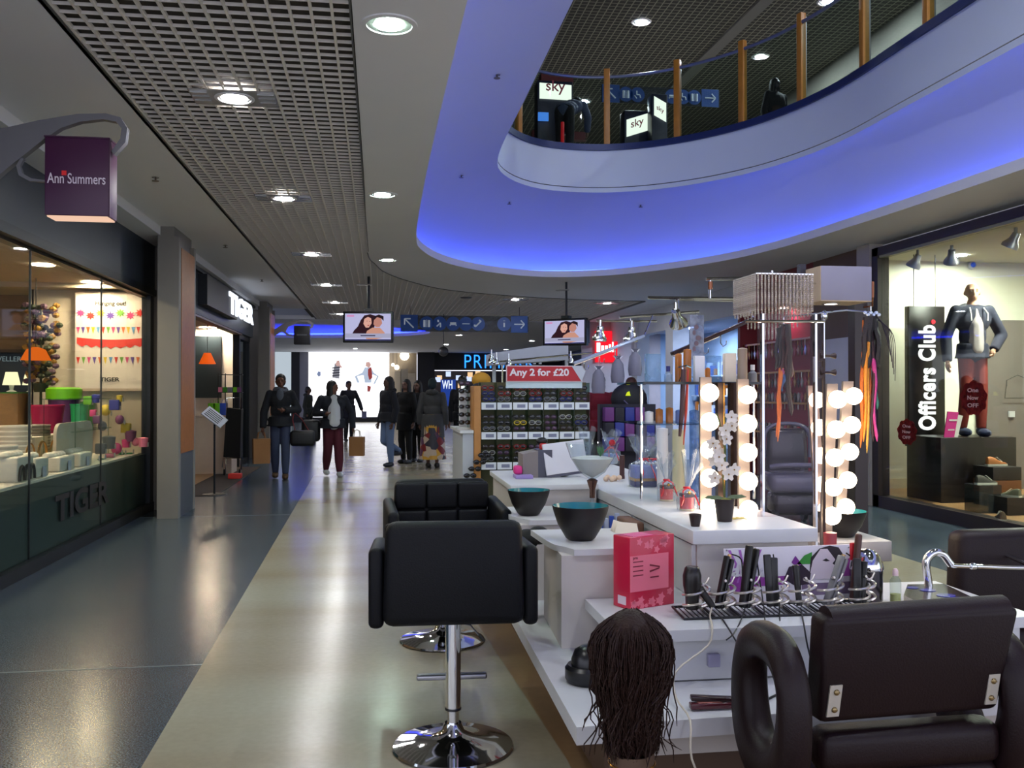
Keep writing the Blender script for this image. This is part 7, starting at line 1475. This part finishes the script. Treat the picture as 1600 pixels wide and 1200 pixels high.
q=ay(1287,570,Yp_+0.1); m.cyl((q.x,Yp_+0.1,DZ),(q.x,Yp_+0.1,1.60),0.006,None,8); tag(m.build('clip_holder'),'two brown spool shaped clips on a thin post right of the clear panel','clip')
# tall curling tools leaning behind the board
m=MB().use(mat('wand_white',(214,204,204),0.4)); bar(m,ay(1208,862,3.0),ay(1198,822,3.02),0.014,0.008); m.box((ay(1208,862,3.0).x-0.01,2.99,DZ),(ay(1208,862,3.0).x+0.01,3.01,DZ+0.15)); tag(m.build('nail_file'),'white speckled file standing behind the advertising board','file')
m=MB().use(mat('wand_brown',(90,56,46),0.4)); bar(m,ay(1240,856,3.02),ay(1229,826,3.03),0.016,0.014,0.005); m.tube(catmull([ay(1232,828,3.03),ay(1222,820,3.03),ay(1208,828,3.03),ay(1200,850,3.03),V(ay(1198,0,3.03).x,3.03,DZ+0.01)],4),0.0025,5); m.cyl(ay(1240,856,3.02),V(ay(1241,0,3.02).x,3.02,DZ),0.005,None,6); tag(m.build('curling_wand'),'brown handled curling wand with looping cord behind the advertising board','curling wand')
m=MB().use(mat('tube_rose',(176,70,80),0.4)); q=az(1296,846,DZ+0.0); m.lathe([(0.001,DZ),(0.022,DZ),(0.024,DZ+0.15),(0.001,DZ+0.155)],(ay(1297,840,3.2).x,3.2,0),16); tag(m.build('rose_tube'),'rose coloured tube under the right bulb strip','tube')
# posts and glass shelves
t=thing('shelf_tower',(1.2,3.5,UZ_),'brass and dark shelf tower behind the orchid carrying glass shelves','shelf unit')
for px,w_ in ((1128,0.016),(1150,0.022)):
    q=ay(px,700,3.42); m=MB().use(mat('post_dark',(58,44,38),0.25,0.7)); m.box((q.x-w_,3.42,UZ_),(q.x+w_*0.4,3.45,ay(px,598,3.42).z)); m.use(gold); m.box((q.x+w_*0.4,3.42,UZ_),(q.x+w_*0.75,3.45,ay(px,598,3.42).z)); m.build('post',None,t)
q0=ay(1000,597,3.5);q1=ay(1182,597,3.5); gs=glass('shelf_tinted',(180,205,215),1.5)
zS=q0.z
m=MB().use(gs); m.box((q0.x,3.46,zS-0.008),(q1.x,3.85,zS)); m.use(mat('shelf_edge_dark',(34,40,48),0.3)); m.box((q0.x,3.455,zS-0.009),(q1.x,3.46,zS+0.001)); m.build('shelf',None,t)
m=MB().use(chrome)
for px in (1002,1178): q=ay(px,640,3.65); m.cyl((q.x,3.65,UZ_),(q.x,3.65,zS-0.008),0.006,None,8)
m.build('support_rod',None,t)
q2=ay(1000,662,3.5); q3=ay(1100,662,3.5); m=MB().use(gs); m.box((q2.x,3.48,q2.z-0.006),(q3.x,3.85,q2.z)); m.build('shelf',None,t); zL=q2.z
m=MB().use(chrome); 
for px in (1098,): q=ay(px,640,3.65); m.cyl((q.x,3.65,UZ_),(q.x,3.65,zS-0.008),0.005,None,8)
m.build('support_rod',None,t)
def bottle(px,w,zt_py,z0,Y,mt,label,capm=None,name='bottle',sq=False):
    q=ay(px,600,Y); r=w/2*Y/1440*1.0; zt=ay(px,zt_py,Y).z; t=thing(name,(q.x,Y,z0),label,'bottle','bottles on the glass shelves'); m=MB().use(mt)
    if sq: m.box((q.x-r,Y-r*0.6,z0),(q.x+r,Y+r*0.6,zt),0.003)
    else: m.lathe([(0.001,z0),(r,z0),(r,zt-0.02*(1 if capm else 0.3)),(r*0.9,zt-0.004),(0.001,zt)] if not capm else [(0.001,z0),(r,z0),(r,zt-0.035),(r*0.4,zt-0.025),(r*0.4,zt-0.02)],(q.x,Y,0),20)
    m.build('bottle_body',None,t)
    if capm: m=MB().use(capm); m.lathe([(r*0.5,zt-0.022),(r*0.5,zt),(0.001,zt)],(q.x,Y,0),14); m.build('cap',None,t)
amber=mat('amber_liquid',(176,104,44),0.2); wbot=mat('bottle_white2',(222,220,226),0.35); tanb=mat('bottle_tan',(150,130,114),0.4)
bottle(1020,24,553,zS,3.7,glass('jar_clear',(215,232,245),1.4,0.05,0.25,(170,200,225)),'clear square jar at the left end of the top glass shelf',sq=True,name='clear_jar')
bottle(1044,13,572,zS,3.6,glass('jar_clear2',(215,232,245),1.4,0.05,0.3,(190,200,220)),'small clear bottle with a dark blue cap on the top glass shelf',mat('cap_navy',(30,34,110),0.4))
bottle(1060,11,552,zS,3.78,amber,'amber bottle left of the tall white one on the top glass shelf')
bottle(1074,13,545,zS,3.72,amber,'second amber bottle, next to the tall white one')
bottle(1092,17,556,zS,3.6,wbot,'tall white square bottle on the top glass shelf',sq=True)
bottle(1106,8,574,zS,3.62,amber,'tiny amber bottle between the white bottles')
bottle(1115,22,556,zS,3.8,glass('jar_clear',(215,232,245)),'clear display block behind the white bottles',sq=True,name='clear_jar')
bottle(1140,20,552,zS,3.6,mat('bottle_cream',(226,210,190),0.35,emit=0.05),'wide cream bottle on the top glass shelf',sq=True)
bottle(1160,16,543,zS,3.58,tanb,'taupe tall bottle on the top glass shelf')
bottle(1176,14,570,zS,3.62,mat('jar_grey',(110,112,120),0.3),'short grey jar at the right end of the top glass shelf',wbot)
for k,(px,w_,tp,mt_,lb) in enumerate([(1014,14,642,wbot,'white bottle on the lower glass shelf'),(1030,12,638,amber,'amber bottle on the lower glass shelf, left'),(1046,12,636,amber,'amber bottle on the lower glass shelf, right'),(1060,10,640,mat('bottle_blue3',(110,130,190),0.3),'small blue bottle on the lower glass shelf')]): bottle(px,w_,tp,zL,3.65,mt_,lb)
for k,(px,w_,tp,Y_b,mt_,lb) in enumerate([(1002,16,662,4.5,mat('label_black_white',(60,60,84),0.4),'dark labelled box standing on the counter behind the gifts'),(1085,16,640,3.75,glass('tube_blue',(180,205,235),1.3,0.05,0.4,(150,180,220)),'pale blue tall tube on the counter behind the gifts'),(1060,20,670,3.95,mat('bottle_straw',(206,196,160),0.4),'straw coloured jar on the counter behind the gifts'),(1035,18,668,4.1,wbot,'white tub on the counter behind the gifts')]): bottle(px,w_,tp,UZ_,Y_b,mt_,lb,sq=(k==0))
# orchid and small pots
def pot(p,r,h,label,name='plant_pot'):
    t=thing(name,p,label,'plant' if 'orchid' in name else 'pot',None,local=True); m=MB().use(mat('pot_brownblack',(36,24,22),0.4)); m.lathe([(0.001,0),(r*0.68,0),(r*0.72,h*0.1),(r*0.95,h*0.85),(r,h),(r*0.9,h),(r*0.85,h*0.85),(0.001,h*0.8)],n=28); m.build('pot',None,t); return t
q=az(1139,817,UZ_); t=pot((q.x,q.y+0.04,UZ_),0.036,0.078,'white flowering orchid in a black pot in front of the bulb strips','potted_orchid')
m=MB().use(mat('moss',(130,130,60),0.9,bump=0.5,bscale=100)); m.lathe([(0.001,0.082),(0.02,0.078),(0.031,0.070)],n=20); m.build('moss',None,t)
st=catmull([V(0,0,0.07),V(-0.005,0.0,0.16),V(0.0,0.0,0.25),V(-0.015,0,0.33),V(-0.03,-0.005,0.37)],6)
m=MB().use(mat('stem_green',(90,100,40),0.5)); m.tube(st,0.0025,6); m.tube([V(0.003,0.004,0.07),V(0.006,0.004,0.24),V(0.003,0.003,0.37)],0.002,5); m.build('stem',None,t)
random.seed(8); petal=mat('petal_white',(236,226,214),0.6)
for k in range(15):
    u=0.14+0.225*((k+0.5)/15); c=V(random.uniform(-0.045,0.03),random.uniform(-0.02,0.02),u); m=MB().use(petal); rt=Matrix.Rotation(random.uniform(-0.6,0.6),3,'Z')
    for j in range(5):
        a_=2*PI*j/5+0.3; d=rt@V(math.cos(a_),-0.25,math.sin(a_)); s_=rt@V(-math.sin(a_),0,math.cos(a_))
        P=[c,c+d*0.012+s_*0.009,c+d*0.022+s_*0.005,c+d*0.024-s_*0.004,c+d*0.012-s_*0.009]; off=rt@V(0,0.0012,0); m.add(P+[v+off for v in P],[(0,1,2,3,4),(9,8,7,6,5)]+[(i,(i+1)%5,5+(i+1)%5,5+i) for i in range(5)])
    m.use(gold).sph(c+V(0,-0.003,0),0.003,6,4); m.build('flower',None,t)
m=MB().use(mat('leaf_dkgreen',(60,80,36),0.4)); 
for s_ in (-1,1): m.prism([(0,0),(0.02,0.012),(0.06,0.004),(0.075,-0.012),(0.04,-0.012)],(0.0,-0.01,0.078),V(s_,0.1,0.15),V(0,0.5,0.6),0.003)
m.build('leaf',None,t)
q=az(1088,823,UZ_); pot((q.x,q.y+0.01,UZ_),0.021,0.04,'tiny black pot at the corner of the tall counter')
m=MB().use(mat('straw_yellow',(216,196,110),0.8)); q=az(1160,815,UZ_)
for k in range(16): a_=k*0.8; m.tube([(q.x+0.03*math.cos(a_),q.y+0.05+0.015*math.sin(a_*1.7),UZ_+0.003),(q.x+0.03*math.cos(a_+1.4),q.y+0.05+0.015*math.sin(a_+2),UZ_+0.006)],0.0012,4)
tag(m.build('raffia'),'small tangle of yellow raffia beside the orchid pot','raffia')
# cellophane wrapped gifts
red_r=mat('ribbon_red',(196,24,44),0.35,coat=0.3)
def wrapped(px,py,Yoff,r,h,cone,content,label,z0=UZ_,lean=0.0):
    q=az(px,py,z0); t=thing('wrapped_gift',(q.x,q.y+Yoff,z0),label,'gift','cellophane wrapped gifts on the tall counter',local=True)
    content(t); m=MB().use(cello,True); pr=[(r*0.98,0.001),(r*1.05,h*0.5),(r*0.95,h*0.9),(r*0.28,h*1.12),(r*0.22,h*1.16),(r*0.5,h+cone*0.5),(r*0.9,h+cone)]
    n=36; vs=[];fs=[]; random.seed(int(px))
    ph=[random.uniform(0,6) for _ in range(3)]
    for j,(rr,z) in enumerate(pr):
        for i in range(n):
            a_=2*PI*i/n; w=1+(0.05 if j<4 else 0.28)*math.sin(a_*5+ph[0]+j)+(0.03 if j<4 else 0.15)*math.sin(a_*11+ph[1]); zz=z+(0.03*cone/0.1*math.sin(a_*3+ph[2]) if j==6 else 0); vs.append((rr*w*math.cos(a_)+lean*max(0,z-h),rr*w*math.sin(a_),zz))
    for j in range(len(pr)-1):
        for i in range(n): fs.append((j*n+i,j*n+(i+1)%n,(j+1)*n+(i+1)%n,(j+1)*n+i))
    m.add(vs,fs,True); m.build('cellophane',None,t,smooth_angle=False)
    m=MB().use(red_r); m.tube([(r*0.30*math.cos(a_),r*0.30*math.sin(a_),h*1.14) for a_ in [2*PI*i/16 for i in range(16)]],0.004,6,closed=True)
    for s_ in (-1,1): m.tube([(0,-r*0.3,h*1.14),(s_*0.02,-r*0.45,h*1.0),(s_*0.026,-r*1.1,h*0.6),(s_*0.035,-r*1.12,h*0.3)],0.003,5)
    m.build('ribbon',None,t)
def c_box(t):
    m=MB().use(mat('gift_blue',(116,122,180),0.4)); m.box((-0.055,-0.045,0.002),(0.055,0.045,0.10),0.004); m.use(mat('gift_navy',(40,34,96),0.4)).box((-0.057,-0.047,0.004),(0.057,0.047,0.028)); m.use(gold).box((-0.0575,-0.0475,0.028),(0.0575,0.0475,0.042)); m.build('gift_box',None,t)
    m=MB().use(white,True); 
    for k in range(7): m.sph((-0.045+k*0.015,-0.03-0.002*k,0.112+0.004*math.sin(k)),0.008,8,6)
    m.build('beads',None,t)
def c_candle(t):
    m=MB().use(mat('candle_red',(206,40,44),0.35)); m.lathe([(0.001,0.006),(0.026,0.006),(0.027,0.05),(0.001,0.052)],n=24); m.build('candle',None,t)
    m=MB().use(mat('candle_base',(214,190,150),0.5)); m.lathe([(0.001,0.001),(0.028,0.001),(0.028,0.008)],n=24); m.build('candle_base',None,t)
    m=MB().use(mat('bow_dark',(60,30,34),0.4)).box((-0.028,-0.03,0.052),(0.028,0.01,0.066),0.005); m.use(gold).sph((0.0,-0.028,0.068),0.007,8,5); m.build('bow',None,t)
def c_bowl(t):
    m=MB().use(mat('bowl_pale',(190,200,216),0.3)); m.lathe([(0.001,0.002),(0.04,0.004),(0.06,0.05),(0.055,0.05),(0.001,0.02)],n=28); m.build('bowl',None,t); m=MB().use(mat('soap_blue',(130,150,200),0.4)); 
    for k in range(5): m.sph((0.03*math.cos(k*1.3),0.03*math.sin(k*1.3),0.05),0.018,10,6)
    m.build('soaps',None,t)
wrapped(1012,762,0.06,0.072,0.115,0.10,c_box,'large blue and navy gift box wrapped in cellophane with red ribbon')
wrapped(1045,784,0.03,0.036,0.075,0.10,c_candle,'red candle wrapped in cellophane, left of the pair of candles')
wrapped(1080,800,0.05,0.036,0.075,0.12,c_candle,'red candle wrapped in cellophane, right of the pair, near the tiny pot',lean=0.2)
wrapped(1040,745,0.20,0.07,0.07,0.12,c_bowl,'pale bowl of soaps wrapped in cellophane behind the candles')
wrapped(985,735,0.45,0.06,0.09,0.10,c_bowl,'pale blue wrapped gift farther back on the tall counter')
q=az(945,742,UZ_); wrapped(940,748,0.35,0.045,0.05,0.16,c_candle,'tall tuft of clear cellophane around a candle behind the cocktail vase')
m=MB().use(mat('dark_tube',(70,40,40),0.4)); q=az(972,748,UZ_); m.lathe([(0.001,UZ_),(0.014,UZ_),(0.014,UZ_+0.015)],(q.x,q.y,0)); m.lathe([(0.013,UZ_+0.015),(0.013,UZ_+0.12),(0.001,UZ_+0.122)],(q.x,q.y,0)); tag(m.build('slim_bottle'),'slim dark bottle between the vase and the blue gift box','bottle')
m=MB().use(mat('shell_cream',(226,196,170),0.6,bump=0.4,bscale=60),True); q=az(956,752,UZ_); 
for k in range(6): m.sph((q.x-0.03+0.013*k,q.y+0.02*math.sin(k*2),UZ_+0.012+0.006*(k%2)),0.014,8,6)
tag(m.build('potpourri'),'small cream heap of potpourri behind the metal neck of the vase','potpourri')
# ------------------------------------------------------------------ overhead structure of the kiosk
t=thing('overhead_rods',(1.9,4.3,FL),'chrome rods and brown post that carry the kiosk lights overhead','lighting rods')
m=MB().use(mat('frame_brown',(84,58,46),0.5)); q=ay(1346,600,4.45); m.box((q.x-0.035,4.45,FL),(q.x+0.035,4.52,2.05)); m.build('post',None,t)
m=MB().use(chrome); 
def rod(m,a,b,r=0.008): m.cyl(a,b,r,None,8)
rA=ay(1103,436,4.4);rB=ay(1350,432,4.4); rod(m,rA,rB,0.009); rC=ay(1012,465,5.0);rD=ay(1166,467,5.0); rod(m,rC,rD,0.009); rod(m,ay(1055,468,5.05),ay(1180,471,5.05),0.006)
rod(m,ay(1110,434,4.4),ay(1110,466,4.4),0.006); rod(m,V(ay(1108,466,4.4).x,4.4,ay(1108,466,5.0).z),ay(1108,466,5.0),0.006)
rE=ay(968,496,5.8);rF=ay(1092,487,5.8); rod(m,rE,rF,0.009); rG=ay(932,501,6.3);rH=ay(1026,502,6.3); rod(m,rG,rH,0.008)
rod(m,ay(1060,467,5.0),V(ay(1060,489,5.8).x,5.8,ay(1060,489,5.8).z),0.005); rod(m,ay(985,495,5.8),ay(985,501,6.3),0.005); m.build('rod',None,t)
m=MB().use(mat('tube_copper',(150,96,70),0.25,0.8)); m.cyl(ay(1110,440,4.38),ay(1110,452,4.38),0.012,None,10); m.build('copper_sleeve',None,t)
m=MB().use(mat('tube_copper')); m.cyl(ay(1363,440,4.4),ay(1363,465,4.4),0.010,None,10); m.tube([ay(1363,465,4.4),ay(1363,478,4.42),ay(1350,480,4.45)],0.005,6); m.build('copper_sleeve',None,t)
for px,py,Y,lab,yaw in ((1056,472,5.0,'chrome kiosk spotlight tilted right, left of the bead chandelier',-0.9),(938,500,6.3,'bright kiosk spotlight above the red lit shop sign',0.0),(987,501,6.3,'chrome kiosk spotlight right of the bright one',0.0)):
    q=ay(px,py,Y); spot(q,lab,'spotlights on the kiosk rods',0.2 if yaw==0 else 0.75,0.95,emis('kiosk_spot_glow',(225,240,255),60.0),chrome,0.06,yaw+0.3)
Yx=4.22; a=ay(1283,415,Yx);b=ay(1362,470,Yx)
t=thing('overhead_light_box',((a.x+b.x)/2,Yx,b.z),'lilac grey box with a downlight in its beige underside, top right of the kiosk','light box')
m=MB().use(mat('box_lilac_grey',(150,146,164),0.5)); m.box((a.x,Yx,b.z),(b.x,Yx+0.22,a.z),0.002); m.build('housing',None,t)
m=MB().use(mat('box_beige',(206,180,150),0.5)); m.box((a.x-0.002,Yx+0.002,b.z-0.002),(a.x,Yx+0.22,a.z)); m.box((a.x,Yx,b.z-0.004),(b.x,Yx+0.22,b.z)); m.build('cladding',None,t)
m=MB().use(chrome); m.lathe([(0.032,-0.006),(0.045,-0.006),(0.045,0)],((a.x+b.x)/2-0.03,Yx+0.10,b.z-0.004),20); m.use(emis('box_lamp',(255,240,220),8.0)); m.lathe([(0.001,-0.003),(0.03,-0.003),(0.03,0)],((a.x+b.x)/2-0.03,Yx+0.10,b.z-0.004),20); m.build('lamp',None,t)
m=MB().use(mat('clamp_dark',(50,46,54),0.4)); m.box((a.x-0.03,Yx+0.16,a.z-0.035),(a.x,Yx+0.2,a.z+0.03)); m.build('clamp',None,t)
# bead chandelier
Yc=3.85; a=ay(1163,434,Yc);b=ay(1250,505,Yc); cx=(a.x+b.x)/2; w=(b.x-a.x)/2
t=thing('bead_chandelier',(cx,Yc,b.z),'square chandelier of clear hanging beads above the clear panel','chandelier',None)
m=MB().use(chrome); m.box((a.x,Yc-w,a.z),(b.x,Yc+w,a.z+0.006)); m.cyl((cx,Yc,a.z),(cx,Yc,a.z+0.03),0.006,None,8); m.tube([(cx,Yc,a.z+0.03),(cx+0.1,Yc+0.3,a.z+0.035),(rB.x,4.4,a.z+0.03)],0.005,6); m.build('top_frame',None,t)
bead=glass('bead_glass',(235,225,215),5.0,0.08,0.6,(226,214,204))
def strand(n,dz=0.0080):
    m=MB().use(bead,False)
    for k in range(n):
        z=-k*dz; r=0.0050; m.add([(r,0,z),(0,r,z),(-r,0,z),(0,-r,z),(0,0,z+r*1.25),(0,0,z-r*1.25)],[(0,1,4),(1,2,4),(2,3,4),(3,0,4),(1,0,5),(2,1,5),(3,2,5),(0,3,5)],False)
    m.use(brushed); m.cyl((0,0,0),(0,0,-n*dz),0.0005,None,3); return m.mesh('bead_strand')
sm_={n:strand(n) for n in (20,22,28,34)}
for me_ in sm_.values(): kmesh(me_,True)
k=0
for i in range(16):
    for side in range(4):
        u=-w+2*w*(i+0.5)/16
        x_,y_=[(cx+u,Yc-w),(cx+u,Yc+w),(cx-w,Yc+u),(cx+w,Yc+u)][side]; n=20 if (i+side)%2 else 22
        o=bpy.data.objects.new('bead_strand',sm_[n]); COL.objects.link(o); o.location=Vector((x_-cx,y_-Yc,a.z-b.z))*KSCALE; o.parent=t
for i in range(6):
    for j in range(5):
        x_=-w*0.62+w*1.24*i/5; y_=-w*0.6+w*1.2*j/4; n=34 if abs(x_)<w*0.3 else 28
        o=bpy.data.objects.new('bead_strand',sm_[n]); COL.objects.link(o); o.location=Vector((x_,y_,a.z-b.z))*KSCALE; o.parent=t
# hanging hair braids
def braids(cx,Y,ztop,spec,label,hook=None):
    t=thing('hair_braids',(cx,Y,ztop),label,'hair extensions','bundles of hair extensions hanging at the kiosk')
    for j,(dx,zb_,zt2,col,nm,r) in enumerate(spec):
        m=MB().use(mat('braid_'+nm,col,0.45,noise=0.3,nscale=80,bump=0.4,bscale=200)); pts=[]
        n=14
        for i in range(n+1): u=i/n; pts.append((cx+dx*(0.6+0.5*u)+0.004*math.sin(u*9+j),Y+0.008*math.cos(j*2.1)+0.004*math.sin(u*7+j*2),zt2+(zb_-zt2)*u))
        m.tube(pts,[1.45*r*(1-0.35*(i/n)+0.12*math.sin(i*2.2+j)) for i in range(n)]+[0.001],6); m.build('braid',None,t)
    m=MB().use(hook or chrome); m.cyl((cx-0.02,Y,ztop),(cx+0.02,Y,ztop),0.006,None,8); m.tube([(cx,Y,ztop),(cx,Y,ztop+0.03)],0.003,6); m.build('hook',None,t); return t
Yh=3.45
def zz(py,Y=Yh): return ay(1215,py,Y).z
cx_=ay(1225,560,Yh).x
braids(cx_,Yh,zz(508),[(-0.030,zz(578),zz(512),(26,20,22),'black',0.006),(-0.020,zz(576),zz(511),(30,22,22),'black',0.006),(-0.010,zz(580),zz(511),(60,30,24),'darkbrown',0.006),(0.0,zz(577),zz(511),(26,20,22),'black',0.006),(0.010,zz(580),zz(511),(66,34,24),'darkbrown',0.006),
 (0.022,zz(650),zz(508),(44,34,32),'umber',0.009),(0.03,zz(590),zz(506),(120,96,84),'fawn',0.008),(-0.030,zz(683),zz(575),(206,104,28),'orange',0.005),(-0.024,zz(690),zz(575),(214,120,50),'apricot',0.004),(-0.018,zz(680),zz(575),(196,96,60),'orange2',0.004),(-0.008,zz(612),zz(575),(50,90,140),'blue',0.005),(-0.014,zz(600),zz(575),(150,70,120),'mauve',0.004)],'bundle of dark, orange and blue hair extensions hanging in front of the clear panel')
Yh2=3.55; cx2=ay(1361,560,Yh2).x
def z2(py): return ay(1361,py,Yh2).z
braids(cx2,Yh2,z2(490),[(-0.040,z2(700),z2(500),(206,96,24),'orange',0.006),(-0.030,z2(690),z2(500),(226,140,40),'amber',0.006),(-0.018,z2(708),z2(502),(230,160,60),'gold',0.005),(-0.006,z2(680),z2(502),(176,80,36),'rust',0.006),(0.006,z2(690),z2(500),(60,34,40),'plum',0.005),(0.016,z2(690),z2(560),(200,60,140),'pink',0.006),(0.026,z2(640),z2(560),(60,140,120),'teal',0.005),
 (-0.035,z2(575),z2(496),(40,28,30),'dark1',0.010),(-0.012,z2(577),z2(496),(30,24,30),'dark2',0.012),(0.012,z2(577),z2(496),(36,24,34),'dark3',0.012),(0.03,z2(577),z2(498),(26,22,28),'dark4',0.010)],'large bundle of orange, pink and teal hair extensions at the right of the bulbs')
m=MB().use(mat('feather_dark',(34,22,44),0.7)); 
for k in range(7): a_=k*0.16; m.tube(catmull([V(cx2+0.01,Yh2,z2(495)),V(cx2+0.04+0.01*k,Yh2,z2(500+4*k)),V(cx2+0.07+0.005*k,Yh2-0.01,z2(535+10*k))],5),0.0016,4)
m.use(mat('foil_pale',(190,200,220),0.25,0.5)); 
for k in range(6): m.sph((cx2-0.03+0.012*k,Yh2-0.01,z2(489+3*(k%2))),(0.009,0.006,0.008),6,4)
m.use(chrome).tube([(cx2,Yh2,z2(488)),(cx2,Yh2+0.2,z2(478)),(cx2,4.4,z2(470))],0.004,6)
tag(m.build('feather_clip'),'dark feathers and pale foil bow on top of the right braid bundle','feathers')
m=MB().use(mat('strand_dark',(80,50,54),0.5)); Yk_=3.55
def sp(px,py): return ay(px,py,Yk_)
m.tube([sp(1068,577),sp(1066,640),sp(1062,682)],[0.010,0.011,0.006],8); m.use(mat('strand_red',(206,60,40),0.5)); m.tube([sp(1075,577),sp(1072,640),sp(1068,695)],[0.004,0.006,0.002],6); m.use(chrome).tube([sp(1060,574),sp(1072,571),sp(1080,574)],0.003,5); m.tube([sp(1072,571),V(sp(1072,571).x,Yk_+0.1,zS-0.004)],0.002,4)
tag(m.build('hair_strand'),'red and dark hair strand hanging from the top glass shelf','hair extension')
# slanting display blades
for k,(p0,p1,Y,lab) in enumerate([((1050,553),(1178,498),4.3,'dark slanting bar with a bright lower edge, left of the chandelier'),((896,568),(1006,525),5.6,'pale slanting bar farther back above the hanging pouches')]):
    a=ay(*p0,Y);b=ay(*p1,Y); t=thing('slanted_bar',(a.x,Y,a.z),lab,'display bar','slanting display bars'); m=MB().use(mat('blade_%d'%k,(56,36,34) if k==0 else (150,160,180),0.25,0.4)); bar(m,a,b,0.05,0.018,0.003); m.build('bar_body',None,t)
    m=MB().use(mat('blade_edge',(230,215,190),0.15,0.9)); bar(m,a-Z_*0.012-V(0,0.02,0),a.lerp(b,0.55)-Z_*0.012-V(0,0.02,0),0.006,0.006,0.001); m.build('bright_edge',None,t)
    m=MB().use(chrome); m.cyl(b,V(ay(1150,434,4.4).x,4.4,rA.z) if k==0 else ay(1020,492,5.8),0.005,None,6); m.build('hanger',None,t)
    for j in range(3): 
        p=a.lerp(b,0.15+0.22*j); m=MB().use(chrome); m.tube([p-Z_*0.01,p-Z_*0.05,p+V(0.012,0,-0.065),p+V(0.028,0,-0.055),p+V(0.03,0,-0.035)],0.003,6); m.build('hook',None,t)
for k,(px,py) in enumerate([(935,572),(965,556),(992,545)]):
    q=ay(px,py,5.62); t=thing('hanging_pouch',q,'grey fabric pouch tied with a white bow under the pale bar, %s'%['leftmost','middle','rightmost'][k],'pouch','grey pouches under the pale bar')
    m=MB().use(mat('pouch_grey',(104,102,122),0.6,bump=0.2,bscale=60)); m.lathe([(0.001,-0.17),(0.038,-0.17),(0.045,-0.13),(0.036,-0.05),(0.014,-0.02),(0.024,0.0)],q,16); m.build('pouch_body',None,t)
    m=MB().use(mat('bow_white',(206,206,216),0.6)); m.tube([q+V(-0.012,-0.01,-0.02),q+V(-0.03,-0.01,-0.0),q+V(-0.012,-0.01,-0.012),q+V(0.012,-0.01,-0.012),q+V(0.03,-0.01,0.0),q+V(0.012,-0.01,-0.02)],0.004,5); m.cyl(q,q+V(0,0,0.06),0.0015,None,4); m.build('bow',None,t)
a=ay(1078,492,4.1);b=ay(1100,562,4.1); m=MB().use(glass('card_film',(200,205,220),1.3,0.1,0.45,(180,186,204))); m.box((a.x,4.1,b.z),(b.x,4.105,a.z)); m.use(mat('card_doodle',(110,90,100),0.6)); 
for k in range(5): m.prism(circ(0,0,0.008+0.003*(k%3),0.012,10),(a.x+0.02+0.01*(k%3),4.098,b.z+0.05+0.025*k),X_,Z_,0.001)
m.use(chrome).cyl(V((a.x+b.x)/2,4.1,a.z),ay(1086,488,5.78),0.002,None,5); tag(m.build('hanging_card'),'translucent hanging card with a faint drawing behind the dark slanting bar','card')
KIOSK = False
# padded chair seen through the clear panel
q=az(1232,815,0); t=thing('padded_chair',(q.x,q.y,0),'dark glossy padded wheeled chair seen through the clear panel','chair',None,local=True,rz=-0.15); pg=mat('padded_gloss',(40,34,46),0.25,coat=0.5,bump=0.1,bscale=6)
m=MB().use(pg); soft(m,blk8(-0.24,0.24,0.0,0.12,0.50,1.02,0.03),0.06); m.build('backrest',None,t)
m=MB().use(mat('padded_sheen',(96,92,116),0.2,coat=0.7,bump=0.25,bscale=8)); soft(m,blk8(-0.27,0.27,-0.30,0.10,0.34,0.56),0.06); m.build('seat',None,t)
m=MB().use(mat('padded_sheen')); m.tube(catmull([V(-0.28,-0.30,0.62),V(-0.14,-0.34,0.64),V(0.14,-0.34,0.64),V(0.28,-0.30,0.62)],5),0.028,10); m.tube(catmull([V(-0.25,0.05,0.7),V(-0.24,0.05,0.96),V(-0.12,0.04,1.06),V(0.12,0.04,1.06),V(0.24,0.05,0.96),V(0.25,0.05,0.7)],5),0.022,10); m.build('padded_rail',None,t)
m=MB().use(pg); m.box((-0.22,-0.25,0.10),(0.22,0.08,0.33),0.04); m.build('footrest',None,t)
for s_ in (-1,1): m=MB().use(blackp); m.tube([(s_*0.2-0.02,-0.2,0.08),(s_*0.2+0.02,-0.2,0.08)],0.08,16); m.build('wheel',None,t)
for s_ in (-1,1): m=MB().use(blackp); m.tube([(s_*0.2-0.02,0.1,0.08),(s_*0.2+0.02,0.1,0.08)],0.08,16); m.build('wheel',None,t)
